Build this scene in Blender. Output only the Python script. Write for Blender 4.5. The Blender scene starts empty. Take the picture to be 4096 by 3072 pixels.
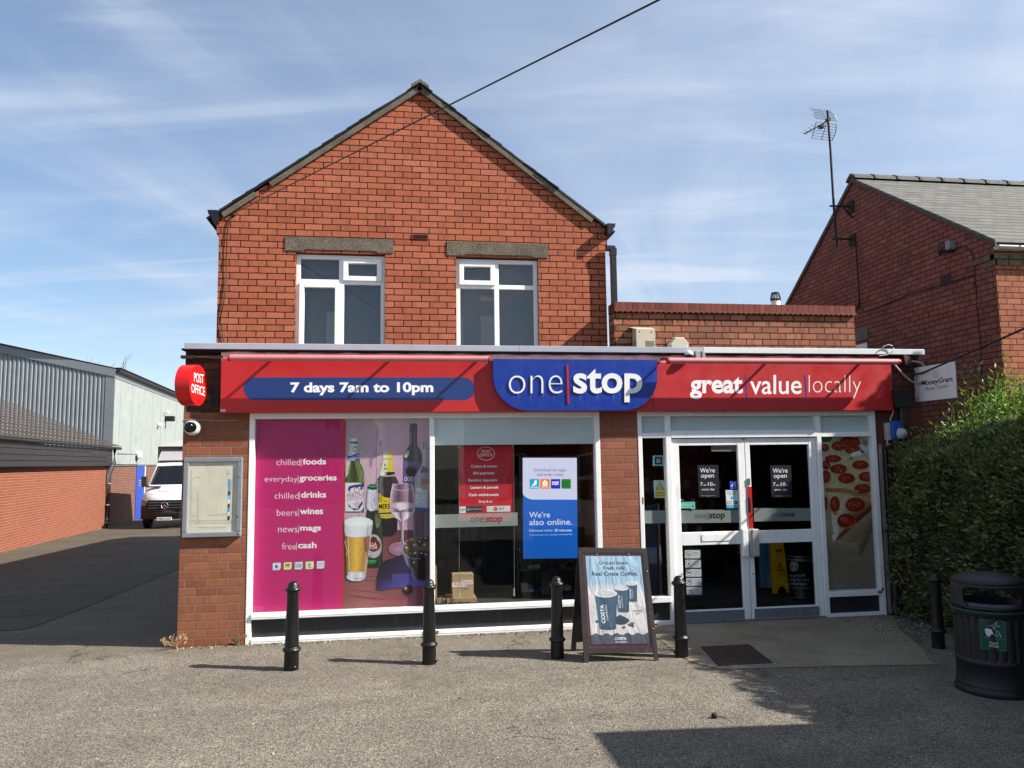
import bpy, bmesh, math, random
from mathutils import Vector, Matrix
random.seed(7)
R = math.radians
scene = bpy.context.scene
COL = scene.collection

# ------------------------------------------------------------------ camera
TILT, ROLL, YAW, FPX = R(5.743), R(-0.760), R(8.594), 3076.0
CAM = Vector((0.0, -8.938, 1.945))
_f = Vector((math.sin(YAW)*math.cos(TILT), math.cos(YAW)*math.cos(TILT), math.sin(TILT)))
_r = Vector((math.cos(YAW), -math.sin(YAW), 0.0))
_u = _r.cross(_f)
CR = _r*math.cos(ROLL) + _u*math.sin(ROLL)
CU = _u*math.cos(ROLL) - _r*math.sin(ROLL)
cd = bpy.data.cameras.new('camera')
cam = bpy.data.objects.new('camera', cd); COL.objects.link(cam)
cam.matrix_world = Matrix(((CR.x, CU.x, -_f.x, CAM.x), (CR.y, CU.y, -_f.y, CAM.y), (CR.z, CU.z, -_f.z, CAM.z), (0, 0, 0, 1)))
cd.sensor_width = 36.0
cd.lens = FPX/4096*36.0
cd.clip_start = 0.05; cd.clip_end = 2000
scene.camera = cam

# ------------------------------------------------------------------ light, sky, exposure
SUN = Vector((0.993, -0.342, 0.82)).normalized()
sl = bpy.data.lights.new('sun', 'SUN'); sl.energy = 4.8; sl.angle = R(0.53); sl.color = (1.0, 0.93, 0.83)
so = bpy.data.objects.new('sun', sl); COL.objects.link(so)
so.rotation_euler = (-SUN).to_track_quat('-Z', 'Y').to_euler()
SUN_EL = math.asin(SUN.z); SUN_AZ = math.atan2(SUN.x, SUN.y)
scene.view_settings.view_transform = 'Standard'
scene.view_settings.look = 'None'
scene.view_settings.exposure = 1.15
scene.view_settings.gamma = 1.0
scene.view_settings.use_curve_mapping = False

world = bpy.data.worlds.new("World"); scene.world = world
world.use_nodes = True
wt = world.node_tree; wn = wt.nodes; wl = wt.links
for n in list(wn): wn.remove(n)
def wnode(t, **kw):
    n = wn.new(t)
    for k, v in kw.items(): setattr(n, k, v)
    return n
sky = wnode('ShaderNodeTexSky', sky_type='NISHITA', sun_disc=False, sun_elevation=SUN_EL, sun_rotation=SUN_AZ, air_density=1.0, dust_density=0.25, ozone_density=1.6)
tc = wnode('ShaderNodeTexCoord')
sep = wnode('ShaderNodeSeparateXYZ'); wl.new(tc.outputs['Generated'], sep.inputs[0])
zz = wnode('ShaderNodeMath', operation='MAXIMUM'); wl.new(sep.outputs[2], zz.inputs[0]); zz.inputs[1].default_value = 0.0
zp = wnode('ShaderNodeMath', operation='ADD'); wl.new(zz.outputs[0], zp.inputs[0]); zp.inputs[1].default_value = 0.12
dv = wnode('ShaderNodeVectorMath', operation='DIVIDE'); wl.new(tc.outputs['Generated'], dv.inputs[0])
cb = wnode('ShaderNodeCombineXYZ')
for i in range(3): wl.new(zp.outputs[0], cb.inputs[i])
wl.new(cb.outputs[0], dv.inputs[1])
flat = wnode('ShaderNodeVectorMath', operation='MULTIPLY'); wl.new(dv.outputs[0], flat.inputs[0]); flat.inputs[1].default_value = (1, 1, 0)
def streak(rot, scale, nscale, detail, rough, dist, lo, hi, seed):
    m = wnode('ShaderNodeMapping', vector_type='TEXTURE'); wl.new(flat.outputs[0], m.inputs[0])
    m.inputs['Rotation'].default_value = (0, 0, R(rot)); m.inputs['Scale'].default_value = (1/scale[0], 1/scale[1], 1); m.inputs['Location'].default_value = (seed, seed*0.7, seed*1.3)
    n = wnode('ShaderNodeTexNoise'); wl.new(m.outputs[0], n.inputs['Vector'])
    n.inputs['Scale'].default_value = nscale; n.inputs['Detail'].default_value = detail; n.inputs['Roughness'].default_value = rough; n.inputs['Distortion'].default_value = dist
    r = wnode('ShaderNodeMapRange', interpolation_type='SMOOTHSTEP'); wl.new(n.outputs[0], r.inputs[0])
    r.inputs[1].default_value = lo; r.inputs[2].default_value = hi; r.inputs[3].default_value = 0; r.inputs[4].default_value = 1
    return r.outputs[0]
def wmath(op, a, b):
    n = wnode('ShaderNodeMath', operation=op)
    for i, v in enumerate((a, b)):
        if isinstance(v, (int, float)): n.inputs[i].default_value = v
        else: wl.new(v, n.inputs[i])
    return n.outputs[0]
s1 = streak(-22, (0.5, 2.0, 1), 0.9, 7, 0.56, 0.7, 0.44, 0.80, 3.1)
s2 = streak(-9, (0.45, 3.2, 1), 1.0, 7, 0.58, 1.0, 0.48, 0.80, 9.4)
s3 = streak(58, (0.5, 2.2, 1), 0.8, 7, 0.58, 0.9, 0.44, 0.82, 15.7)
s4 = streak(0, (0.6, 0.6, 1), 0.8, 3, 0.5, 0.2, 0.38, 0.7, 21.0)
cl = wmath('ADD', wmath('MULTIPLY', s1, 0.55), wmath('ADD', wmath('MULTIPLY', s2, 0.45), wmath('MULTIPLY', s3, 0.45)))
cl = wmath('MULTIPLY', cl, wmath('ADD', wmath('MULTIPLY', s4, 0.75), 0.25))
cl = wmath('ADD', wmath('MULTIPLY', cl, 1.45), 0.15)
# the thin veil is a little thicker towards the sun's side of the sky
east = wnode('ShaderNodeMapRange'); wl.new(sep.outputs[0], east.inputs[0])
east.inputs[1].default_value = -0.5; east.inputs[2].default_value = 0.7; east.inputs[3].default_value = 0.0; east.inputs[4].default_value = 0.30
cl = wmath('MINIMUM', wmath('ADD', cl, east.outputs[0]), 0.85)
mix = wnode('ShaderNodeMix', data_type='RGBA'); wl.new(cl, mix.inputs[0])
hs = wnode('ShaderNodeHueSaturation'); hs.inputs['Saturation'].default_value = 1.15; hs.inputs['Value'].default_value = 1.0; wl.new(sky.outputs[0], hs.inputs['Color']); wl.new(hs.outputs[0], mix.inputs[6])
mix.inputs[7].default_value = (5.0, 5.5, 6.4, 1)
bg = wnode('ShaderNodeBackground'); bg.inputs[1].default_value = 0.07
wl.new(mix.outputs[2], bg.inputs[0])
wo = wnode('ShaderNodeOutputWorld'); wl.new(bg.outputs[0], wo.inputs[0])

# ------------------------------------------------------------------ finding places: a pixel of the photograph met with a real plane
def ray(T):
    return CR*((T[0]-2048)/FPX) - CU*((T[1]-1536)/FPX) + _f
def on_y(T, y=0.0):
    v = ray(T); return CAM + v*((y-CAM.y)/v.y)
def on_x(T, x):
    v = ray(T); return CAM + v*((x-CAM.x)/v.x)
SLOPE = -0.0204
def gz(y): return SLOPE*y if y > 0 else 0.0
def on_g(T):
    v = ray(T); p = CAM + v*(-CAM.z/v.z)
    if p.y <= 0: return Vector((p.x, p.y, 0))
    t = (SLOPE*CAM.y - CAM.z)/(v.z - SLOPE*v.y); return CAM + v*t
class Plane:
    def __init__(s, o, n):
        s.o = Vector(o); s.n = Vector(n).normalized()
        if s.n.dot(CAM-s.o) < 0: s.n = -s.n
    def at(s, T, off=0.0):
        v = ray(T); o = s.o + s.n*off
        return CAM + v*(s.n.dot(o-CAM)/s.n.dot(v))
def YP(y): return Plane((0, y, 0), (0, -1, 0))
def zm(ox, oy, k):
    return lambda x, y: (ox+k*x, oy+k*y)

# ------------------------------------------------------------------ helpers: objects
PW = {}
def link(o, parent):
    COL.objects.link(o)
    if parent is not None:
        o.parent = parent
        o.matrix_parent_inverse = PW.get(parent.name, Matrix.Identity(4)).inverted()
    return o
def tag(o, label=None, cat=None, group=None, kind=None):
    if label: o['label'] = label
    if cat: o['category'] = cat
    if group: o['group'] = group
    if kind: o['kind'] = kind
    return o
def thing(name, label, cat, loc=(0, 0, 0), group=None):
    o = bpy.data.objects.new(name, None); COL.objects.link(o)
    o.empty_display_size = 0.2
    o.location = loc; PW[o.name] = Matrix.Translation(Vector(loc))
    return tag(o, label, cat, group)
def copy_tree(o, parent=None):
    c = o.copy(); COL.objects.link(c)
    if parent: c.parent = parent
    for ch in o.children: copy_tree(ch, c)
    return c

class MB:
    def __init__(s): s.v = []; s.f = []; s.mi = []; s.m = 0; s.smooth = []
    def add(s, vs, fs, smooth=False):
        b = len(s.v); s.v += [tuple(v) for v in vs]
        for f in fs: s.f.append([b+i for i in f]); s.mi.append(s.m); s.smooth.append(smooth)
        return s
    def box(s, x0, x1, y0, y1, z0, z1):
        vs = [(x, y, z) for z in (z0, z1) for y in (y0, y1) for x in (x0, x1)]
        return s.add(vs, [(0, 2, 3, 1), (4, 5, 7, 6), (0, 1, 5, 4), (2, 6, 7, 3), (0, 4, 6, 2), (1, 3, 7, 5)])
    def bevbox(s, x0, x1, y0, y1, z0, z1, b=0.004):
        # a box with its edges chamfered
        vs = []
        for sx, sy, sz in [(i, j, k) for k in (0, 1) for j in (0, 1) for i in (0, 1)]:
            X = x1 if sx else x0; Y_ = y1 if sy else y0; Z = z1 if sz else z0
            dx = -b if sx else b; dy = -b if sy else b; dz = -b if sz else b
            vs += [(X, Y_+dy, Z+dz), (X+dx, Y_, Z+dz), (X+dx, Y_+dy, Z)]
        bm = bmesh.new()
        for v in vs: bm.verts.new(v)
        r = bmesh.ops.convex_hull(bm, input=list(bm.verts))
        bmesh.ops.dissolve_limit(bm, angle_limit=0.01, verts=list(bm.verts), edges=list(bm.edges))
        bm.verts.index_update()
        s.add([v.co[:] for v in bm.verts], [[v.index for v in f.verts] for f in bm.faces]); bm.free()
        return s
    def quad(s, a, b, c, d): return s.add([a, b, c, d], [(0, 1, 2, 3)])
    def poly(s, pts): return s.add(pts, [list(range(len(pts)))])
    def prism(s, pts, d, smooth=False):
        n = len(pts); d = Vector(d); P = [Vector(p) for p in pts]
        vs = P + [p+d for p in P]
        s.add(vs, [list(range(n)), list(range(2*n-1, n-1, -1))])
        s.add(vs, [(i, (i+1) % n, n+(i+1) % n, n+i) for i in range(n)], smooth)
        return s
    def tube(s, pts, r, n=8, caps=True):
        pts = [Vector(p) for p in pts]; rings = []
        rr = r if isinstance(r, (list, tuple)) else [r]*len(pts)
        up = Vector((0, 0, 1))
        for i, p in enumerate(pts):
            d = (pts[min(i+1, len(pts)-1)]-pts[max(i-1, 0)]).normalized()
            a = d.cross(up)
            if a.length < 1e-3: a = d.cross(Vector((1, 0, 0)))
            a.normalize(); b = d.cross(a)
            rings.append([p+a*(rr[i]*math.cos(2*math.pi*k/n))+b*(rr[i]*math.sin(2*math.pi*k/n)) for k in range(n)])
        vs = [v for q in rings for v in q]; fs = []
        for i in range(len(pts)-1):
            for k in range(n):
                k2 = (k+1) % n; fs.append((i*n+k, i*n+k2, (i+1)*n+k2, (i+1)*n+k))
        s.add(vs, fs, True)
        if caps: s.add(rings[0], [list(range(n))]); s.add(rings[-1], [list(range(n-1, -1, -1))])
        return s
    def lathe(s, prof, c=(0, 0, 0), n=28, axis='z', smooth=True):
        c = Vector(c); vs = []
        for r, h in prof:
            for k in range(n):
                a = 2*math.pi*k/n
                if axis == 'z': vs.append(c+Vector((r*math.cos(a), r*math.sin(a), h)))
                elif axis == 'y': vs.append(c+Vector((r*math.cos(a), h, r*math.sin(a))))
                else: vs.append(c+Vector((h, r*math.cos(a), r*math.sin(a))))
        fs = []
        for i in range(len(prof)-1):
            for k in range(n):
                k2 = (k+1) % n; fs.append((i*n+k, i*n+k2, (i+1)*n+k2, (i+1)*n+k))
        s.add(vs, fs, smooth)
        return s
    def build(s, name, mat, parent=None, bevel=0.0):
        me = bpy.data.meshes.new(name); me.from_pydata(s.v, [], s.f)
        mats = mat if isinstance(mat, (list, tuple)) else [mat]
        for m in mats: me.materials.append(m)
        me.polygons.foreach_set('material_index', s.mi)
        me.polygons.foreach_set('use_smooth', s.smooth)
        me.update()
        o = bpy.data.objects.new(name, me); link(o, parent)
        if bevel:
            b = o.modifiers.new('bevel', 'BEVEL'); b.width = bevel; b.segments = 2; b.limit_method = 'ANGLE'; b.angle_limit = R(40)
        return o

# ------------------------------------------------------------------ helpers: materials
def C(h, g=1.0):
    if not isinstance(h, str): return tuple(h)
    v = [int(h[i:i+2], 16)/255 for i in (0, 2, 4)]
    return tuple(g*(x/12.92 if x <= 0.04045 else ((x+0.055)/1.055)**2.4) for x in v)
class N:
    """small node-tree writer"""
    def __init__(s, name):
        s.m = bpy.data.materials.new(name); s.m.use_nodes = True
        s.t = s.m.node_tree; s.n = s.t.nodes; s.l = s.t.links
        s.b = s.n['Principled BSDF']; s.out = s.n['Material Output']
    def node(s, t, **kw):
        n = s.n.new(t)
        for k, v in kw.items(): setattr(n, k, v)
        return n
    def put(s, sock, v):
        if isinstance(v, bpy.types.NodeSocket): s.l.new(v, sock)
        elif isinstance(v, (tuple, list)) and len(v) == 3 and sock.type == 'RGBA': sock.default_value = (*v, 1)
        else: sock.default_value = v
    def math(s, op, a, b=0.0, c=0.0, clamp=False):
        n = s.node('ShaderNodeMath', operation=op, use_clamp=clamp)
        s.put(n.inputs[0], a); s.put(n.inputs[1], b)
        if op in ('MULTIPLY_ADD', 'SMOOTH_MIN', 'WRAP', 'COMPARE'): s.put(n.inputs[2], c)
        return n.outputs[0]
    def mix(s, f, a, b, mode='MIX'):
        n = s.node('ShaderNodeMix', data_type='RGBA', blend_type=mode)
        s.put(n.inputs[0], f); s.put(n.inputs[6], a); s.put(n.inputs[7], b)
        return n.outputs[2]
    def pos(s): return s.node('ShaderNodeNewGeometry').outputs['Position']
    def xyz(s, v):
        n = s.node('ShaderNodeSeparateXYZ'); s.l.new(v, n.inputs[0]); return n.outputs
    def vec(s, x, y, z=0.0):
        n = s.node('ShaderNodeCombineXYZ')
        for i, q in enumerate((x, y, z)): s.put(n.inputs[i], q)
        return n.outputs[0]
    def noise(s, v, scale, detail=4, rough=0.55, dist=0.0):
        n = s.node('ShaderNodeTexNoise'); s.l.new(v, n.inputs['Vector'])
        n.inputs['Scale'].default_value = scale; n.inputs['Detail'].default_value = detail; n.inputs['Roughness'].default_value = rough; n.inputs['Distortion'].default_value = dist
        return n.outputs[0]
    def voro(s, v, scale, out='Distance', feature='F1'):
        n = s.node('ShaderNodeTexVoronoi', feature=feature); s.l.new(v, n.inputs['Vector']); n.inputs['Scale'].default_value = scale
        return n.outputs[out]
    def white(s, v):
        n = s.node('ShaderNodeTexWhiteNoise', noise_dimensions='3D'); s.l.new(v, n.inputs['Vector']); return n.outputs[0]
    def rng(s, v, a, b, c=0.0, d=1.0):
        n = s.node('ShaderNodeMapRange'); s.l.new(v, n.inputs[0])
        for i, q in enumerate((a, b, c, d)): n.inputs[i+1].default_value = q
        return n.outputs[0]
    def ramp(s, v, stops, interp='LINEAR'):
        n = s.node('ShaderNodeValToRGB'); s.l.new(v, n.inputs[0]); e = n.color_ramp.elements; n.color_ramp.interpolation = interp
        while len(e) < len(stops): e.new(0.5)
        for i, (p, c) in enumerate(stops): e[i].position = p; e[i].color = (*C(c), 1)
        return n.outputs[0]
    def scale(s, v, k):
        n = s.node('ShaderNodeVectorMath', operation='MULTIPLY'); s.l.new(v, n.inputs[0]); n.inputs[1].default_value = k; return n.outputs[0]
    def bump(s, h, dist=0.01, strength=1.0):
        n = s.node('ShaderNodeBump'); s.l.new(h, n.inputs['Height']); n.inputs['Distance'].default_value = dist; n.inputs['Strength'].default_value = strength
        s.l.new(n.outputs[0], s.b.inputs['Normal']); return n
    def fin(s, col=None, rough=None, metal=None, spec=None):
        if col is not None: s.put(s.b.inputs['Base Color'], col)
        if rough is not None: s.put(s.b.inputs['Roughness'], rough)
        if metal is not None: s.put(s.b.inputs['Metallic'], metal)
        if spec is not None: s.put(s.b.inputs['Specular IOR Level'], spec)
        return s.m

def paint(name, col, rough=0.5, metal=0.0, dirt=0.15, scale=6.0, bump=0.0, spec=0.5, grime=None):
    n = N(name); p = n.pos(); c = C(col)
    a = n.noise(p, scale, 6, 0.6)
    k = n.rng(a, 0.3, 0.75, 1.0-dirt, 1.0+dirt*0.25)
    cc = n.mix(1.0, c, n.vec(k, k, k), 'MULTIPLY')
    if grime:
        st = n.noise(n.scale(p, (9, 9, 1.3)), 2.0, 6, 0.65)
        cc = n.mix(n.rng(st, 0.55, 0.8, 0.0, grime[1]), cc, C(grime[0]))
    r = n.rng(n.noise(p, scale*4, 3), 0.3, 0.7, max(0.02, rough-0.08), min(1, rough+0.1))
    if bump: n.bump(n.noise(p, 90, 4), bump)
    return n.fin(cc, r, metal, spec)

def brick(name, axis, cols, mortar, W=0.2275, H=0.0829, m=0.011, off=(0, 0), rough=0.85, stain=0.25, kiss=0.3, bumpd=0.008, tint=None):
    n = N(name); X = n.xyz(n.pos()); p = n.pos()
    u = n.math('ADD', X['xyz'.index(axis[0])], off[0]+50*W); v = n.math('ADD', X['xyz'.index(axis[1])], off[1]+50*H)
    u = n.math('ADD', u, n.math('MULTIPLY', n.math('SUBTRACT', n.noise(p, 14, 3), 0.5), 0.010))
    v = n.math('ADD', v, n.math('MULTIPLY', n.math('SUBTRACT', n.noise(n.scale(p, (1, 1.3, 1)), 9, 3), 0.5), 0.008))
    vr = n.math('DIVIDE', v, H); row = n.math('FLOOR', vr)
    half = n.math('MULTIPLY', n.math('MODULO', row, 2.0), 0.5)
    jit = n.math('MULTIPLY', n.white(n.vec(row, 3.3, 1.0)), 0.10)
    us = n.math('ADD', n.math('ADD', n.math('DIVIDE', u, W), half), jit)
    colm = n.math('FLOOR', us)
    fu = n.math('MULTIPLY', n.math('FRACT', us), W); fv = n.math('MULTIPLY', n.math('FRACT', vr), H)
    du = n.math('MINIMUM', fu, n.math('SUBTRACT', W, fu)); dvv = n.math('MINIMUM', fv, n.math('SUBTRACT', H, fv))
    d = n.math('MINIMUM', du, dvv)
    d = n.math('ADD', d, n.math('MULTIPLY', n.math('SUBTRACT', n.noise(p, 70, 2), 0.5), 0.004))
    mask = n.rng(d, m*0.5-0.0015, m*0.5+0.002)
    rnd = n.white(n.vec(colm, row, 0.5))
    k = len(cols)
    base = n.ramp(rnd, [(i/(k-1), c) for i, c in enumerate(cols)])
    # darker bands left by stacking in the kiln
    sub = n.white(n.vec(n.math('FLOOR', n.math('MULTIPLY', us, 4.0)), row, 7.7))
    base = n.mix(n.math('MULTIPLY', n.math('GREATER_THAN', sub, 0.80), kiss), base, C('4a2a22'))
    mot = n.rng(n.noise(p, 42, 5, 0.65), 0.3, 0.7, 0.80, 1.13)
    base = n.mix(1.0, base, n.vec(mot, mot, mot), 'MULTIPLY')
    big = n.noise(p, 1.1, 6, 0.6)
    base = n.mix(n.rng(big, 0.5, 0.78, 0.0, stain), base, C('3b2520'))
    pale = n.noise(n.scale(p, (1, 1, 0.7)), 2.3, 5, 0.7)
    base = n.mix(n.rng(pale, 0.66, 0.85, 0.0, stain), base, C('b09a88'))
    mc = n.mix(n.rng(n.noise(p, 25, 4), 0.35, 0.7), C(mortar), C(mortar, 1.7))
    colr = n.mix(mask, mc, base)
    hgt = n.math('ADD', mask, n.math('MULTIPLY', n.noise(p, 120, 4, 0.6), 0.25))
    n.bump(hgt, bumpd, 0.9)
    return n.fin(colr, rough, 0, 0.25)

# ---- prints: a mesh of flat coloured shapes lying on a plane
def printed(name, rough=0.45, spec=0.4, noise=0.06, crinkle=0.0, nscale=18):
    n = N(name); a = n.node('ShaderNodeVertexColor', layer_name='Col')
    p = n.pos(); k = n.rng(n.noise(p, nscale, 5, 0.6), 0.3, 0.7, 1-noise, 1+noise*0.6)
    c = n.mix(1.0, a.outputs[0], n.vec(k, k, k), 'MULTIPLY')
    if crinkle:
        h = n.noise(n.scale(p, (1.0, 1.0, 0.35)), 9, 3, 0.5, 1.2)
        n.bump(h, crinkle)
    return n.fin(c, rough, 0, spec)
TXT = {}
def text_mesh(s, weight=0.0, extrude=0.0):
    key = (s, weight, extrude)
    if key in TXT: return TXT[key]
    cu = bpy.data.curves.new('lettering', 'FONT'); cu.body = s; cu.size = 1.0; cu.offset = weight; cu.resolution_u = 4; cu.extrude = extrude
    ob = bpy.data.objects.new('lettering', cu)
    me = bpy.data.meshes.new_from_object(ob)
    vs = [v.co.copy() for v in me.vertices]; fs = [list(p.vertices) for p in me.polygons]
    bpy.data.objects.remove(ob); bpy.data.curves.remove(cu); bpy.data.meshes.remove(me)
    x0 = min(v.x for v in vs); x1 = max(v.x for v in vs); y0 = min(v.y for v in vs); y1 = max(v.y for v in vs)
    vs = [((v.x-x0)/(x1-x0), (v.y-y0)/(y1-y0), v.z) for v in vs]
    TXT[key] = (vs, fs, (x1-x0)/(y1-y0)); return TXT[key]
class Art:
    def __init__(s, plane, k=None, eps=0.00004, gain=1.0):
        s.pl = plane; s.k = k or (lambda x, y: (x, y)); s.eps = eps; s.lay = 0; s.v = []; s.f = []; s.c = []; s.g = gain
    def _put(s, pts, faces, cols, same=False):
        s.lay += 0.03 if same else 1
        b = len(s.v)
        for q in pts: s.v.append(tuple(s.pl.at(s.k(q[0], q[1]), s.lay*s.eps)))
        for f in faces:
            s.f.append([b+i for i in f]); s.c += [cols[i] for i in f]
        return s
    def col(s, c): return C(c, s.g) if isinstance(c, str) else tuple(x*s.g for x in c)
    def poly(s, pts, col, same=False):
        cols = [s.col(c) for c in col] if isinstance(col, list) else [s.col(col)]*len(pts)
        return s._put(pts, [list(range(len(pts)))], cols, same)
    def rect(s, x0, y0, x1, y1, col, col2=None, same=False):
        return s.poly([(x0, y0), (x1, y0), (x1, y1), (x0, y1)], [col, col, col2 or col, col2 or col], same)
    def rrect(s, x0, y0, x1, y1, r, col, n=5, corners=(1, 1, 1, 1)):
        pts = []
        for i, (cx, cy, a0) in enumerate([(x0+r, y0+r, 180), (x1-r, y0+r, 270), (x1-r, y1-r, 0), (x0+r, y1-r, 90)]):
            if corners[i]:
                for k in range(n+1): a = R(a0+90*k/n); pts.append((cx+r*math.cos(a), cy+r*math.sin(a)))
            else: pts.append([(x0, y0), (x1, y0), (x1, y1), (x0, y1)][i])
        return s.poly(pts, col)
    def ell(s, cx, cy, rx, ry, col, col2=None, n=28, rot=0, off=(0, 0)):
        ca, sa = math.cos(R(rot)), math.sin(R(rot))
        pts = [(cx+off[0], cy+off[1])]+[(cx+rx*math.cos(t)*ca-ry*math.sin(t)*sa, cy+rx*math.cos(t)*sa+ry*math.sin(t)*ca) for t in [2*math.pi*i/n for i in range(n)]]
        return s._put(pts, [(0, 1+i, 1+(i+1) % n) for i in range(n)], [s.col(col)]+[s.col(col2 or col)]*n)
    def ring(s, cx, cy, rx, ry, w, col, n=36, a0=0, a1=360):
        m = n+1; pts = []
        for i in range(m):
            t = R(a0+(a1-a0)*i/n)
            pts += [(cx+rx*math.cos(t), cy+ry*math.sin(t)), (cx+(rx-w)*math.cos(t), cy+(ry-w)*math.sin(t))]
        return s._put(pts, [(2*i, 2*i+2, 2*i+3, 2*i+1) for i in range(n)], [s.col(col)]*(2*m))
    def line(s, pts, w, col):
        first = True
        for (x0, y0), (x1, y1) in zip(pts, pts[1:]):
            d = math.hypot(x1-x0, y1-y0) or 1; nx, ny = -(y1-y0)/d*w/2, (x1-x0)/d*w/2
            s.poly([(x0+nx, y0+ny), (x1+nx, y1+ny), (x1-nx, y1-ny), (x0-nx, y0-ny)], col, same=not first); first = False
        return s
    def grid(s, rows, cols, tone=None):
        """rows: (y, x left, x right); cols: colours from left to right; tone: one factor per row"""
        m = len(cols); pts = []; cc = []
        for i, (y, xl, xr) in enumerate(rows):
            for j in range(m):
                pts.append((xl+(xr-xl)*j/(m-1), y)); k = tone[i] if tone else 1.0
                cc.append(tuple(q*k for q in s.col(cols[j])))
        fs = [(i*m+j, i*m+j+1, (i+1)*m+j+1, (i+1)*m+j) for i in range(len(rows)-1) for j in range(m-1)]
        return s._put(pts, fs, cc)
    def text(s, t, bl, br, h, col, w=0.0, shear=0.0):
        vs, fs, asp = text_mesh(t, w)
        pts = [(bl[0]+u*(br[0]-bl[0])+shear*h*v, bl[1]+u*(br[1]-bl[1])-h*v) for u, v, _ in vs]
        return s._put(pts, fs, [s.col(col)]*len(pts))
    def vtext(s, t, bl, top, w, col, wt=0.0, lean=0.0):
        """lettering turned to read upwards: bl lower end of its base line, top upper end, w letter height to the left"""
        vs, fs, asp = text_mesh(t, wt)
        pts = [(bl[0]+u*(top[0]-bl[0])-w*v, bl[1]+u*(top[1]-bl[1])-lean*v) for u, v, _ in vs]
        return s._put(pts, fs, [s.col(col)]*len(pts))
    def build(s, name, mat, parent=None, thick=0.0):
        me = bpy.data.meshes.new(name); me.from_pydata(s.v, [], s.f)
        at = me.color_attributes.new('Col', 'FLOAT_COLOR', 'CORNER')
        at.data.foreach_set('color', [q for c in s.c for q in (*c, 1.0)])
        me.materials.append(mat); me.update()
        o = bpy.data.objects.new(name, me); return link(o, parent)
# ------------------------------------------------------------------ materials
M_GABLE = brick('gable_brick', 'xz', ['9a533a', 'ad6045', 'a2593f', 'b1664a', 'a0573f', 'b36a50', 'a75c43'], '170d0a', W=0.2285, H=0.0829, m=0.0118, off=(0.02, 0.03), stain=0.16, kiss=0.14)
M_SIDE = brick('side_brick', 'yz', ['8c523c', 'a16146', '98593f', 'a8664a'], '120a08')
M_PIER = brick('pier_brick', 'xz', ['84503a', '8e593f', '814b37', '935d43', '88533c'], '6a5d50', W=0.2275, H=0.0895, m=0.010, off=(0.086, 0.0), stain=0.12, kiss=0.12)
M_PIER2 = brick('mid_pier_brick', 'xz', ['8d5440', '955a44', '874f3c', '9a6049'], '65584c', W=0.2275, H=0.0865, m=0.010, off=(0.02, 0.0), stain=0.15, kiss=0.12)
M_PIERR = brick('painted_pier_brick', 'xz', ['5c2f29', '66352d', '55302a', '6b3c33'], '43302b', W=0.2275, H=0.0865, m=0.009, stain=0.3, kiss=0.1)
M_PARA = brick('parapet_brick', 'xz', ['85543f', 'a3674b', '9b5d42', '8f5844', 'ab7356', '7a4c3c'], '2b2622', W=0.2275, H=0.0842, m=0.014, stain=0.4, bumpd=0.014)
M_SOLD = brick('soldier_brick', 'xz', ['75392f', '84443a', '6b352d', '8b4a3e'], '40302a', W=0.0775, H=0.30, m=0.009, stain=0.3, kiss=0)
M_H2F = brick('neighbour_front_brick', 'xz', ['99583f', 'a86448', '9e5c42', 'b06c4e'], '1e1511', W=0.2275, H=0.0829, stain=0.12)
M_H2S = brick('neighbour_side_brick', 'yz', ['7d4c40', '8d574a', '845045', '96604f', '804c42'], '2c1d19', W=0.2275, H=0.0829, stain=0.35)
M_SHED = brick('shed_brick', 'yz', ['7a3f2e', '824633', '864a36', '7c4231'], '866a58', W=0.2275, H=0.0755, m=0.012, stain=0.06, kiss=0.05)
M_WHB = brick('warehouse_brick', 'yz', ['5a3428', '683d31', '6f4234', '5f382c'], '86766a', W=0.2275, H=0.0755, m=0.012, stain=0.15, kiss=0.05)
M_OUT = brick('offscreen_brick', 'yz', ['8a4028', '9c4a30'], '6a5a50')
M_WHITE = paint('white_aluminium_paint', 'ecedec', 0.42, dirt=0.08, scale=5, grime=('8d8376', 0.35))
M_UPVC = paint('white_plastic_frame', 'ededec', 0.35, dirt=0.05)
M_DARKP = paint('dark_stallriser_paint', '23262b', 0.5, dirt=0.3, scale=12, grime=('5a5650', 0.4))
M_GREYKICK = paint('grey_kick_plate', '7d828a', 0.38, 0.3, dirt=0.2, scale=9)
M_FLASH = paint('silver_roof_edge', 'a4a9b4', 0.42, dirt=0.10, scale=2)
M_FLASH2 = paint('pale_roof_edge', 'd2d8d9', 0.42, dirt=0.08, scale=2)
M_FELT = paint('roof_felt', '4a4846', 0.95)
M_CREAM = paint('cream_board', 'd6ccb6', 0.7, dirt=0.3, scale=8, grime=('4a4034', 0.7))
M_BLACKP = paint('black_gutter_plastic', '15161a', 0.4, dirt=0.2)
M_CABLE = paint('cable_black', '101011', 0.55)
M_CABLEG = paint('cable_grey', '9a9690', 0.6)
M_IRON = paint('black_iron_paint', '0e0f11', 0.36, dirt=0.4, scale=14, bump=0.0025, grime=('4f4b45', 0.3))
M_STEEL = paint('galvanised_steel', '8a8d90', 0.4, 0.7, dirt=0.2)
M_RUST = paint('rusty_steel', '2e2019', 0.8, 0.2, dirt=0.5, scale=25)
M_SCREW = paint('screw_steel', '6d6d6d', 0.35, 0.8)
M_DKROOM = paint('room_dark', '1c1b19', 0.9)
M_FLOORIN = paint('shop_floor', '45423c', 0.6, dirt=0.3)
M_PLAIN = printed('print_matte')
M_GLOSS = printed('print_gloss', 0.22, 0.5, 0.03)
M_PHOTO = printed('print_photo', 0.5, 0.3, 0.12, 0.0, 40)
M_CRINK = printed('print_crinkled', 0.33, 0.5, 0.05, 0.020)
M_PIZZA = printed('print_pizza', 0.5, 0.3, 0.30, 0.0, 34)

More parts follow.
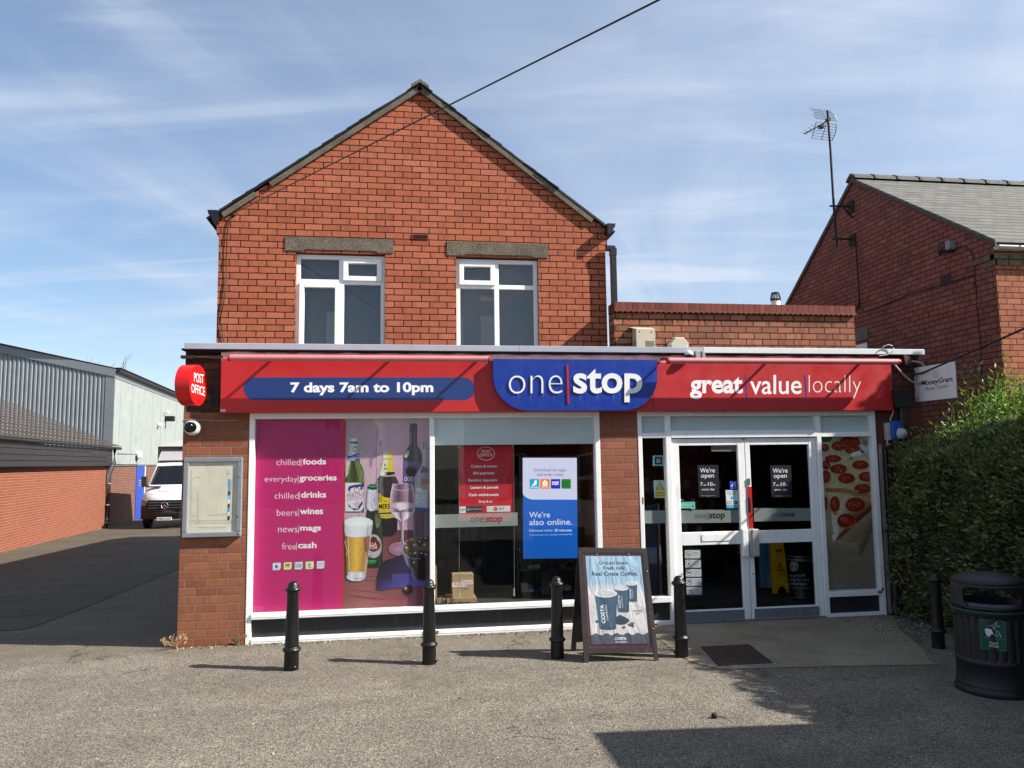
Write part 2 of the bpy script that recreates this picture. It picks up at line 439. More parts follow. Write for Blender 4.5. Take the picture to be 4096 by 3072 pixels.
def mk_lintel():
    n = N('weathered_concrete'); p = n.pos()
    a = n.noise(p, 130, 3, 0.7); b = n.noise(p, 5, 5)
    c = n.ramp(a, [(0.30, '332e28'), (0.52, '675f53'), (0.66, '9b9385')])
    c = n.mix(n.rng(b, 0.4, 0.7, 0, 0.5), c, C('3c362e'))
    n.bump(a, 0.006); return n.fin(c, 0.92, 0, 0.2)
M_LINT = mk_lintel()
def mk_slate(name, axis, cols, W=0.3, H=0.20):
    n = N(name); X = n.xyz(n.pos()); p = n.pos()
    u = n.math('ADD', X['xyz'.index(axis[0])], 60*W); v = n.math('ADD', X[2], 60*H)
    vr = n.math('DIVIDE', v, H); row = n.math('FLOOR', vr)
    us = n.math('ADD', n.math('DIVIDE', u, W), n.math('MULTIPLY', n.math('MODULO', row, 2.0), 0.5))
    fv = n.math('FRACT', vr); fu = n.math('FRACT', us)
    rnd = n.white(n.vec(n.math('FLOOR', us), row, 2.0))
    k = len(cols); c = n.ramp(rnd, [(i/(k-1), q) for i, q in enumerate(cols)])
    edge = n.math('MAXIMUM', n.math('LESS_THAN', fv, 0.16), n.math('LESS_THAN', n.math('MINIMUM', fu, n.math('SUBTRACT', 1.0, fu)), 0.016))
    c = n.mix(edge, c, C('2b2b2a'))
    mot = n.rng(n.noise(p, 12, 5), 0.3, 0.7, 0.85, 1.1); c = n.mix(1.0, c, n.vec(mot, mot, mot), 'MULTIPLY')
    n.bump(n.math('SUBTRACT', n.math('MULTIPLY', n.math('SUBTRACT', 1.0, fv), 1.0), n.math('MULTIPLY', edge, 0.7)), 0.02)
    return n.fin(c, 0.7, 0, 0.3)
M_SLATE2 = mk_slate('neighbour_slate', 'xz', ['5e5e58', '686861', '575853', '6c6c65'], 0.27, 0.102)
M_SLATE = paint('dark_slate', '1d1e22', 0.6, dirt=0.3)
def mk_glass(name, tint=(1, 1, 1), k=1.0, rough=0.0):
    n = N(name); n.n.remove(n.b)
    tr = n.node('ShaderNodeBsdfTransparent'); tr.inputs[0].default_value = (*tint, 1)
    gl = n.node('ShaderNodeBsdfGlossy'); gl.inputs['Roughness'].default_value = rough; gl.inputs[0].default_value = (0.97, 0.98, 1, 1)
    lw = n.node('ShaderNodeLayerWeight'); lw.inputs[0].default_value = 0.5
    fr = n.math('MULTIPLY_ADD', n.math('POWER', lw.outputs['Facing'], 5.0), 0.94, 0.055)
    w = n.node('ShaderNodeBump'); n.l.new(n.noise(n.pos(), 0.9, 2), w.inputs['Height']); w.inputs['Distance'].default_value = 0.006; w.inputs['Strength'].default_value = 1
    n.l.new(w.outputs[0], gl.inputs['Normal'])
    mx = n.node('ShaderNodeMixShader'); n.l.new(n.math('MULTIPLY', fr, k, clamp=True), mx.inputs[0])
    n.l.new(tr.outputs[0], mx.inputs[1]); n.l.new(gl.outputs[0], mx.inputs[2]); n.l.new(mx.outputs[0], n.out.inputs[0])
    return n.m
M_GLASS = mk_glass('window_glass', (0.90, 0.92, 0.91), 0.70)
M_GLASSUP = mk_glass('upper_window_glass', (0.8, 0.84, 0.85), 1.5)
def mk_frost(name, col, op):
    n = N(name); n.fin(C(col), 0.6)
    tr = n.node('ShaderNodeBsdfTransparent'); mx = n.node('ShaderNodeMixShader'); mx.inputs[0].default_value = op
    n.l.new(tr.outputs[0], mx.inputs[1]); n.l.new(n.b.outputs[0], mx.inputs[2]); n.l.new(mx.outputs[0], n.out.inputs[0]); return n.m
M_FROST = mk_frost('frosted_film', 'a3aeac', 0.62)
M_TEAL = paint('pale_teal_film', 'cedcdc', 0.45, dirt=0.10, scale=3)

def mk_asphalt(name, tone=1.0, smooth=0.0):
    n = N(name); p = n.pos()
    g1 = n.voro(p, 120, 'Color'); g = n.xyz(g1)[0]
    d1 = n.voro(p, 120)
    a = n.noise(p, 190, 3, 0.7)
    mixv = n.math('ADD', n.math('MULTIPLY', g, 0.62), n.math('MULTIPLY', a, 0.5))
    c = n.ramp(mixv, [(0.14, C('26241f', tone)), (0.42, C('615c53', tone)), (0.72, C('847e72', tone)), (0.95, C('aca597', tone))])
    c = n.mix(n.rng(d1, 0.34, 0.66, 0.0, 0.60-smooth), c, C('2e2b28', tone))
    big = n.noise(p, 0.55, 6, 0.62); c = n.mix(n.rng(big, 0.42, 0.72, 0.0, 0.42), c, C('4a443c', tone))
    md = n.noise(p, 3.2, 5, 0.65); kk = n.rng(md, 0.3, 0.7, 0.82, 1.12); c = n.mix(1.0, c, n.vec(kk, kk, kk), 'MULTIPLY')
    sp = n.math('GREATER_THAN', n.white(n.scale(n.voro(p, 24, 'Position'), (1, 1, 1))), 0.975)
    near = n.math('LESS_THAN', n.voro(p, 24), 0.14)
    c = n.mix(n.math('MULTIPLY', sp, near), c, C('cfc8ba'))
    # grit and dirt swept against the foot of the walls, wheel-worn lanes further out
    X = n.xyz(p); wobble = n.math('MULTIPLY', n.noise(p, 3.0, 5, 0.7), 0.5)
    foot = n.rng(n.math('ADD', X[1], wobble), -0.25, 0.28)
    c = n.mix(n.math('MULTIPLY', foot, 0.5), c, C('4f4638', tone))
    lane = n.noise(n.scale(p, (0.25, 1.6, 1)), 1.0, 4, 0.6); kl = n.rng(lane, 0.35, 0.65, 0.88, 1.08); c = n.mix(1.0, c, n.vec(kl, kl, kl), 'MULTIPLY')
    crk = n.voro(n.vec(n.math('ADD', X[0], n.math('MULTIPLY', n.noise(p, 2.2, 5, 0.7), 0.8)), n.math('ADD', X[1], n.math('MULTIPLY', n.noise(p, 1.7, 5, 0.7), 0.8))), 0.42, 'Distance', 'DISTANCE_TO_EDGE')
    cm = n.math('MULTIPLY', n.math('LESS_THAN', crk, 0.0035), n.math('GREATER_THAN', n.noise(p, 0.8, 3), 0.52)); c = n.mix(n.math('MULTIPLY', cm, 0.6), c, C('1e1b18'))
    # a few old oil stains
    st = n.noise(p, 1.7, 2, 0.5); c = n.mix(n.rng(st, 0.70, 0.80, 0.0, 0.55), c, C('1f1c1a'))
    n.bump(n.math('ADD', n.math('MULTIPLY', n.math('SUBTRACT', 1.0, d1), 0.8), a), 0.0042-0.003*smooth, 0.9)
    return n.fin(c, 0.88, 0, 0.25)
M_ASPH = mk_asphalt('worn_asphalt', 1.32)
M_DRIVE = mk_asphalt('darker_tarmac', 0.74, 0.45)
def mk_apron():
    n = N('stained_concrete'); p = n.pos()
    a = n.noise(p, 160, 3, 0.7); b = n.noise(p, 1.4, 6, 0.62)
    c = n.ramp(a, [(0.3, '6a6254'), (0.55, '8d8473'), (0.75, 'aba28f')])
    c = n.mix(n.rng(b, 0.45, 0.75, 0, 0.6), c, C('4d463c'))
    r = n.noise(p, 2.6, 5, 0.6); c = n.mix(n.rng(r, 0.6, 0.75, 0, 0.4), c, C('6b4a34'))
    n.bump(a, 0.003); return n.fin(c, 0.9, 0, 0.2)
M_APRON = mk_apron()

# ------------------------------------------------------------------ ground
def sheet(name, pts, mat, dz=0.0, label=None):
    m = MB(); m.poly([(x, y, gz(y)+dz) for x, y in pts]); o = m.build(name, mat)
    return tag(o, label, None, None, 'structure')
g = MB()
g.quad((-160, -160, 0), (160, -160, 0), (160, 0, 0), (-160, 0, 0))
g.quad((-160, 0, 0), (160, 0, 0), (160, 60, gz(60)), (-160, 60, gz(60)))
g.quad((-160, 60, gz(60)), (160, 60, gz(60)), (160, 400, gz(60)), (-160, 400, gz(60)))
tag(g.build('ground', M_ASPH), kind='structure')
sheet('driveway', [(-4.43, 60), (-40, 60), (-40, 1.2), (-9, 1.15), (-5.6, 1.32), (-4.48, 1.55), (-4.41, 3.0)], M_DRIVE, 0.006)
# concrete slab in front of the doors, edge a little broken
ap = [(2.86, -0.01), (2.83, -0.7), (2.80, -1.2), (2.81, -1.62), (2.87, -1.80), (2.99, -1.94), (3.4, -1.99), (4.18, -2.08), (4.99, -2.19), (5.08, -1.95), (5.25, -1.68), (5.6, -0.8), (5.95, -0.2), (6.0, -0.01)]
sheet('concrete_apron', ap, M_APRON, 0.005)

# ------------------------------------------------------------------ the shop
shop = thing('corner_shop', 'two-storey red brick shop with a steep gable, two upper windows and a flat-roofed shopfront', 'shop', (0, 1, 0))
YG = 1.0
def on_g1(x, z): return (x, YG, z)
w = MB()
ws = [(-1.278, -0.148), (0.777, 1.877)]; zt = 4.652; LX, RX, PX = -2.225, 2.811, 0.303
for a, b in ((LX, ws[0][0]), (ws[0][1], ws[1][0]), (ws[1][1], RX)):
    w.poly([on_g1(a, 3.0), on_g1(b, 3.0), on_g1(b, zt), on_g1(a, zt)])
w.poly([on_g1(LX, zt), on_g1(RX, zt), on_g1(RX, 5.10), on_g1(PX, 6.955), on_g1(LX, 5.10)])
# corbelled feet of the gable and a few bricks that stand out
for s, x in ((-1, LX), (1, RX)):
    w.prism([(x, YG, 4.86), (x+s*0.03, YG, 4.86), (x+s*0.03, YG, 5.02), (x, YG, 5.02)], (0, 0.25, 0))
w.build('gable_wall', M_GABLE, shop)
w = MB()
for x, zt2 in ((LX, 5.10), (RX, 5.10)):
    w.quad((x, YG, 0), (x, 15.2, -0.32), (x, 15.2, zt2), (x, YG, zt2))
for a, b in ws:
    for x in (a, b): w.quad((x, YG, 3.0), (x, YG+0.12, 3.0), (x, YG+0.12, zt), (x, YG, zt))
w.quad((LX, 15.2, -0.4), (RX, 15.2, -0.4), (RX, 15.2, 5.1), (LX, 15.2, 5.1)); w.poly([(LX, 15.2, 5.1), (RX, 15.2, 5.1), (PX, 15.2, 6.95)])
w.quad((ws[0][0], YG+0.0, zt), (ws[0][1], YG, zt), (ws[0][1], YG+0.12, zt), (ws[0][0], YG+0.12, zt))
w.quad((ws[1][0], YG+0.0, zt), (ws[1][1], YG, zt), (ws[1][1], YG+0.12, zt), (ws[1][0], YG+0.12, zt))
w.build('side_wall', M_SIDE, shop)
# roof slopes, stepped slate verge, ridge
rf = MB()
for s, xe, ze in ((-1, -2.36, 5.055), (1, 2.93, 5.05)):
    p0 = Vector((PX, 0.95, 6.975)); p1 = Vector((xe, 0.95, ze-.03)); d = p1-p0
    nrm = Vector((s*-d.z, 0, abs(d.x))).normalized() if s > 0 else Vector((d.z, 0, -d.x)).normalized()
    if nrm.z < 0: nrm = -nrm
    rf.prism([p0, p1, p1+nrm*0.03, p0+nrm*0.014], (0, 14.4, 0))
    k = 17
    for i in range(k):   # slates showing at the verge as a ragged edge
        a = p0+d*((i+0.02)/k); b = p0+d*((i+1.0)/k); yo = random.uniform(-0.02, 0.015)
        rf.prism([a+nrm*0.032, b+nrm*0.032, b+nrm*0.060, a+nrm*0.042], (0, 0.5, 0)) if False else rf.prism([a+nrm*0.0145+Vector((0, yo, 0)), b+nrm*0.0145+Vector((0, yo, 0)), b+nrm*(0.030+random.uniform(-.005, .005))+Vector((0, yo, 0)), a+nrm*0.019+Vector((0, yo, 0))], (0, 0.5, 0))
roof = rf.build('roof', M_SLATE, shop)
rd = MB(); rd.prism([(PX-0.12, 0.92, 6.91), (PX-0.12, 0.92, 6.955), (PX, 0.92, 7.035), (PX+0.12, 0.92, 6.955), (PX+0.12, 0.92, 6.91), (PX, 0.92, 6.99)], (0, 14.4, 0))
rd.build('ridge_tile', M_LINT, roof)
vb = MB()
for x0, z0, x1, z1 in ((-2.20, 5.12, -1.80, 5.415), (-1.62, 5.545, PX, 6.965), (PX, 6.965, 2.655, 5.215)):
    d = Vector((x1-x0, 0, z1-z0)).normalized(); nn = Vector((d.z, 0, -d.x)); nn = nn if nn.z < 0 else -nn
    a = Vector((x0, 0.955, z0)); b = Vector((x1, 0.955, z1))
    vb.prism([a, b, b+nn*0.066, a+nn*0.066], (0, 0.055, 0))
vb.build('verge_mortar', M_LINT, shop)
for s, x in ((-1, -2.225), (1, 2.811)):
    gt = MB(); x1 = x+s*0.115
    gt.prism([(x, 0.86, 4.985), (x+s*0.055, 0.86, 4.985), (x+s*0.06, 0.86, 5.04), (x1-s*.01, 0.86, 5.075), (x1, 0.86, 5.125), (x, 0.86, 5.125)], (0, 14.3, 0))
    gt.build('gutter', M_BLACKP, shop)
for (a, zt0), (b, zt1) in (((-1.41, 4.852), (-0.04, 4.852)), ((0.655, 4.845), (2.013, 4.845))):
    lm = MB(); lm.prism([(a, 0.988, zt0), (b, 0.988, zt1), (b, 0.988, zt1-0.185), (b-0.20, 0.988, zt1-0.185), (b-0.235, 0.988, zt1-0.163), (a+0.255, 0.988, zt0-0.163), (a+0.22, 0.988, zt0-0.185), (a, 0.988, zt0-0.185)], (0, 0.13, 0))
    lm.build('lintel', M_LINT, shop)
ab = MB(); ab.box(0.20, 0.42, 0.99, 1.02, 4.865, 4.935)
ab.m = 1
for i in range(7):
    for j in range(2): ab.box(0.219+i*0.027, 0.238+i*0.027, 0.986, 0.992, 4.877+j*0.026, 4.897+j*0.026)
ab.build('air_brick', [paint('terracotta', '8a3a2a', 0.8), paint('air_brick_hole', '080605', 0.95)], shop)
# upper windows: frame, opening sashes, panes
def upper_window(x0, x1, ztop, xm, zr, open_top_right):
    y0, y1 = 1.062, 1.122; z0 = 3.25
    f = MB()
    f.bevbox(x0, x0+0.055, y0, y1, z0, ztop); f.bevbox(x1-0.055, x1, y0, y1, z0, ztop)
    f.bevbox(x0+0.055, x1-0.055, y0, y1, ztop-0.055, ztop)
    f.bevbox(xm-0.032, xm+0.032, y0-0.002, y1, z0, ztop-0.055); f.bevbox(x0+0.055, xm-0.032, y0-0.001, y1, zr-0.03, zr+0.03); f.bevbox(xm+0.032, x1-0.055, y0-0.001, y1, zr-0.03, zr+0.03)
    fr = f.build('window', M_UPVC, shop)
    cells = {'tl': (x0+0.055, xm-0.032, zr+0.03, ztop-0.055), 'tr': (xm+0.032, x1-0.055, zr+0.03, ztop-0.055), 'bl': (x0+0.055, xm-0.032, z0, zr-0.03), 'br': (xm+0.032, x1-0.055, z0, zr-0.03)}
    for k, (a, b, c, d) in cells.items():
        t = 0.0
        if k in open_top_right:
            t = 0.05; s = MB(); yy = y0-0.022
            s.bevbox(a-0.012, a+t, yy, y1-0.01, c-0.012, d+0.012); s.bevbox(b-t, b+0.012, yy, y1-0.01, c-0.012, d+0.012)
            s.bevbox(a+t, b-t, yy, y1-0.01, c-0.012, c+t); s.bevbox(a+t, b-t, yy, y1-0.01, d-t, d+0.012)
            s.build('sash', M_UPVC, fr)
        p = MB(); p.quad((a+t*0.9, y0+0.03, c+t*0.9), (b-t*0.9, y0+0.03, c+t*0.9), (b-t*0.9, y0+0.03, d-t*0.9), (a+t*0.9, y0+0.03, d-t*0.9)); p.build('pane', M_GLASSUP, fr)
upper_window(-1.278, -0.148, 4.640, -0.705, 4.285, ('tr', 'bl'))
upper_window(0.777, 1.877, 4.635, 1.318, 4.262, ('tl',))
bl = MB()
for a, b in ws: bl.quad((a-0.05, 1.2, 2.9), (b+0.05, 1.2, 2.9), (b+0.05, 1.2, 4.7), (a-0.05, 1.2, 4.7))
bl.build('blind', paint('grey_blind', '4c5158', 0.8, dirt=0.2, scale=2), shop)
# downpipe on the gable's right edge
dp = MB(); dp.bevbox(2.862, 2.938, 0.90, 0.975, 3.29, 4.80, 0.006); dp.bevbox(2.80, 2.93, 0.905, 0.97, 4.765, 4.835, 0.006); dp.box(2.858, 2.942, 0.896, 0.979, 4.70, 4.80); dp.box(2.858, 2.942, 0.896, 0.979, 3.80, 3.86)
dp.build('downpipe', M_BLACKP, shop)

# single-storey part behind: parapet
pa = MB(); pa.box(2.82, 6.235, 0.70, 0.95, 3.0, 3.875); pa.box(6.0, 6.235, 0.95, 9.0, -0.2, 3.875); pa.build('parapet_wall', M_PARA, shop)
co = MB(); co.box(2.82, 6.235, 0.665, 0.96, 3.905, 4.008); co.build('coping', M_SOLD, shop)
ct = MB(); ct.box(2.82, 6.25, 0.655, 0.97, 3.885, 3.905)
for i in range(46):
    x = 2.83+i*0.0745; ct.prism([(x, 0.655, 3.8855), (x+0.05, 0.655, 3.8855), (x+0.025, 0.655, 3.868)], (0, 0.05, 0))
ct.build('coping_tile', paint('coping_tile', '6e3d33', 0.8, dirt=0.3, scale=12), shop)

# shopfront: flat roof with a silver edge trim
fr = MB(); fr.box(-2.31, 6.665, -0.06, 1.02, 3.235, 3.29); fr.build('flat_roof', M_FELT, shop)
tr = MB(); tr.bevbox(-2.312, 1.42, -0.105, -0.06, 3.226, 3.296, 0.004); tr.bevbox(1.422, 3.70, -0.105, -0.06, 3.226, 3.297, 0.004); tr.m = 1; tr.bevbox(3.702, 6.668, -0.105, -0.06, 3.229, 3.299, 0.004)
tr.build('roof_edge_trim', [M_FLASH, M_FLASH2], shop)
wl_ = MB(); wl_.box(-2.326, 6.66, 0.012, 0.9, 2.53, 3.235); wl_.build('fascia_wall', brick('dark_fascia_brick', 'xz', ['4b2a22', '5a352b', '6b4034', '462a24'], '2f2824', W=0.2275, H=0.0885, off=(0.086, 0), stain=0.4), shop)  # brick coloured darker here than on the piers
# broken course of tiles and rendered board under the roof edge
bd = MB(); bd.box(-1.93, 6.05, -0.062, 0.012, 3.09, 3.206); bd.build('fascia_board', M_CREAM, shop)
M_TILE = paint('old_tile', '6a5a4c', 0.85, dirt=0.5, scale=20)
tl = MB()
x = -2.36
while x < -1.95:
    l = random.uniform(0.09, 0.2); tl.box(x, x+l, -0.05-random.uniform(0, .02), 0.012, 3.135+random.uniform(-.006, .006), 3.158+random.uniform(-.006, .006)); x += l+0.006
tl.build('tile_course', M_TILE, shop); tl = MB()
x = 6.08
while x < 6.70:
    l = random.uniform(0.08, 0.18); tl.box(x, x+l, -0.05-random.uniform(0, .03), 0.012, 3.135+random.uniform(-.008, .008), 3.16+random.uniform(-.006, .006)); x += l+0.004
tl.build('tile_course', M_TILE, shop)
pr = MB(); pr.box(-2.326, -1.622, 0.0, 1.0, -0.02, 2.53); pr.build('pier', M_PIER, shop)
pr = MB(); pr.box(2.402, 2.872, 0.0, 1.0, -0.02, 2.53); pr.build('pier', M_PIER2, shop)
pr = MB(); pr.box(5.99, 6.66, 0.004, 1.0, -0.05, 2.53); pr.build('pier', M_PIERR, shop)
ed = MB(); ed.tube([(-2.30, -0.012, 3.18), (-2.345, -0.02, 3.185), (-2.345, 0.3, 3.185)], 0.012)
# --- display window
YF = -0.006
f = MB()
f.bevbox(-1.622, -1.565, YF, 0.10, 0.0, 2.52); f.bevbox(2.343, 2.402, YF, 0.10, 0.0, 2.52)
f.bevbox(-1.565, 2.343, YF, 0.10, 2.457, 2.52); f.bevbox(0.380, 0.436, YF+.002, 0.10, 0.322, 2.457)
f.bevbox(-1.565, 2.343, YF-0.018, 0.10, 0.263, 0.322, 0.006); f.bevbox(-1.565, 2.343, YF-0.006, 0.10, 0.0, 0.062, 0.006)
f.box(-1.565, 2.343, YF-0.021, YF-0.017, 0.288, 0.293); f.box(-1.565, 2.343, YF-0.009, YF-0.005, 0.030, 0.034)
sw = f.build('display_window', M_WHITE, shop)
p = MB(); p.quad((-1.565, 0.05, 0.322), (0.38, 0.05, 0.322), (0.38, 0.05, 2.457), (-1.565, 0.05, 2.457)); p.build('pane', M_GLASS, sw)
p = MB(); p.quad((0.436, 0.05, 0.322), (2.343, 0.05, 0.322), (2.343, 0.05, 2.457), (0.436, 0.05, 2.457)); p.build('pane', M_GLASS, sw)
p = MB(); p.box(-1.565, 2.343, 0.045, 0.09, 0.062, 0.263); p.build('stallriser', M_DARKP, sw)
p = MB(); p.quad((0.437, 0.056, 2.142), (2.342, 0.056, 2.142), (2.342, 0.056, 2.456), (0.437, 0.056, 2.456)); p.build('frosted_strip', M_TEAL, sw)
# --- entrance screen
f = MB()
f.bevbox(2.872, 2.924, YF, 0.10, 0.0, 2.52); f.bevbox(3.220, 3.287, YF, 0.10, 0.0, 2.463); f.bevbox(5.184, 5.242, YF, 0.10, 0.0, 2.463); f.bevbox(5.926, 5.990, YF, 0.10, 0.0, 2.52)
f.bevbox(2.924, 5.926, YF+.001, 0.10, 2.463, 2.52)
f.bevbox(2.924, 3.220, YF+.002, 0.10, 2.203, 2.264); f.bevbox(3.287, 5.184, YF-.002, 0.10, 2.200, 2.287); f.bevbox(5.242, 5.926, YF+.002, 0.10, 2.198, 2.258)
f.bevbox(2.924, 3.220, YF-.014, 0.10, 0.263, 0.327); f.bevbox(2.924, 3.220, YF-.004, 0.10, 0.0, 0.048); f.bevbox(5.242, 5.926, YF-.014, 0.10, 0.243, 0.308); f.bevbox(5.242, 5.926, YF-.004, 0.10, 0.0, 0.042)
es = f.build('entrance_screen', M_WHITE, shop)
for a, b, c, d in ((2.924, 3.22, 2.264, 2.463), (3.287, 5.184, 2.287, 2.463), (5.242, 5.926, 2.258, 2.463), (2.924, 3.22, 0.327, 2.203), (5.242, 5.926, 0.308, 2.198)):
    p = MB(); p.quad((a, 0.05, c), (b, 0.05, c), (b, 0.05, d), (a, 0.05, d)); p.build('pane', M_GLASS, es)
for a, b, c, d in ((2.925, 3.219, 2.265, 2.462), (3.288, 5.183, 2.288, 2.462), (5.243, 5.925, 2.259, 2.462)):
    p = MB(); p.quad((a, 0.056, c), (b, 0.056, c), (b, 0.056, d), (a, 0.056, d)); p.build('frosted_strip', M_TEAL, es)
for q in ((2.924, 3.22, 0.048, 0.263), (5.242, 5.926, 0.042, 0.243)): p = MB(); p.box(q[0], q[1], 0.045, 0.09, q[2], q[3]); p.build('stallriser', M_DARKP, es)
M_OLDRED = paint('old_red_paint', '8a1a1c', 0.6, dirt=0.3, scale=30)
for q in ((2.905, 2.918, YF-.003, YF, 1.42, 1.50), (2.93, 3.04, YF-.008, YF-.004, 0.006, 0.022), (5.88, 5.926, YF-.018, YF-.014, 0.268, 0.296), (5.935, 5.962, YF-.004, YF, 0.29, 0.33)):
    p = MB(); p.box(*q); p.build('bare_paint_patch', M_OLDRED, es)
th = MB(); th.box(3.287, 5.184, -0.03, 0.10, 0.0, 0.016); th.build('threshold', M_STEEL, es)
def leaf(x0, x1, gx0, gx1, side):
    y0, y1 = 0.020, 0.066
    f = MB(); z0, z1 = 0.018, 2.192
    f.bevbox(x0, gx0, y0, y1, z0, z1, 0.005); f.bevbox(gx1, x1, y0, y1, z0, z1, 0.005)
    f.bevbox(gx0, gx1, y0+.001, y1, 2.107, z1, 0.004); f.bevbox(gx0, gx1, y0+.001, y1, 0.912, 1.066, 0.004); f.bevbox(gx0, gx1, y0+.001, y1, z0, 0.150, 0.004)
    d = f.build('door', M_WHITE, shop)
    p = MB(); p.quad((gx0, 0.048, 0.15), (gx1, 0.048, 0.15), (gx1, 0.048, 0.912), (gx0, 0.048, 0.912)); p.build('pane', M_GLASS, d)
    p = MB(); p.quad((gx0, 0.048, 1.066), (gx1, 0.048, 1.066), (gx1, 0.048, 2.107), (gx0, 0.048, 2.107)); p.build('pane', M_GLASS, d)
    k = MB(); k.box(gx0-0.03, gx1+0.03 if side > 0 else gx1, y0-0.004, y0-0.0005, 0.026, 0.136); 
    k.m = 1
    for i in range(4):
        for z in (0.04, 0.122): k.lathe([(0.0, y0-0.0062), (0.006, y0-0.0055), (0.006, y0-0.004)], (gx0-0.01+(gx1-gx0)*i/3.05, 0, z), 8, 'y')
    k.build('kick_plate', [M_GREYKICK, M_SCREW], d)
    return d
dl = leaf(3.291, 4.232, 3.390, 4.142, -1)
dr_ = leaf(4.238, 5.180, 4.302, 5.082, 1)
b = MB(); b.bevbox(3.64, 3.99, 0.014, 0.020, 0.955, 1.038, 0.002); b.m = 1
for x in (3.655, 3.815, 3.975):
    for z in (0.966, 1.027): b.lathe([(0, 0.0125), (0.005, 0.0132), (0.005, 0.0145)], (x, 0, z), 8, 'y')
b.build('blank_plate', [M_WHITE, M_SCREW], dl)
b = MB(); b.bevbox(4.138, 4.210, -0.035, 0.02, 0.765, 1.092, 0.006); b.build('handle', M_WHITE, dl)
b = MB(); b.bevbox(4.232, 4.262, -0.028, 0.02, 0.765, 1.088, 0.005); b.bevbox(4.262, 4.345, -0.040, 0.02, 0.762, 1.088, 0.006); b.build('handle', paint('worn_handle', 'b4b4b2', 0.5, dirt=0.4, scale=20), dr_)
b = MB(); b.bevbox(4.243, 4.300, 0.012, 0.020, 1.095, 1.60, 0.002); b.build('red_label', paint('red_label', 'b5201e', 0.4, dirt=0.2), dr_)
b = MB(); b.bevbox(4.25, 4.285, 0.006, 0.02, 1.62, 1.70, 0.002); b.build('lock', M_STEEL, dr_)
b = MB(); b.bevbox(4.246, 4.278, 0.008, 0.012, 1.29, 1.47, 0.002); b.build('lock_plate', paint('black_lock', '0c0c0d', 0.4), dr_)
b = MB(); b.bevbox(4.255, 4.285, 0.012, 0.020, 0.50, 0.585, 0.002); b.m = 1; b.lathe([(0, 0.0105), (0.009, 0.0112), (0.009, 0.012)], (4.27, 0, 0.55), 10, 'y'); b.build('keyhole', [M_WHITE, M_SCREW], dr_)
b = MB(); b.bevbox(4.20, 4.26, 0.0, 0.02, 2.178, 2.198, 0.003); b.build('closer_stop', M_STEEL, es)
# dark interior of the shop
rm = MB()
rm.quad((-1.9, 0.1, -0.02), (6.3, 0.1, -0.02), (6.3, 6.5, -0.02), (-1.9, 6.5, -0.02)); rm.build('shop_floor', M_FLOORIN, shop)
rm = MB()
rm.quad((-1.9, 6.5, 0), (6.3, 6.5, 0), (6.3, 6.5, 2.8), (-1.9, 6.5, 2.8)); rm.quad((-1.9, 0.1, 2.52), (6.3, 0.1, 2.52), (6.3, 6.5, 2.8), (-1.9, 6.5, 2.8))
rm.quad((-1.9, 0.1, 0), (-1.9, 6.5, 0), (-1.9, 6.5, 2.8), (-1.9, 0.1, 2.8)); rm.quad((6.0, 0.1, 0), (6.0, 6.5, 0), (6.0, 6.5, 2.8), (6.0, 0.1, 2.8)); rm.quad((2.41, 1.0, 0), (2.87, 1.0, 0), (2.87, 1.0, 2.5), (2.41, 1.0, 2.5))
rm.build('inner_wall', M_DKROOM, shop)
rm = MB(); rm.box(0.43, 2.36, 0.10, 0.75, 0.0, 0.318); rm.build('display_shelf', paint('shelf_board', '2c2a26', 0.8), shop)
# ------------------------------------------------------------------ signs on the front
zB = zm(700, 1300, .46293); zC = zm(1600, 1300, .46293); zD = zm(2500, 1300, .46293); zE = zm(3072, 1300, .46293); zH = zm(2400, 2000, .46293); zA = zm(0, 1300, .46293); zG = zm(1700, 2000, .46293)
M_RED = paint('red_sign_panel', 'b22022', 0.42, dirt=0.06, scale=1.5)
M_BLUE = paint('blue_sign_panel', '14348f', 0.30, dirt=0.08, scale=3, grime=('4a63ad', 0.25))
M_LETTER = paint('white_letter', 'e6e6e6', 0.35, dirt=0.05)
fs = thing('fascia_sign', 'long red fascia sign with a raised blue centre panel and white lettering', 'sign', (2.1, -0.06, 2.5))
p = MB(); p.bevbox(-1.916, 3.033, -0.120, 0.0, 2.519, 3.118, 0.003); p.build('red_panel', M_RED, fs)
p = MB(); p.bevbox(3.037, 6.175, -0.120, 0.0, 2.519, 3.110, 0.003); p.build('red_panel', M_RED, fs)
pts = [(1.102, 3.126), (1.102, 2.93)]
for i in range(1, 13):
    a = R(180+90*i/12); pts.append((1.522+0.42*math.cos(a), 2.93+0.405*math.sin(a)))
for i in range(0, 13):
    a = R(270+90*i/12); pts.append((2.653+0.42*math.cos(a), 2.93+0.405*math.sin(a)))
pts += [(3.073, 3.126)]
p = MB(); p.prism([(x, -0.195, z) for x, z in pts], (0, 0.074, 0)); p.build('blue_panel', M_BLUE, fs)
a = Art(YP(-0.1205), zB)
a.rrect(593, 453, 2589, 650, 98, '243a72', n=12)
a.text('7 days 7am to 10pm', (997, 608), (2232, 606), 113, 'e9e9ee', 0.035)
a.rect(392, 727, 437, 750, 'b9b9bd')
a.build('hours_strip', M_GLOSS, fs)
a = Art(YP(-0.1205), zD)
a.text('great', (562, 640), (1018, 640), 192, 'ececec', 0.030)
a.line([(1039, 430), (1050, 636)], 11, '20358f')
a.text('value', (1080, 600), (1526, 597), 168, 'ececec', 0.008)
a.line([(1553, 431), (1565, 636)], 11, '20358f')
a.text('locally', (1588, 633), (2038, 632), 198, 'ececec', -0.022)
a.build('slogan', M_GLOSS, fs)
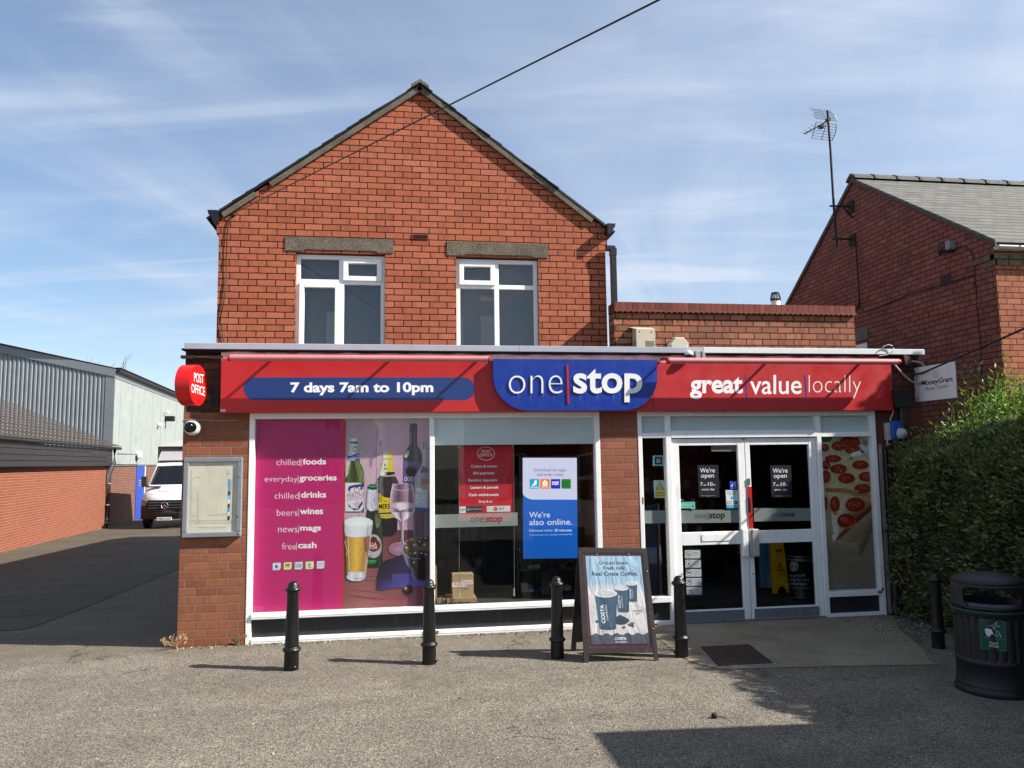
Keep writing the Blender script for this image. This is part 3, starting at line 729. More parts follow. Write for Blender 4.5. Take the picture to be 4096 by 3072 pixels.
def solid_letters(name, t, bl, br, h, k, y, depth, weight, mat, parent):
    vs, fc, asp = text_mesh(t, weight, 1.0); pl = YP(y); m = MB()
    m.add([pl.at(k(bl[0]+u*(br[0]-bl[0]), bl[1]+u*(br[1]-bl[1])-h*v), depth*(z+1)/2) for u, v, z in vs], fc)
    return m.build(name, mat, parent)
a = Art(YP(-0.195), zC, eps=0.00006)
for x, y, w_ in ((1022, 596, 12), (1130, 592, 9), (1240, 592, 9), (1330, 594, 10), (1560, 600, 14), (1705, 600, 16), (1845, 600, 16), (1985, 668, 5), (980, 590, 6), (1900, 596, 7)):
    a.poly([(x-w_*.5, y), (x+w_*.5, y), (x+w_*.35, y+random.uniform(50, 68)*(0.5 if y > 650 else 1.4)), (x-w_*.35, y+random.uniform(50, 68)*(0.5 if y > 650 else 1.4))], ['3f5cab', '3f5cab', '14348f', '14348f'])
a.build('drip_stains', M_GLOSS, fs)
solid_letters('lettering', 'one', (940, 594), (1403, 592), 157, zC, -0.195, 0.012, -0.020, M_LETTER, fs)
solid_letters('lettering', 'stop', (1497, 669), (2094, 667), 291, zC, -0.195, 0.012, 0.022, M_LETTER, fs)
pl = YP(-0.195); m = MB(); m.prism([pl.at(zC(*q), 0.012) for q in ((1438, 346), (1454, 343), (1463, 676), (1447, 678))], (0, 0.012, 0)); m.build('divider_bar', paint('red_bar', 'b81c28', 0.4), fs)
for i, (x0, x1, ap_) in enumerate(((-1.787, 1.041, (-1.32, -0.02, 0.98)), (3.160, 6.127, (3.18, 4.55, 5.80)))):
    t = thing('trough_light', ['pink faded tube light over the opening-hours half of the red sign', 'pink faded tube light over the slogan half of the red sign'][i], 'light', (x0, -0.1, 3.1), 'tube lights above the red sign')
    zc = 3.100; yc = -0.335
    b = MB(); b.tube([(x0, yc, zc), (x1, yc, zc+0.004)], 0.036, 16, True); b.build('tube_housing', paint('faded_pink_tube', 'c8787e', 0.55, dirt=0.15, scale=3), t)
    M_CAP = paint('red_end_cap', 'a82a33', 0.5)
    for xe in (x0, x1): e = MB(); e.tube([(xe-0.012, yc, zc), (xe+0.012, yc, zc)], 0.039, 16); e.build('end_cap', M_CAP, t)
    for x in ap_:
        b = MB(); b.tube([(x, -0.0, 3.155), (x, -0.14, 3.155), (x, yc+.02, zc+0.012)], 0.016, 8); b.box(x-0.04, x+0.04, -0.03, -0.02, 3.13, 3.18); b.build('arm', paint('red_arm', '8e2a2e', 0.6, dirt=0.3), t)
# projecting disc
pf = Plane((-1.80, -0.4, 2.9), (math.cos(R(9)), -math.sin(R(9)), 0))
zP = zm(700, 1380, .24116)
ctr = on_y(zP(388, 666), -0.42); pf = Plane(ctr, (math.cos(R(10)), -math.sin(R(10)), 0))
ds = thing('projecting_disc_sign', 'round red projecting sign with two white words standing out from the left brick pier', 'sign', (ctr.x, 0, ctr.z))
nrm = pf.n; side = Vector((0, 0, 1)).cross(nrm).normalized()
rad = (pf.at(zP(388, 328))-pf.at(zP(388, 1004))).length/2
m = MB(); n_ = 48
ring = [ctr+side*(rad*math.cos(2*math.pi*i/n_))+Vector((0, 0, rad*math.sin(2*math.pi*i/n_))) for i in range(n_)]
m.prism(ring, nrm*-0.155, False); m.smooth = [len(f) == 4 for f in m.f]
m.build('disc', paint('post_red', 'cf1414', 0.35, dirt=0.05), ds)
a = Art(pf, zP)
a.lay = 15
a.text('POST', (318, 606), (474, 642), 150, 'f2f2f2', -0.004)
a.text('OFFICE', (273, 784), (494, 846), 146, 'f2f2f2', -0.004)
a.build('lettering', M_GLOSS, ds)
m = MB(); c0 = ctr-nrm*0.08
m.tube([c0+Vector((0, rad-0.02, 0)), (c0.x+0.02, 0, c0.z)], 0.025, 8); m.bevbox(-2.035, -1.955, -0.012, 0.0, 2.60, 2.80, 0.003); m.build('wall_bracket', M_BLACKP, ds)
# notice board
zN = zm(700, 1780, .42017)
yn = -0.055
def rectY(k, x0, y0, x1, y1, y):
    p0 = on_y(k(x0, y0), y); p1 = on_y(k(x1, y1), y); return min(p0.x, p1.x), max(p0.x, p1.x), min(p0.z, p1.z), max(p0.z, p1.z)
X0, X1, Z0, Z1 = rectY(zN, 84, 121, 625, 870, yn)
nb = thing('notice_board', 'empty grey-framed wall notice board with a blue tape scrap on the left pier', 'notice board', ((X0+X1)/2, 0, Z0))
m = MB(); t = 0.052
m.bevbox(X0, X1, yn, 0, Z1-t, Z1, 0.006); m.bevbox(X0, X1, yn, 0, Z0, Z0+t, 0.006); m.bevbox(X0, X0+t, yn, 0, Z0+t, Z1-t, 0.006); m.bevbox(X1-t, X1, yn, 0, Z0+t, Z1-t, 0.006)
m.build('frame', paint('grey_aluminium', '878d96', 0.4, 0.3, dirt=0.1), nb)
m = MB(); m.box(X0+t, X1-t, yn+0.02, -0.002, Z0+t, Z1-t); m.build('back_panel', paint('stained_cream_panel', 'cbc9b6', 0.5, dirt=0.15, scale=4, grime=('8f8b74', 0.35)), nb)
a = Art(YP(yn+0.0195), zN); st = 'aeab96'
for q in ([(150, 345), (195, 310), (245, 310)], [(155, 220), (150, 660)], [(215, 455), (222, 735)], [(145, 670), (208, 670)], [(310, 670), (490, 660), (560, 655)], [(135, 722), (545, 718)], [(170, 742), (545, 742)], [(215, 786), (490, 786)], [(485, 272), (522, 272)], [(503, 235), (505, 300)], [(290, 192), (465, 186)], [(572, 215), (545, 690)]):
    a.line(q, 8, st)
a.line([(160, 215), (160, 245)], 6, 'e6e6e0'); a.ell(197, 320, 5, 6, 'f2f2ee')
for i, c in enumerate(['3e97d6', '3a8fd0', '4aa0da', '2d2f33', '6fc0ea', 'd9e6e0', '1d2a30', '3e97d6', 'cfd8d4', '15181a']):
    y = 325+i*39; x = 517-i*0.6; a.poly([(x-9, y), (x+12, y), (x+6, y+39), (x-12, y+39)], c)
a.line([(540, 335), (530, 480), (522, 600)], 7, 'c9a77c'); a.poly([(495, 822), (520, 805), (532, 820), (510, 830)], 'dddccc')
a.build('tape_marks', M_PLAIN, nb)
p = MB(); p.quad((X0+t, yn+.008, Z0+t), (X1-t, yn+.008, Z0+t), (X1-t, yn+.008, Z1-t), (X0+t, yn+.008, Z1-t)); p.build('pane', mk_glass('thin_pane', (0.98, 0.98, 0.98), 0.35, 0.2), nb)
M_LK = M_SCREW
for q in ((613, 299), (600, 680), (605, 843)): c = on_y(zN(*q), yn); m = MB(); m.lathe([(0, -0.006), (0.010, -0.004), (0.011, 0.0)], (c.x, yn, c.z), 10, 'y'); m.build('lock', M_SCREW, nb)
# dome camera on the pier
c = on_y(zP(240, 1362), -0.12)
cc = thing('dome_camera', 'white dome security camera mounted on the left brick pier', 'camera', (c.x, 0, c.z))
m = MB(); m.lathe([(0.001, 0.0), (0.088, 0.0), (0.090, -0.03), (0.086, -0.075), (0.074, -0.095), (0.058, -0.10)], (c.x+0.012, 0, c.z), 28, 'y'); m.build('housing', paint('camera_white', 'd4d2cb', 0.35, dirt=0.2, scale=20), cc)
m = MB(); m.lathe([(0.060, -0.095), (0.056, -0.118), (0.042, -0.142), (0.022, -0.154), (0.001, -0.157)], (c.x-0.004, 0, c.z), 24, 'y'); m.build('dome', paint('smoked_dome', '08090b', 0.06, dirt=0.0), cc)
m = MB(); a0 = on_y(zP(140, 1250), -0.012); a1 = on_y(zP(1045, 1252), -0.012)
m.tube([a0+Vector((-.01, 0.0, -.02)), a0, on_y(zP(240, 1235), -0.02), on_y(zP(500, 1250), -0.012), a1], 0.006, 6); m.build('wire', M_CABLEG, cc)
# projecting transfer sign on the right pier
zR = zm(3296, 1300, .36166)
pL = on_y(zR(1000, 660), 0.0); pRr = on_y(zR(1450, 604), -0.60)
dd = pRr-pL; ps = Plane(pL, (dd.y, -dd.x, 0))
ms = thing('projecting_board_sign', 'faded white rectangular board sign with black lettering projecting over the hedge', 'sign', (pL.x, 0, pL.z))
m = MB(); m.prism([ps.at(zR(*q)) for q in ((1048, 468), (1437, 403), (1463, 803), (1062, 846))], ps.n*-0.02); m.build('board', paint('weathered_white_board', 'e4e0e4', 0.6, dirt=0.15, scale=5, grime=('9a9799', 0.35)), ms)
m = MB(); m.prism([ps.at(zR(*q), 0.001) for q in ((993, 477), (1050, 467), (1066, 846), (1010, 850))], ps.n*-0.03)
m.m = 1
for q in ((1005, 508), (1025, 610), (1014, 715), (1038, 822)): m.lathe([(0, 0), (0.012, 0.0)], ps.at(zR(*q), 0.004), 8, 'y')
m.build('flange', [paint('flange_white', 'cfccd2', 0.5, dirt=0.2), M_BLACKP], ms)
a = Art(ps, zR); a.lay = 40
a.text('MoneyGram', (1072, 692), (1416, 640), 78, '151518', 0.022, 0.12)
a.ell(1424, 636, 4, 4, '77757a')
a.text('Money Transfer', (1114, 742), (1378, 700), 54, '1d1d22', -0.004, 0.12)
a.ring(1237, 552, 33, 36, 5, 'b0acb2'); a.line([(1222, 552), (1252, 540)], 4, 'b0acb2'); a.ring(1237, 556, 17, 19, 4, 'b0acb2')
a.build('lettering', M_PLAIN, ms)

# ------------------------------------------------------------------ window graphics
YPOST = 0.085
zF = zm(700, 2000, .46293); zQ = zm(980, 1780, .52493); zI = zm(1060, 2220, .22047)
mp = thing('window_graphic', 'tall magenta window graphic with six lines of white words', 'poster', (-1.1, YPOST, 0.33))
a = Art(YP(YPOST), lambda x, y: (x, y), gain=1.0)
MAG = 'b81c68'
a.poly([zB(693, 806), zB(1462, 806), zF(1436, 960), zF(648, 990)], MAG)
a.poly([zB(1455, 806), zB(1480, 806), zF(1450, 960), zF(1428, 960)], 'c2203f')
def words_line(x0, x1, b0, t0, s0, bar, x2, x3, b1, t1, s1):
    a.text(s0, zQ(x0, b0), zQ(x1, b0), (b0-t0)*.52493, 'efe8ee', -0.012)
    a.line([zQ(bar[0], bar[1]), zQ(bar[0]-1, bar[2])], 1.7, 'efe8ee')
    a.text(s1, zQ(x2, b1), zQ(x3, b1-2), (b1-t1)*.52493, 'f2ecf0', 0.026)
words_line(240, 421, 154, 107, 'chilled', (430, 105, 166), 440, 617, 150, 103, 'foods')
words_line(150, 400, 293, 237, 'everyday', (405, 232, 292), 415, 699, 286, 230, 'groceries')
words_line(226, 410, 409, 363, 'chilled', (417, 357, 418), 428, 618, 403, 355, 'drinks')
words_line(243, 398, 538, 491, 'beers', (407, 487, 545), 418, 595, 529, 482, 'wines')
words_line(252, 400, 665, 631, 'news', (409, 614, 673), 420, 579, 667, 623, 'mags')
words_line(282, 388, 795, 748, 'free', (394, 742, 803), 404, 545, 788, 740, 'cash')
for i, (x0, y0, x1, y1) in enumerate(((135, 138, 290, 282), (335, 130, 490, 272), (532, 123, 690, 268), (730, 115, 890, 262), (932, 108, 1085, 252))):
    P = lambda x, y: zI(x, y)
    for gsz, colr in ((0, '2a2450'), (6, ['dcdcea', 'e0dfa0', 'd4dfe2', 'e3e6bf', 'dde0e6'][i])):
        q = []
        r = 28
        for k in range(6): t = R(180+18*k); q.append(P(x0+gsz+r*0.5+r*.5*math.cos(t), y0+gsz+r*.5+r*.5*math.sin(t)))
        q.append(P(x1-gsz, y0+gsz-6+(0)))
        for k in range(6): t = R(18*k); q.append(P(x1-gsz-45+45*math.cos(t), y1-gsz-45+45*math.sin(t)))
        q.append(P(x0+gsz, y1-gsz))
        a.poly(q, colr)
a.poly([zI(168, 200), zI(195, 185), zI(205, 155), zI(215, 160), zI(210, 190), zI(230, 205), zI(240, 180), zI(245, 205), zI(225, 238), zI(195, 235)], '2a4a9a')
a.ring(*zI(210, 215), 58*.22, 50*.22, 3*.22+.6, '7d4a52', a0=20, a1=160)
a.ell(*zI(412, 200), 60*.22, 55*.22, 'd8d35e', 'd9d87a'); a.text('PP', zI(372, 212), zI(452, 208), 44*.22, '121620', 0.04); a.text('paypoint', zI(368, 228), zI(452, 224), 14*.22, '30343a')
a.text('Lyca', zI(553, 195), zI(668, 190), 46*.22, '3f8f6a', 0.02); a.text('mobile', zI(550, 214), zI(668, 208), 22*.22, '1f4f9a', 0.03); a.line([zI(552, 226), zI(668, 222)], 1.2, '3a5f9a')
a.ell(*zI(806, 180), 42*.22, 44*.22, 'f0f0e6', 'c9c67a'); a.ring(*zI(806, 180), 16*.22, 34*.22, 2.4, '14161c'); a.rect(*zI(780, 222), *zI(848, 238), 'b7b24a')
a.text('freecash', zI(945, 170), zI(1075, 165), 26*.22, '4a4a6a', 0.0); a.text('withdrawals', zI(948, 212), zI(1070, 207), 20*.22, '7a7a90')
a.rect(*zF(676, 915), *zF(760, 972), 'b23678')
a.build('print', M_PLAIN, mp)

dpst = thing('window_graphic', 'colourful window graphic of beer bottles, wine and olives beside the magenta panel', 'poster', (0, YPOST, 0.33))
a = Art(YP(YPOST), lambda x, y: (x, y))
Y3 = zm(1380, 1650, .24112); Y4 = zm(1340, 2050, .24111)
T3 = lambda *p: [Y3(*q) for q in p]; T4 = lambda *p: [Y4(*q) for q in p]
x_l0, x_l1 = zB(1479, 806), zF(1450, 960); x_r0, x_r1 = zC(256, 800), zG(36, 930)
def edge(y): # left, right limits of the sheet at photo row y
    f0 = (y-x_l0[1])/(x_l1[1]-x_l0[1]); f1 = (y-x_r0[1])/(x_r1[1]-x_r0[1])
    return x_l0[0]+(x_l1[0]-x_l0[0])*f0, x_r0[0]+(x_r1[0]-x_r0[0])*f1
rows = [1670, 1740, 1820, 1900, 1980, 2060, 2125]
a.grid([(y, *edge(y)) for y in rows], ['b8a3ae', 'c9a9b8', 'd0a6bb', 'c49bb2', 'b58aa6'])
a.grid([(y, *edge(y)) for y in (2120, 2200, 2300, 2380, 2432, 2452)], ['7d4a48', '93585a', '8a4c50', '7a4250', '5f3440'], [0.55, 0.75, 1.0, 1.1, 1.05, 1.0])
for i in range(26):   # grain of the table top and the planks behind
    y = random.uniform(2150, 2440); l, r_ = edge(y); x = random.uniform(l, r_-120); a.line([(x, y), (min(x+random.uniform(60, 150), r_-3), y+random.uniform(4, 14))], random.uniform(0.8, 1.8), '5a3034')
for x in (1440, 1508, 1555, 1655): a.line([(x, 1672), (x-2, 2110)], 1.6, 'a78698')
for x, y, s in ((1522, 1775, 9), (1484, 1850, 12), (1504, 1810, 6)): a.ell(x, y, s*.5, s*1.9, '96597c', 'c29ab0')
GL = ['0e1509', '2c3a14', '5d6a35', '3a471b', '222e10', '141c0a']
def body(k, pts, cols, tone=None): a.grid([(k(0, y)[1], k(l, y)[0], k(r_, y)[0]) for y, l, r_ in pts], cols, tone)
# dark wine bottle
DW = ['0b0a12', '2b2838', '100e18', '14111c', '55506a', '181422', '08070c']
body(Y3, [(300, 1070, 1196), (540, 1070, 1196), (600, 1035, 1235), (680, 985, 1275), (740, 972, 1284), (1640, 955, 1284)], DW)
body(Y3, [(180, 1072, 1196), (235, 1072, 1196), (240, 1066, 1200), (300, 1066, 1200)], ['0c0b12', '4a4658', '14121c', '0c0b12', '2e2b3a', '0a0910'])
a.poly(T3((1000, 700), (1020, 640), (1060, 630), (1062, 690), (1030, 740), (1000, 760)), 'b9b6c8')
a.poly(T3((967, 792), (1120, 822), (1278, 815), (1278, 1180), (1170, 1250), (1060, 1240), (960, 1180)), ['56457e', '5d4a86', '463868', '3c3058', '4a3a70', '54427a', '5e4a88'])
a.ell(*Y3(1095, 975), 92*.241, 90*.241, '121018', '1c1824'); a.ell(*Y3(1070, 985), 46*.241, 40*.241, '2a1c1c', '141016')
a.text('OGIO', Y3(982, 1140), Y3(1140, 1136), 72*.241, 'd9d2e2', 0.01); a.text('pinotage', Y3(1072, 1172), Y3(1148, 1172), 18*.241, 'c9c2d6')
# green bottle, left
body(Y3, [(800, 38, 238), (860, 22, 262), (930, 12, 296), (1000, 6, 316), (1080, 5, 320), (1660, 4, 312)], ['2a3314', '55622e', '3c4a1c', '2e3b14', '46541f', '7e8a4a', '1a230c'])
a.poly(T3((10, 870), (40, 800), (95, 800), (90, 900), (60, 1010), (10, 1090)), ['b9bcae', 'd5d6cc', 'a4a890', '7a8060', 'c4c6b6', 'a5a894'])
body(Y3, [(515, 76, 215), (600, 66, 218), (690, 52, 226), (720, 46, 228)], ['b8c4c6', 'dde2e4', 'e6e8ea', 'd2d8dc', 'a9b4b8'])
body(Y3, [(428, 70, 210), (460, 66, 212), (482, 70, 208)], ['a9bab6', 'e2e6e2', 'e9ece8', 'b4c0bc']); body(Y3, [(482, 78, 206), (518, 110, 204)], ['1f5a38', '4aa06a', '2a7a4a', '1c5a34'])
body(Y3, [(722, 45, 230), (762, 40, 234), (800, 38, 238)], ['24327a', '6a78b4', 'aab0d2', '34428c', '1f2a66']); a.poly(T3((46, 735), (228, 672), (230, 700), (44, 762)), '2c3a86'); a.poly(T3((44, 765), (232, 730), (236, 760), (40, 800)), '8d96c6')
a.ring(*Y3(168, 605), 42*.241, 48*.241, 9*.241, 'a85a6a'); a.rect(*Y3(160, 560), *Y3(178, 590), '2c3566')
a.rrect(*Y3(4, 1165), *Y3(310, 1640), 22, 'd6d3dc', corners=(0, 1, 1, 0)); a.poly(T3((45, 1280), (65, 1225), (160, 1200), (295, 1185), (305, 1230), (160, 1240), (85, 1270), (90, 1330)), '26356e'); a.poly(T3((255, 1240), (300, 1225), (285, 1290), (255, 1280)), '26356e')
a.ring(*Y3(195, 1285), 48*.241, 50*.241, 13*.241, 'b86a78'); a.rect(*Y3(186, 1230), *Y3(206, 1258), '2a3a78')
a.text('PERONI', Y3(36, 1428), Y3(304, 1404), 84*.241, 'b3476a', 0.0); a.text('NASTRO AZZURRO', Y3(36, 1468), Y3(300, 1442), 36*.241, 'b3476a', -0.005)
a.ell(*Y3(200, 1520), 60*.241, 50*.241, 'c79aa8', 'd3bcc6'); a.poly(T3((50, 1510), (110, 1580), (200, 1590), (290, 1460), (292, 1520), (230, 1610), (150, 1625), (60, 1560)), '2a3a78'); a.text('BIRRA SUPERIORE', Y3(84, 1598), Y3(226, 1600), 20*.241, 'cfd2e2', 0.0)
# cider bottle
body(Y3, [(1060, 575, 835), (1110, 535, 870), (1170, 518, 893), (1200, 516, 897), (1300, 540, 900), (1660, 556, 900)], ['1b1016', '6f6a70', '2a1820', '321a24', '2a141c', '48343e', '140a10'])
body(Y3, [(770, 640, 782), (830, 626, 792), (900, 606, 806), (985, 584, 822)], ['d6d2a6', 'd9d6be', 'd6d6b0', 'd2be1c', 'dcc826', 'c9b41c'])
body(Y3, [(650, 636, 780), (675, 630, 788), (765, 632, 786)], ['d2d2c0', 'e2e2d2', 'd9cf5e', 'e0ce2a', 'd2bc1c'])
a.text('B', Y3(652, 893), Y3(682, 893), 44*.241, '1a1810', 0.02); a.text('MERS', Y3(650, 952), Y3(712, 950), 34*.241, '24221a', 0.01); a.line([Y3(634, 770), Y3(784, 776)], 1.5, '9a8c18')
body(Y3, [(985, 582, 824), (1015, 578, 828), (1045, 572, 832)], ['d8d8d2', 'e2e2de', '16141a', '1a181e', '26242a']); a.line([Y3(572, 1040), Y3(700, 1058), Y3(832, 1032)], 2.6, 'd9d7cf')
a.poly(T3((552, 1345), (590, 1340), (628, 1385), (640, 1400), (760, 1420), (760, 1662), (552, 1662)), 'd8bf22'); a.line(T3((556, 1345), (590, 1342), (628, 1388), (760, 1420)), 1.6, '2a2410')
a.ring(*Y3(584, 1395), 26*.241, 28*.241, 9*.241, '1c1808'); a.ring(*Y3(584, 1448), 31*.241, 34*.241, 10*.241, '1c1808'); a.line(T3((562, 1360), (562, 1480)), 2.2, '1c1808')
a.text('1887', Y3(638, 1482), Y3(708, 1484), 18*.241, '3a3210', 0.01); a.text('MERS', Y3(562, 1604), Y3(744, 1600), 88*.241, '1a1608', 0.02); a.text('GINAL', Y3(556, 1650), Y3(702, 1650), 34*.241, '2a240c', 0.005)
body(Y4, [(-30, 700, 1034), (60, 700, 1036), (300, 760, 1034), (340, 790, 1010), (395, 800, 950)], ['1a1014', '140c10', '181014', '0c080a', '0a0708'])
a.poly(T4((722, -30), (1000, -30), (1000, 80), (860, 100), (760, 90), (730, 40)), 'cdb43a'); a.poly(T4((722, 8), (1000, -8), (1000, 18), (728, 30)), '16141a'); a.text('QUALITY CIDER', Y4(735, 72), Y4(905, 72), 22*.241, '4a3e10')
# pink wine bottle, right, cut by the edge of the sheet
PK = ['7a6a80', 'c7b3c4', '9c7f96', '8e6f8a', 'a98ba2', '6f5670']
xr = 1400
body(Y3, [(600, 1285, xr), (830, 1282, xr), (900, 1262, xr), (960, 1215, xr), (1010, 1178, xr), (1060, 1156, xr), (1250, 1152, xr), (1660, 1160, xr)], ['77707c', 'b9b6c2', 'a7a0b0', '9c8ea2', '8d8496', '7b7386'])
body(Y3, [(480, 1300, xr), (500, 1296, xr), (540, 1300, xr), (600, 1292, xr)], ['55505a', 'a9a8ae', '8a8690', 'b5b2ba'])
for y in (500, 530, 560, 590): a.line(T3((1298, y), (1398, y+6)), 1.4, '4a4652')
a.poly(T3((1240, 1000), (1290, 880), (1398, 930), (1398, 1000)), ['7a6286', '55406a', '6a5478', '77608a']); a.poly(T3((1265, 1100), (1398, 1095), (1398, 1240), (1265, 1230)), '9a6a74'); a.poly(T3((1290, 1190), (1398, 1190), (1398, 1300), (1290, 1270)), 'a88a72')
a.poly(T3((1168, 1570), (1398, 1590), (1398, 1662), (1164, 1662)), '2c3f8e')
a.poly(T3((1168, 1240), (1200, 1255), (1240, 1246), (1290, 1285), (1368, 1292), (1366, 1585), (1166, 1555)), ['cdd3dc', 'dfe3e8', 'd9dde4', 'c2cad2', 'b8c2ca', 'aab4c0', 'bec4d0'])
a.text('BLOSSOM', Y3(1182, 1350), Y3(1340, 1366), 40*.241, '3a3f4a', -0.006); a.text('HILL', Y3(1215, 1402), Y3(1282, 1404), 36*.241, '4a4f5a', -0.006); a.line(T3((1220, 1450), (1325, 1455)), 1.2, '8a909a'); a.ring(*Y3(1262, 1522), 32*.241, 24*.241, 1.2, '8a90a0')
body(Y4, [(-20, 1302, 1562), (100, 1300, 1562), (400, 1298, 1562)], ['7a5672', '4e3350', '5d3c58', '46304c', '6a5470', '3a2a40'])
a.line(T4((1300, 405), (1450, 425)), 2.0, 'a08aa0')
# lager bottle
body(Y4, [(-40, 530, 715), (0, 526, 722), (80, 522, 760), (160, 520, 788), (880, 520, 790), (915, 530, 770)], ['0f180c', '243016', '1a2612', '141e0e', '303a26', '0c140a'])
a.poly(T4((660, 40), (720, 20), (770, 120), (740, 230), (690, 260), (670, 160)), ['5a6650', '3c4832', '4a5640', '6a745e', '7c866e', '66725a'])
body(Y3, [(1272, 376, 546), (1400, 362, 552), (1560, 348, 558), (1600, 372, 540), (1636, 410, 470)], ['a8a4b4', 'd9d8e2', 'cfcdd8', 'c2bfcc', '98949f'])
a.vtext('Stella Artois', Y3(446, 1570), Y3(440, 1335), 6, '5a5a78', -0.01)
for i in range(9):
    t = R(-70+i*17); a.line([Y3(470, 1450), Y3(470+70*math.cos(t), 1450+100*math.sin(t))], 0.8, '8a88a0')
a.ell(*Y3(462, 1232), 84*.241, 52*.241, '1c4a30', '153c26'); a.ring(*Y3(462, 1208), 74*.241, 30*.241, 2.2, '8ac0a0'); a.ell(*Y3(462, 1210), 50*.241, 16*.241, '4a8a64', '2c5a40')
a.ell(*Y4(640, 560), 138*.241, 198*.241, 'c8c6d2', 'a9a7b6'); a.ell(*Y4(640, 545), 112*.241, 106*.241, '8a1c2a', '6e1422'); a.poly(T4((560, 430), (640, 395), (700, 430), (690, 470), (600, 490)), '3a2a2a')
a.text('LLA', Y4(580, 552), Y4(692, 556), 58*.241, 'd9cfd2', 0.02); a.text('TOIS', Y4(566, 612), Y4(700, 604), 52*.241, 'd9cfd2', 0.02); a.text('Premium Lager Beer', Y4(545, 675), Y4(684, 662), 22*.241, '6a3a44'); a.ring(*Y4(600, 705), 26*.241, 16*.241, 1, '8a6a70')
a.poly(T4((522, 800), (600, 790), (690, 785), (680, 840), (600, 862), (530, 850)), ['1f7a44', '2fa862', '24864c', '176a38', '1f7e46', '145a30'])
# wine glass
a.ell(*Y4(1080, 605), 182*.241, 108*.241, 'b488a4', '8d5c74'); a.ring(*Y4(1080, 605), 182*.241, 108*.241, 1.3, 'd6c0d2')
body(Y4, [(130, 1084, 1142), (250, 1098, 1134), (480, 1096, 1136), (520, 1070, 1160)], ['d0b6ce', '4a3446', 'b294b2', 'e0d0e0'])
gp = [(1180, 790, 1124), (1235, 776, 1138), (1320, 760, 1150), (1420, 750, 1158), (1500, 746, 1162), (1600, 752, 1156), (1662, 772, 1140)]
body(Y3, gp, ['c9b2c6', '8f6a84', '5c4458', '8a687f', 'ab8aa2', '7d5c74', 'c0a6bc'])
body(Y4, [(-5, 928, 1312), (40, 955, 1290), (90, 1000, 1240), (125, 1060, 1180), (140, 1095, 1130)], ['bda6bc', 'e2d6e0', '6a5466', 'd6c6d4', 'ece2ea', 'b49cb0'])
a.ell(*Y3(955, 1545), 190*.241, 66*.241, 'd0c4d0', 'b8a4b6'); a.poly(T3((845, 1530), (900, 1500), (1000, 1510), (1010, 1600), (900, 1630)), 'dcd6de')
a.line(T3((790, 1235), (752, 1430), (760, 1640)), 1.6, 'e6dce6'); a.line(T3((1124, 1235), (1160, 1430), (1152, 1640)), 1.6, 'e6dce6'); a.ring(*Y3(957, 1236), 166*.241, 60*.241, 1.6, 'ded2de')
# napkin, bowl of olives
a.poly(T4((692, 1275), (698, 1090), (735, 950), (775, 840), (835, 795), (1000, 745), (1120, 690), (1275, 960), (1430, 1090), (1558, 1110), (1558, 1165), (1400, 1225), (1150, 1235), (960, 1256), (760, 1298)), ['3a2c5a', '241c34', '1a1626', '1c1828', '1e1a2a', '221c30', '241e34', '2c2448', '3a3066', '40366e', '4a3f80', '54489a', '54489a', '4a3f86', '40346e'])
a.poly(T4((945, 1020), (1270, 1010), (1400, 1080), (1558, 1150), (1400, 1222), (1150, 1232), (960, 1252)), ['4a4080', '4c4290', '584ea8', '5248a0', '5c52b0', '5a50a8', '4a4090'])
body(Y4, [(640, 1112, 1560), (760, 1150, 1560), (860, 1190, 1560), (960, 1262, 1560), (1060, 1276, 1560), (1130, 1340, 1560)], ['8a7a96', '3a2c40', '1a141c', '120e14', '0c0a0e'])
random.seed(3)
for x, y, rx, ry, c in ((1205, 610, 72, 82, '6f6a34'), (1300, 460, 66, 56, '7f7c3c'), (1336, 560, 66, 78, '8a6a60'), (1420, 500, 60, 60, '16121a'), (1500, 560, 60, 78, '4c5228'), (1345, 700, 64, 82, '7c5a52'), (1450, 700, 60, 70, '1a141a'), (1330, 850, 70, 70, '5a3f44'), (1520, 440, 60, 50, '1c161e'), (1520, 720, 50, 70, '18131a'), (1260, 690, 36, 44, '6f4f48')):
    a.ell(*Y4(x, y), rx*.241, ry*.241, c, tuple(q*0.35 for q in C(c)), off=(-rx*.07, -ry*.09)); a.ell(*Y4(x-rx*.3, y-ry*.35), rx*.05, ry*.045, 'd9d4dc')
a.ell(*Y4(1330, 725), 7, 7, '1a1014'); a.ell(*Y4(1212, 1280), 80*.241, 82*.241, '3a2028', '120a0e', off=(-4, -6)); a.ell(*Y4(1172, 1258), 7, 9, 'b9a9b2', '6a4c58')
a.ring(*Y4(1345, 600), 236*.241, 172*.241, 1.6, 'b9aec4', a0=70, a1=250)
# glass of beer
body(Y4, [(330, 160, 604), (400, 162, 600), (600, 172, 570), (800, 182, 540), (1000, 188, 514), (1060, 186, 512), (1105, 206, 490), (1135, 270, 430)], ['6a4636', 'b98a3c', 'd8a83c', 'e2b850', 'cf9c3a', 'b07a40', 'c9b28a'])
body(Y4, [(985, 190, 516), (1010, 230, 480), (1060, 186, 512), (1105, 206, 490), (1138, 285, 420)], ['b9b4c0', 'dedbe2', 'c6c2cc', 'e6e2e8', 'a9a4b0'])
for i in range(420):
    y = random.uniform(400, 990); f = (y-330)/670; l = 162+26*f; r_ = 600-86*f; x = random.uniform(l+6, r_-6)
    a.ell(*Y4(x, y), random.uniform(.5, 1.1), random.uniform(.5, 1.2), random.choice(['5a3a26', '7a4c2a', 'f2dc96', 'e8c878']), n=5) if i % 1 == 0 else None
    a.lay -= 0.93
a.poly(T4((480, 430), (575, 370), (560, 640), (500, 660)), ['a04a50', 'b0606a', '98525a', '8a4440'])
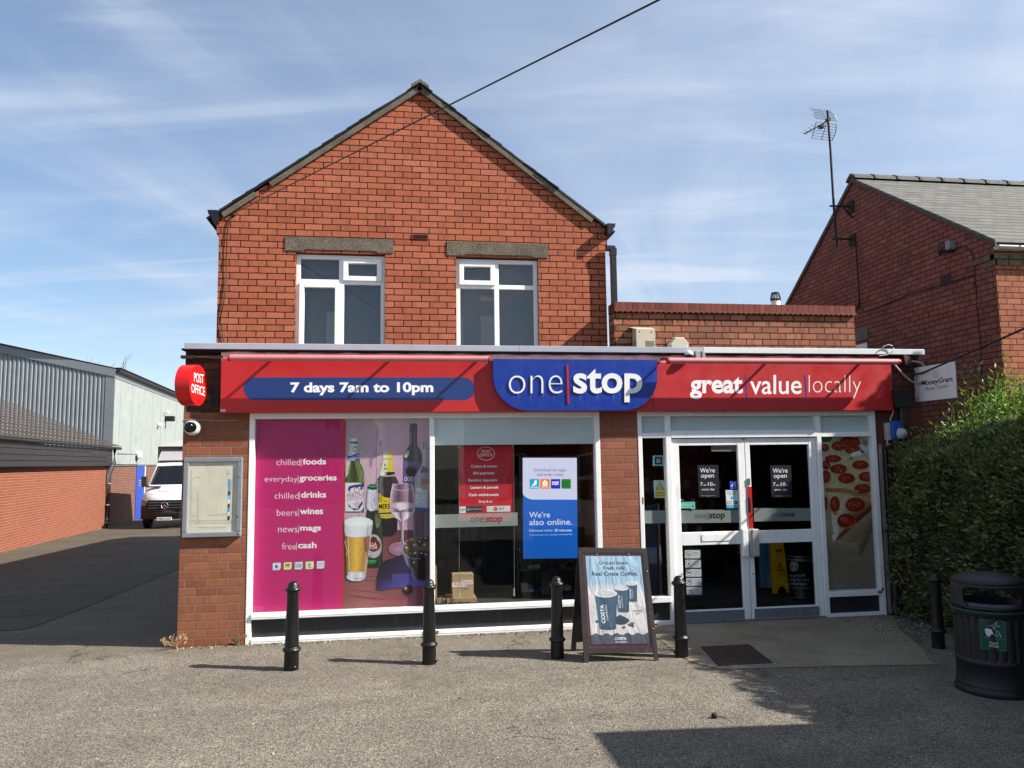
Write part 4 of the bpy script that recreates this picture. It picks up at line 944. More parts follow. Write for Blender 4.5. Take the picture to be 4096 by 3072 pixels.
body(Y4, [(135, 158, 626), (160, 157, 627), (240, 158, 618), (330, 160, 605), (380, 170, 590), (412, 230, 480)], ['b9bccc', 'd6d9e2', 'dfe2ea', 'd2d4e0', 'b4b4c6'])
a.ell(*Y4(392, 165), 234*.241, 94*.241, 'eef0f0', 'd6dee2')
a.line(T4((625, 170), (602, 340), (515, 985)), 1.6, 'd9c8b0'); a.line(T4((158, 470), (205, 640), (188, 720)), 2.2, 'dcc890')
a.line(T4((320, 1105), (460, 1085)), 2.2, '9a94a6')
for q, w_, c_ in (([(1095, 320), (1092, 520)], 3.0, '8f8ca0'), ([(1010, 660), (990, 740)], 3.0, 'cfcbd8'), ([(1250, 640), (1268, 760)], 1.6, '6a6680'), ([(60, 840), (30, 930), (22, 1060)], 2.4, 'e0e2d6'), ([(170, 830), (200, 940), (225, 1080)], 1.6, '9aa86a'), ([(290, 960), (304, 1080), (300, 1150)], 2.0, 'aab87a'), ([(545, 1120), (530, 1180), (545, 1290)], 2.6, 'b9b2b6'), ([(850, 1090), (876, 1180)], 1.4, '7a6670'), ([(1170, 1060), (1164, 1240)], 2.0, 'd9d6e0'), ([(1215, 1000), (1290, 840), (1292, 620)], 1.8, 'd2cfda')):
    a.line(T3(*q), w_, c_)
for q, w_, c_ in (([(548, 200), (540, 420), (542, 760)], 2.2, '6f8a5a'), ([(770, 240), (772, 700)], 1.4, '4f6a44'), ([(1125, 160), (1128, 470)], 1.4, 'f0e6f0'), ([(215, 430), (228, 700), (236, 960)], 2.6, 'f2dc98'), ([(1310, 120), (1310, 380)], 1.6, 'a98ab0')):
    a.line(T4(*q), w_, c_)
a.build('print', M_PHOTO, dpst)
random.seed(11)
# ---- pizza graphic
zZ = zm(3240, 1720, .42194)
pz = thing('window_graphic', 'tall narrow window graphic of a pepperoni pizza slice right of the doors', 'poster', (5.58, YPOST, 0.31))
a = Art(YP(YPOST), zZ)
a.poly([(100, 66), (588, 60), (682, 1522), (186, 1534)], ['bfb39a', 'b8a98e', '8f8068', '96866e'])
a.poly([(103, 66), (220, 66), (190, 110), (120, 122)], '4f6a34')
a.poly([(120, 240), (580, 250), (612, 700), (560, 760), (220, 820), (150, 560), (128, 560)], ['cfc3a0', 'c9b98e', 'b99a62', 'b99a68', 'd2c7a8', 'cdbf96', 'bca878'])
a.poly([(134, 560), (300, 550), (612, 620), (612, 690), (340, 600), (160, 585)], ['9a6030', 'a06a34', 'a8703a', 'c0a070', 'b98a50', 'a06a3a'])
# wooden board, table
a.poly([(170, 1110), (478, 1205), (682, 800), (682, 1522), (186, 1534)], ['8a7a68', '8f7f6c', '6a5c4a', '7f7464', '8d8272'])
for i in range(16): a.line([(190+i*28, 1180+i*10), (330+i*30, 1520)], 3.0, '6e6252')
a.poly([(155, 860), (300, 820), (620, 690), (628, 880), (480, 1204), (170, 1112)], ['b9a684', 'b8a280', '9a8562', '7d6a4a', '6a5a42', 'a09078'])
a.poly([(166, 1040), (445, 1070), (480, 1204), (168, 1112)], ['a08f76', 'a5957c', '7f6f5a', '8f7f6a']); a.poly([(445, 1070), (625, 770), (630, 890), (480, 1204)], ['8f7c60', '5c4d38', '4c402e', '6a5a44'])
# slice
a.poly([(200, 790), (340, 610), (560, 660), (600, 720), (430, 850), (300, 1000), (235, 1050), (215, 930)], ['ddd8c4', 'd2c49a', 'b98a58', '8a4a2a', '7a3218', '8a3a1c', 'c8b69a', 'd9d4c4'])
a.poly([(600, 690), (610, 740), (420, 900), (300, 1020), (245, 1050), (280, 980), (430, 850)], ['6a2c16', '5a2412', '4c1c10', '7a3a1c', '8a4a2a', '8a3a1c', '7a2c18'])
a.poly([(225, 920), (270, 890), (260, 1000), (220, 1066), (208, 1000)], 'dcdce0')
PP = ['9a2a18', '74170e']
def pep(x, y, rx, ry, rot=0):
    a.ell(x+3, y+7, rx*1.03, ry*1.05, '7a4a28', 'a47a48', rot=rot); a.ell(x, y, rx, ry, 'a83a22', '7c180e', rot=rot, off=(-rx*.2, -ry*.2))
    for i in range(9): t = random.uniform(0, 6.28); q = random.uniform(.1, .7); a.ell(x+rx*q*math.cos(t), y+ry*q*math.sin(t), rx*.09, ry*.08, random.choice(['c46a44', '6a140c', 'd08a60']), n=7)
for q in ((270, 150, 66, 44), (355, 105, 70, 44), (430, 110, 50, 40), (400, 182, 74, 38), (140, 165, 42, 34), (218, 270, 76, 34), (150, 330, 42, 40), (478, 328, 78, 40), (270, 366, 78, 44), (345, 455, 78, 48), (535, 440, 72, 44), (150, 440, 42, 58), (498, 556, 80, 46), (430, 708, 92, 68), (235, 700, 46, 72), (150, 690, 16, 60), (342, 858, 84, 66)): pep(*q)
a.ell(490, 205, 20, 14, '8a1a12', '6a1210'); a.poly([(400, 215), (470, 195), (500, 225), (440, 260), (380, 245)], 'dfe0e4'); a.poly([(470, 80), (590, 60), (598, 330), (540, 250), (480, 160)], ['c8c9cd', 'd2d3d6', 'a9a69c', 'b6b5b2', 'cdced2']); a.ell(520, 120, 46, 34, '8a4a3a', 'a9a8aa', rot=30)
for x, y in ((390, 270), (180, 555), (240, 790), (205, 975), (430, 580), (560, 510)): a.ell(x, y, 26, 13, 'a9682e', 'c49a5a')
a.poly([(668, 1522), (682, 1522), (610, 640), (598, 640)], '4a4236')
a.build('print', M_PIZZA, pz)

# ---- hanging menu board of the counter services (behind the window)
zV = zm(1700, 1720, .31646)
hb = thing('hanging_board', 'red hanging board with white oval and slot-in service strips behind the shop window', 'board', (1.0, 0.16, 1.2))
a = Art(YP(0.16), zV)
a.poly([(425, 192), (1115, 192), (1130, 1150), (432, 1150)], ['c21c2a', 'be1b28', 'bf1e2c', 'c6202e'])
a.ring(771, 298, 111, 87, 7, 'e6dcdc'); a.text('POST', (717, 290), (832, 288), 36, 'f2ecec', 0.004); a.text('OFFICE', (690, 334), (852, 332), 36, 'f2ecec', 0.004)
for i, (t, x0, x1, y, l, r_, hh) in enumerate((('Collect & return', 582, 908, 476, 450, 1038, 34), ('Bill payment', 612, 875, 572, 450, 1038, 44), ('Banking deposits', 548, 912, 662, 440, 1025, 44), ('Letters & parcels', 575, 928, 752, 456, 1046, 42), ('Cash withdrawals', 553, 932, 836, 444, 1038, 34), ('Drop & go', 680, 848, 928, 614, 914, 38))):
    yb = 506+i*90
    a.poly([(478, yb-92+8), (1066, yb-96+8), (1068, yb-86+8), (480, yb-82+8)], 'cf2430')
    a.poly([(l, yb-82), (r_, yb-86), (r_, yb-20), (l, yb-14)], 'b03040'); a.line([(l, yb-82), (r_, yb-86)], 2, 'c45a66')
    a.poly([(470, yb-14), (1070, yb-24), (1074, yb-8), (472, yb+4)], 'cc222e'); a.text(t, (x0, y), (x1, y-3), hh, 'f6f2f2', 0.014)
a.poly([(478, 944), (1074, 930), (1076, 944), (480, 960)], 'cc222e'); a.poly([(478, 1044), (1074, 1036), (1076, 1042), (480, 1052)], 'cc222e')
a.poly([(430, 967), (516, 965), (516, 1050), (432, 1052)], 'dcdcd8'); a.poly([(516, 966), (728, 964), (728, 1032), (516, 1038)], '25343c'); a.ell(545, 1004, 19, 21, '5aa0c8', '3a80b0')
a.text('amazon', (440, 1018), (508, 1016), 22, '202020', 0.006); a.line([(448, 1020), (470, 1028), (492, 1020)], 3, '303030'); a.text('pickup & returns', (570, 1012), (720, 1010), 22, 'cfd6da', 0.004)
a.poly([(780, 962), (1078, 956), (1078, 1030), (782, 1036)], 'd6d6d4'); a.text('dpd', (930, 1018), (996, 1016), 44, '3a3434', 0.0)
a.poly([(866, 982), (890, 968), (914, 980), (914, 1010), (890, 1026), (866, 1012)], 'b0262c'); a.line([(868, 984), (890, 996), (912, 982)], 3, 'e0d8d8'); a.line([(890, 996), (890, 1024)], 3, 'e0d8d8')
a.build('print', M_PLAIN, hb)
m = MB()
for x in (427, 1122):
    m.tube([on_y(zV(x, 60), 0.155), on_y(zV(x+8, 2080 if x < 800 else 2070), 0.155)], 0.0035, 5)
m.build('wire', M_STEEL, hb)
M_CLIP = paint('clip_chrome', 'c9c9c6', 0.25, 0.7)
for q in ((428, 216), (1110, 202), (436, 1108), (1126, 1086)): c = on_y(zV(*q), 0.150); m = MB(); m.bevbox(c.x-0.012, c.x+0.012, 0.138, 0.152, c.z-0.008, c.z+0.008, 0.002); m.build('clip', M_CLIP, hb)
for x in (437, 1126): c = on_y(zV(x, 2075), 0.15); m = MB(); m.tube([c+Vector((0, 0, -.02)), c+Vector((0, 0, 0.07))], 0.010, 8); m.build('anchor', M_CLIP, hb)
# ---- lit screen
sc = thing('digital_screen', 'tall lit screen, pale top and blue bottom, standing behind the shop window', 'screen', (1.9, 0.34, 0.9))
x0, x1, z0, z1 = rectY(zV, 1172, 327, 1985, 1680, 0.36)
m = MB(); m.bevbox(x0, x1, 0.335, 0.42, z0, z1, 0.006); m.box((x0+x1)/2-0.12, (x0+x1)/2+0.12, 0.36, 0.42, 0.0, z0); m.build('bezel', paint('screen_bezel', '0b0b0d', 0.3), sc)
def screen_mat():
    n = N('screen_picture'); a_ = n.node('ShaderNodeVertexColor', layer_name='Col'); n.put(n.b.inputs['Base Color'], (0.01, 0.01, 0.01)); n.b.inputs['Roughness'].default_value = 0.3
    n.l.new(a_.outputs[0], n.b.inputs['Emission Color']); n.b.inputs['Emission Strength'].default_value = 0.62; return n.m
a = Art(YP(0.333), zV)
a.poly([(1235, 352), (1918, 352), (1930, 1620), (1241, 1628)], ['0c56b4', '0c56b4', '0a4c9c', '0a4a98'])
cur = [(1236+140*(1-math.cos(R(t)))*1.1, 790+90*math.sin(R(t))) for t in range(0, 91, 10)]
a.poly([(1235, 352), (1918, 352), (1923, 880)]+[(x, y) for x, y in cur[::-1]], 'b9bbd2')
a.text('Download the apps', (1382, 538), (1782, 536), 54, '262c5a', -0.004); a.text('and order today', (1414, 596), (1750, 594), 56, '262c5a', -0.004)
for i, c in enumerate(('1a96b4', 'd8741c', '2424a8', '1f7a28')):
    X = 1322+i*134; a.rrect(X, 620, X+120, 742, 12, c)
a.poly([(1352, 688), (1380, 680), (1384, 640), (1412, 634), (1410, 690), (1360, 704)], 'e6eef0'); a.text('deliveroo', (1334, 730), (1432, 728), 22, 'e6eef0', 0.01)
a.poly([(1478, 664), (1516, 632), (1554, 664), (1546, 664), (1546, 708), (1486, 708), (1486, 664)], 'f0e6dc'); a.line([(1504, 652), (1504, 706)], 5, 'd8741c'); a.line([(1526, 652), (1526, 706)], 5, 'd8741c'); a.text('JUST EAT', (1476, 732), (1560, 730), 18, 'f0e6dc', 0.02, 0.15)
a.text('snappy', (1604, 680), (1696, 676), 28, 'e0e0f0', 0.03); a.text('shopper', (1604, 702), (1694, 698), 30, 'e0e0f0', 0.03); a.text('Uber', (1733, 678), (1832, 676), 34, '101c10', 0.002); a.text('Eats', (1733, 718), (1836, 716), 32, '101c10', 0.004)
a.text('We\u2019re', (1318, 1110), (1580, 1106), 76, 'b9c4dc', 0.006); a.text('also online.', (1318, 1204), (1860, 1198), 76, 'b9c4dc', 0.006)
a.text('Delivered within', (1316, 1286), (1612, 1284), 34, 'a9b8d8', 0.0); a.text('30 minutes', (1636, 1284), (1856, 1282), 34, 'b9c4dc', 0.014); a.text('To find out more visit', (1318, 1334), (1556, 1334), 20, '9fb2d6', 0.0); a.text('onestop.co.uk/shoponline', (1570, 1336), (1866, 1330), 22, 'a9b8d8', 0.006)
a.build('picture', screen_mat(), sc)
# ---- frosted bands with lettering on the glass
def band(label, k, pts, words, y=0.0575):
    t = thing('frosted_band', label, 'window film', tuple(on_y(k(*pts[3]), y)), 'frosted bands across the glass')
    m = MB(); m.poly([on_y(k(*q), y) for q in pts]); m.build('film', M_FROST, t)
    if words:
        b0, b1, h1, c0, c1, h2, bar = words
        a = Art(YP(y-0.001), k); a.text('one', b0, b1, h1, '26272a', -0.012); a.line(bar, 2.4/.46 if k is not zV else 5, '26272a' if k is not zV else '7a1a22')
        a.text('stop', c0, c1, h2, '1b1c1f' if k is not zV else '9a1c26', 0.022); a.build('lettering', M_PLAIN, t)
band('frosted glass band with lettering across the red hanging board', zV, [(120, 1070), (1172, 1040), (1172, 1208), (120, 1240)], ((576, 1168), (736, 1164), 60, (770, 1190), (980, 1184), 100, [(750, 1078), (750, 1194)]))
band('frosted glass band with lettering across the left door', zH, [(692, 86), (1210, 84), (1212, 194), (697, 200)], ((820, 160), (922, 158), 34, (944, 178), (1080, 174), 68, [(933, 103), (933, 180)]))
band('frosted glass band with lettering across the right door', zH, [(1330, 70), (1826, 70), (1830, 178), (1332, 186)], ((1478, 144), (1558, 143), 26, (1578, 156), (1684, 152), 50, [(1567, 98), (1567, 154)]))
band('plain frosted glass band across the narrow side pane left of the doors', zH, [(386, 92), (596, 90), (600, 200), (390, 202)], None)
# ---- stickers and bills on the entrance glass
zS = zm(2560, 1740, .19293); YS = 0.046
def sticker(name, label, cat, k, draw, mat=None, group=None):
    a = Art(YP(YS), k); draw(a); o = a.build(name, mat or M_PLAIN); return tag(o, label, cat, group)
def openbill(dx, dy, k, label):
    def d(a):
        P = lambda x, y: (x+dx, y+dy)
        a.poly([P(1192, 622), P(1622, 622), P(1650, 1290), P(1222, 1290)], '2b2d31')
        a.text('We\u2019re', P(1242, 782), P(1552, 778), 96, 'c9cdd0', 0.016); a.text('open', P(1264, 914), P(1536, 908), 90, 'c9cdd0', 0.016)
        a.text('7', P(1250, 1054), P(1302, 1052), 74, 'c9cdd0', 0.014); a.text('am', P(1312, 1052), P(1366, 1050), 26, 'c9cdd0', 0.02); a.line([P(1380, 1034), P(1394, 1034)], 7, 'c9cdd0'); a.text('10', P(1408, 1054), P(1506, 1052), 76, 'c9cdd0', 0.014); a.text('pm', P(1512, 1058), P(1566, 1056), 32, 'c9cdd0', 0.02)
        a.text('every day', P(1280, 1162), P(1546, 1158), 58, 'c9cdd0', 0.012); a.line([P(1262, 1258), P(1572, 1258)], 6, '8f9498'); a.line([P(1386, 1272), P(1450, 1272)], 5, '8f9498')
    sticker('notice_bill', label, 'poster', k, d, M_GLOSS, 'opening-hours bills on the doors')
openbill(0, 0, zS, 'black opening-hours bill on the left door, above the ear symbol side')
openbill(0, 0, zm(2560+291, 1740+1.0, .19293), 'black opening-hours bill on the right door')
def d(a):
    a.rect(270, 424, 488, 640, '6fb0c4'); a.rect(306, 452, 464, 612, '17181c'); a.line([(336, 488), (426, 488)], 7, 'a9adb0'); a.text('Uber', (337, 540), (428, 538), 42, 'd9dde0', 0.004); a.text('Eats', (340, 576), (430, 572), 34, 'd9dde0', 0.004)
sticker('window_sticker', 'square black sticker with pale blue border on the narrow side pane', 'sticker', zS, d)
def d(a):
    a.poly([(284, 940), (520, 940), (538, 1304), (300, 1304)], 'a9c0c0'); a.poly([(408, 960), (508, 1144), (322, 1146)], '16170f'); a.poly([(409, 980), (494, 1136), (338, 1138)], 'c4bc2a')
    a.rect(356, 1092, 380, 1116, '16170f'); a.ring(410, 1056, 26, 34, 4, '5a5618'); a.line([(446, 1124), (462, 1080), (470, 1060)], 7, '16170f'); a.line([(470, 1090), (484, 1112), (478, 1130)], 6, '16170f'); a.line([(430, 1036), (428, 1124)], 7, '2a2a10')
    a.poly([(312, 1180), (524, 1176), (528, 1284), (318, 1288)], 'bdb32a'); a.text('WARNING', (344, 1202), (496, 1198), 20, '1c1c10', 0.03); a.text('SMOKE SCREEN', (320, 1262), (500, 1256), 26, '3a3a14', 0.0)
sticker('window_sticker', 'warning sticker with yellow triangle on the narrow side pane', 'sticker', zS, d)
def d(a):
    a.poly([(836, 1388), (1138, 1384), (1144, 1534), (1060, 1536), (1058, 1520), (842, 1520)], '6fbfae'); a.text('FOOD HYGIENE RATING', (850, 1420), (1120, 1416), 24, '1c3a34', 0.012); a.line([(846, 1434), (1138, 1432)], 4, '1c3a34')
    for i in range(5): a.ring(872+i*43, 1482, 16, 18, 4, '2c5248'); a.text(str(i), (866+i*43, 1490), (878+i*43, 1490), 18, '2c5248')
    a.ell(1100, 1478, 27, 28, '14201e'); a.text('5', (1090, 1494), (1110, 1494), 32, 'd9efe8', 0.02); a.poly([(832, 1336), (862, 1332), (858, 1352), (846, 1362), (836, 1352)], 'c9d0d0'); a.line([(868, 1340), (905, 1340)], 5, '8f9496'); a.line([(868, 1354), (920, 1362)], 4, '8f9496'); a.line([(1060, 1336), (1132, 1334)], 4, '6f7476')
sticker('window_sticker', 'turquoise hygiene rating sticker at the lower left of the left door glass', 'sticker', zS, d)
def d(a):
    a.poly([(1860, 956), (2006, 956), (2014, 1122), (1872, 1124)], '1f4fc0'); a.ring(1942, 1030, 34, 46, 12, 'e2e8f2', a0=-150, a1=60); a.line([(1892, 1064), (1938, 1018)], 22, 'e2e8f2'); a.ell(1978, 978, 9, 9, 'e2e8f2'); a.text('T', (1962, 1072), (1980, 1072), 22, 'e2e8f2', 0.02); a.line([(1876, 1092), (2006, 1090)], 4, '8fa8e0'); a.line([(1884, 1106), (2000, 1104)], 4, '8fa8e0')
sticker('window_sticker', 'blue hearing-loop sticker with a white ear on the left door', 'sticker', zS, d)
def d(a):
    a.poly([(1774, 1142), (2022, 1142), (2044, 1518), (1796, 1518)], 'c9d6d6'); a.text('Get your groceries', (1794, 1184), (2006, 1182), 26, '2c3a44', 0.012); a.text('delivered in under', (1800, 1214), (2004, 1212), 24, '2c3a44', 0.012); a.text('30 minutes', (1840, 1244), (1970, 1242), 24, '2c3a44', 0.012)
    a.ell(1908, 1304, 34, 36, '4aa4c4'); a.rrect(1802, 1370, 1868, 1434, 8, 'c0703a'); a.rrect(1880, 1368, 1948, 1434, 8, '6fb8c8'); a.rrect(1960, 1368, 2028, 1434, 8, '15171a'); a.ell(1835, 1398, 14, 18, 'e6d9cc'); a.poly([(1898, 1414), (1916, 1384), (1930, 1384), (1926, 1420)], 'e6f0f2'); a.text('Uber', (1970, 1398), (2014, 1398), 16, 'c9cdd0'); a.text('Eats', (1970, 1418), (2014, 1418), 15, 'c9cdd0')
    a.poly([(1790, 1448), (2036, 1446), (2044, 1518), (1796, 1518)], '4a98b8'); a.line([(1816, 1466), (2010, 1464)], 5, 'a9d0dc'); a.line([(1860, 1482), (1980, 1480)], 5, 'a9d0dc')
sticker('window_sticker', 'white and blue delivery sticker below the ear symbol on the left door', 'sticker', zS, d)
def d(a):
    a.poly([(1472, 214), (1982, 214), (1986, 342), (1480, 342)], '6a6258'); a.line([(1490, 264), (1782, 262)], 7, '3a362f'); a.line([(1490, 290), (1788, 288)], 7, '3a362f'); a.ell(1690, 230, 5, 8, 'a9a49a'); a.ell(1688, 310, 6, 5, 'a9a49a')
sticker('paper_notice', 'small greyish paper notice at the top of the left door glass', 'notice', zS, d)
zT = zm(2660, 2150, .31496)
def d(a):
    a.poly([(243, 130), (456, 129), (484, 748), (268, 752)], '1d1e21')
    for i, (x0, y0, x1, y1) in enumerate(((253, 160, 448, 264), (259, 282, 454, 382), (266, 401, 460, 497), (270, 515, 465, 611), (275, 628, 469, 725))):
        a.rrect(x0, y0, x1, y1, 12, 'a3aaae'); cx, cy = x0+44, (y0+y1)/2-1; a.ell(cx, cy, 36, 39, '26282c'); a.ell(cx, cy, 31, 34, 'aab2b6')
        if i == 0: a.line([(cx-24, cy+6), (cx+20, cy+6)], 9, '26282c'); a.line([(cx+6, cy-2), (cx+12, cy-18), (cx+20, cy-10)], 4, '4a4c50')
        if i == 1: a.ell(cx, cy-8, 9, 8, '26282c'); a.line([(cx, cy-6), (cx, cy+6), (cx-10, cy+24)], 9, '26282c'); a.line([(cx, cy+6), (cx+10, cy+24)], 8, '26282c'); a.line([(cx-22, cy+4), (cx+22, cy+4)], 4, '26282c')
        if i == 2: a.poly([(cx-28, cy-4), (cx+14, cy-18), (cx+18, cy-2), (cx-20, cy+10)], '26282c'); a.line([(cx+4, cy+4), (cx+18, cy+12), (cx+24, cy+6)], 6, '26282c')
        if i == 3: a.ring(cx, cy, 20, 22, 11, '26282c', a0=150, a1=420); a.line([(cx-18, cy+14), (cx-4, cy+14)], 9, '26282c')
        if i == 4: a.poly([(cx-20, cy-8), (cx+12, cy-8), (cx+16, cy-22), (cx+26, cy-16), (cx+16, cy+4), (cx-16, cy+6)], '26282c'); a.line([(cx-14, cy+2), (cx-20, cy+22)], 6, '26282c'); a.line([(cx+10, cy+2), (cx+14, cy+22)], 6, '26282c'); a.line([(cx-20, cy-6), (cx-28, cy-14)], 5, '26282c')
        if i in (0, 3, 4): a.line([(cx-23, cy-25), (cx+23, cy+25)], 5, '26282c')
        if i == 0: a.text('NO SMOKING', (x0+102, y0+42), (x0+166, y0+42), 11, '26282c', 0.03); a.line([(x0+95, y0+60), (x0+180, y0+60)], 3, '6a6e72'); a.line([(x0+114, y0+74), (x0+160, y0+74)], 3, '6a6e72')
        elif i == 4: a.text('NO PETS', (x0+112, y0+36), (x0+158, y0+36), 11, '26282c', 0.03); a.line([(x0+104, y0+55), (x0+160, y0+55)], 3, '6a6e72'); a.line([(x0+116, y0+68), (x0+146, y0+68)], 3, '6a6e72')
        else:
            for j in range(5): a.line([(x0+90+random.uniform(0, 12), y0+22+j*13), (x0+172+random.uniform(0, 12), y0+22+j*13)], 3, '63676b' if j else '26282c')
sticker('pictogram_strip', 'dark strip of five pictogram notices at the bottom of the left door glass', 'notice', zT, d)

# ---- parcels, shelving and other things inside
zX = zm(1740, 2250, .21002)
M_CARD = paint('corrugated_card', 'a08765', 0.75, dirt=0.12, scale=8); M_CARD2 = paint('worn_card', '94795a', 0.78, dirt=0.18, scale=8)
def parcel(label, k, x0, y0, x1, y1, y, depth, mat, art=None, rot=0.0, zb=None):
    a0, a1, b0, b1 = rectY(k, x0, y0, x1, y1, y)
    t = thing('cardboard_box', label, 'box', ((a0+a1)/2, y, b0), 'cardboard boxes in the window')
    m = MB(); m.bevbox(a0, a1, y, y+depth, b0, b1, 0.004); m.m = 1; m.box((a0+a1)/2-0.02, (a0+a1)/2+0.02, y+.001, y+depth, b1-0.0005, b1+0.0008); m.build('carton', [mat, paint('parcel_tape', 'b9a988', 0.3)], t)
    if art: a = Art(YP(y-0.001), k); art(a); a.build('markings', M_PLAIN, t)
    return t
def fr_(a):
    a.poly([(500, 346), (722, 328), (728, 408), (505, 426)], 'd9d2cf'); a.text('FRAGILE', (510, 414), (718, 394), 58, '9a1c24', 0.012, 0.05)
    a.poly([(328, 384), (585, 378), (590, 458), (330, 466)], 'dcd6d2'); a.text('FRAGILE', (358, 452), (580, 440), 58, '9a1c24', 0.016)
    a.line([(466, 488), (440, 490), (434, 504), (462, 512), (464, 526), (434, 532)], 5, '3a3128'); a.line([(478, 492), (520, 488)], 5, '3a3128'); a.line([(500, 490), (502, 526)], 5, '3a3128'); a.line([(482, 528), (522, 524)], 5, '3a3128'); a.line([(548, 480), (552, 522), (574, 510), (578, 492), (548, 480)], 5, '3a3128'); a.line([(628, 486), (602, 492), (600, 516), (632, 520)], 5, '3a3128'); a.line([(602, 504), (624, 502)], 5, '3a3128')
    for i in range(9): a.line([(340+i*40, 236), (356+i*40, 254)], 9, '7a5a60' if i % 3 else 'e0dcd8')
parcel('upright cardboard box with two red fragile tapes, on top of another box', zX, 330, 225, 735, 690, 0.20, 0.16, M_CARD, fr_)
parcel('low cardboard box with black word half hidden behind the sill, under the fragile box', zX, 226, 690, 795, 880, 0.18, 0.30, M_CARD2, lambda a: a.text('medium', (264, 796), (672, 778), 44, '2a2118', 0.035))
parcel('small open cardboard box lying left of the stacked boxes', zX, 30, 690, 206, 880, 0.22, 0.2, M_CARD2)
parcel('tall narrow cardboard box standing against the window post', zX, -70, 95, 42, 880, 0.24, 0.3, M_CARD)
PKM = [paint('packet_paper', c, 0.5) for c in ('d9d9d4', 'cfd2d6', '3a5a9a', 'b9b4aa', '6a2a22', '2a4a3a', '8a7a3a')]
def shelf_unit(label, x0, x1, y0, z0, z1, n, cols):
    t = thing('shelf_unit', label, 'shelf', ((x0+x1)/2, y0, 0)); m = MB()
    m.box(x0, x0+0.03, y0, y0+0.4, 0, z1); m.box(x1-0.03, x1, y0, y0+0.4, 0, z1); m.box(x0, x1, y0+0.38, y0+0.4, 0, z1)
    m.build('shelf_frame', paint('shelf_frame_grey', '55544f', 0.5), t)
    for i in range(n):
        z = z0+(z1-z0)*i/n; m = MB(); m.box(x0+.03, x1-.03, y0, y0+.38, z, z+0.025); m.build('shelf_board', paint('shelf_board_grey', '6a6863', 0.5), t)
        x = x0+0.05; k = 0
        while x < x1-0.14:
            wd = random.uniform(0.07, 0.13); h = min(random.uniform(0.12, 0.24), (z1-z0)/n-0.06); m = MB(); m.bevbox(x, x+wd-0.008, y0+0.03, y0+0.2, z+.025, z+.025+h, 0.004)
            o = m.build('packet', random.choice(PKM))
            tag(o, 'small packet on the %s' % label.split(', ')[0].replace('dark ', ''), 'packet', 'packets on the shelves'); x += wd; k += 1
shelf_unit('dark shelf unit behind the lit screen', 1.55, 2.35, 1.1, 0.12, 1.75, 4, ['d9d9d4', 'cfd2d6', '3a5a9a', 'b9b4aa'])
shelf_unit('dark shelf unit far back behind the red hanging board', 0.3, 1.5, 4.2, 0.15, 1.9, 4, None)
shelf_unit('dark shelf unit inside the right door', 4.65, 5.9, 4.4, 0.15, 1.8, 4, None)
shelf_unit('dark shelf unit inside the left door', 3.3, 4.5, 3.6, 0.15, 1.8, 4, ['6a2a22', '2a4a3a', '8a7a3a', '3a3a5a', '8a8a84'])
M_TUBE = bpy.data.materials.new('lit_tube'); M_TUBE.use_nodes = True; M_TUBE.node_tree.nodes['Principled BSDF'].inputs['Emission Color'].default_value = (1, .95, .85, 1); M_TUBE.node_tree.nodes['Principled BSDF'].inputs['Emission Strength'].default_value = 0.7
for i, (q0, q1, lab) in enumerate((((1850, 301), (1944, 302), 'longest lit tube seen through the window above the lit screen'), ((1982, 299), (2035, 299), 'middle lit tube above the lit screen, second from the right'), ((2104, 296), (2140, 296), 'shortest lit tube at the right end above the lit screen'))):
    a0, a1 = on_y(zV(*q0), 3.4), on_y(zV(*q1), 3.4)
    m = MB(); m.bevbox(a0.x, a1.x, 3.37, 3.43, a0.z-.014, a0.z+.014, .003); tag(m.build('ceiling_light', M_TUBE), lab, 'light', 'lit tubes inside the shop')
# dark blue display fridge behind the narrow side pane
t = thing('display_fridge', 'dark blue cooler cabinet with faint outline drawings behind the narrow side pane', 'fridge', (3.1, 0.6, 0))
x0, x1, z0, z1 = rectY(zH, 330, 40, 520, 860, 0.55)
m = MB(); m.bevbox(x0, x1, 0.55, 1.2, 0, z1, 0.02); m.build('cabinet', paint('dark_blue_cabinet', '27364f', 0.4), t)
m = MB(); m.bevbox(x1, x1+0.03, 0.54, 1.2, 0, z1+0.01, 0.006); m.build('door_edge', M_STEEL, t)
a = Art(YP(0.548), zH)
for q in ([(470, 320), (470, 390), (494, 390), (494, 340), (482, 318), (470, 320)], [(424, 490), (470, 440), (480, 450), (436, 500), (424, 490)], [(448, 540), (456, 570), (484, 570), (490, 540), (468, 524), (448, 540)], [(448, 540), (490, 540)], [(432, 640), (440, 600), (452, 620), (446, 640)], [(484, 620), (510, 620), (510, 670), (484, 670), (484, 620)]): a.line(q, 2, '4d5d78')
a.build('drawings', M_PLAIN, t)
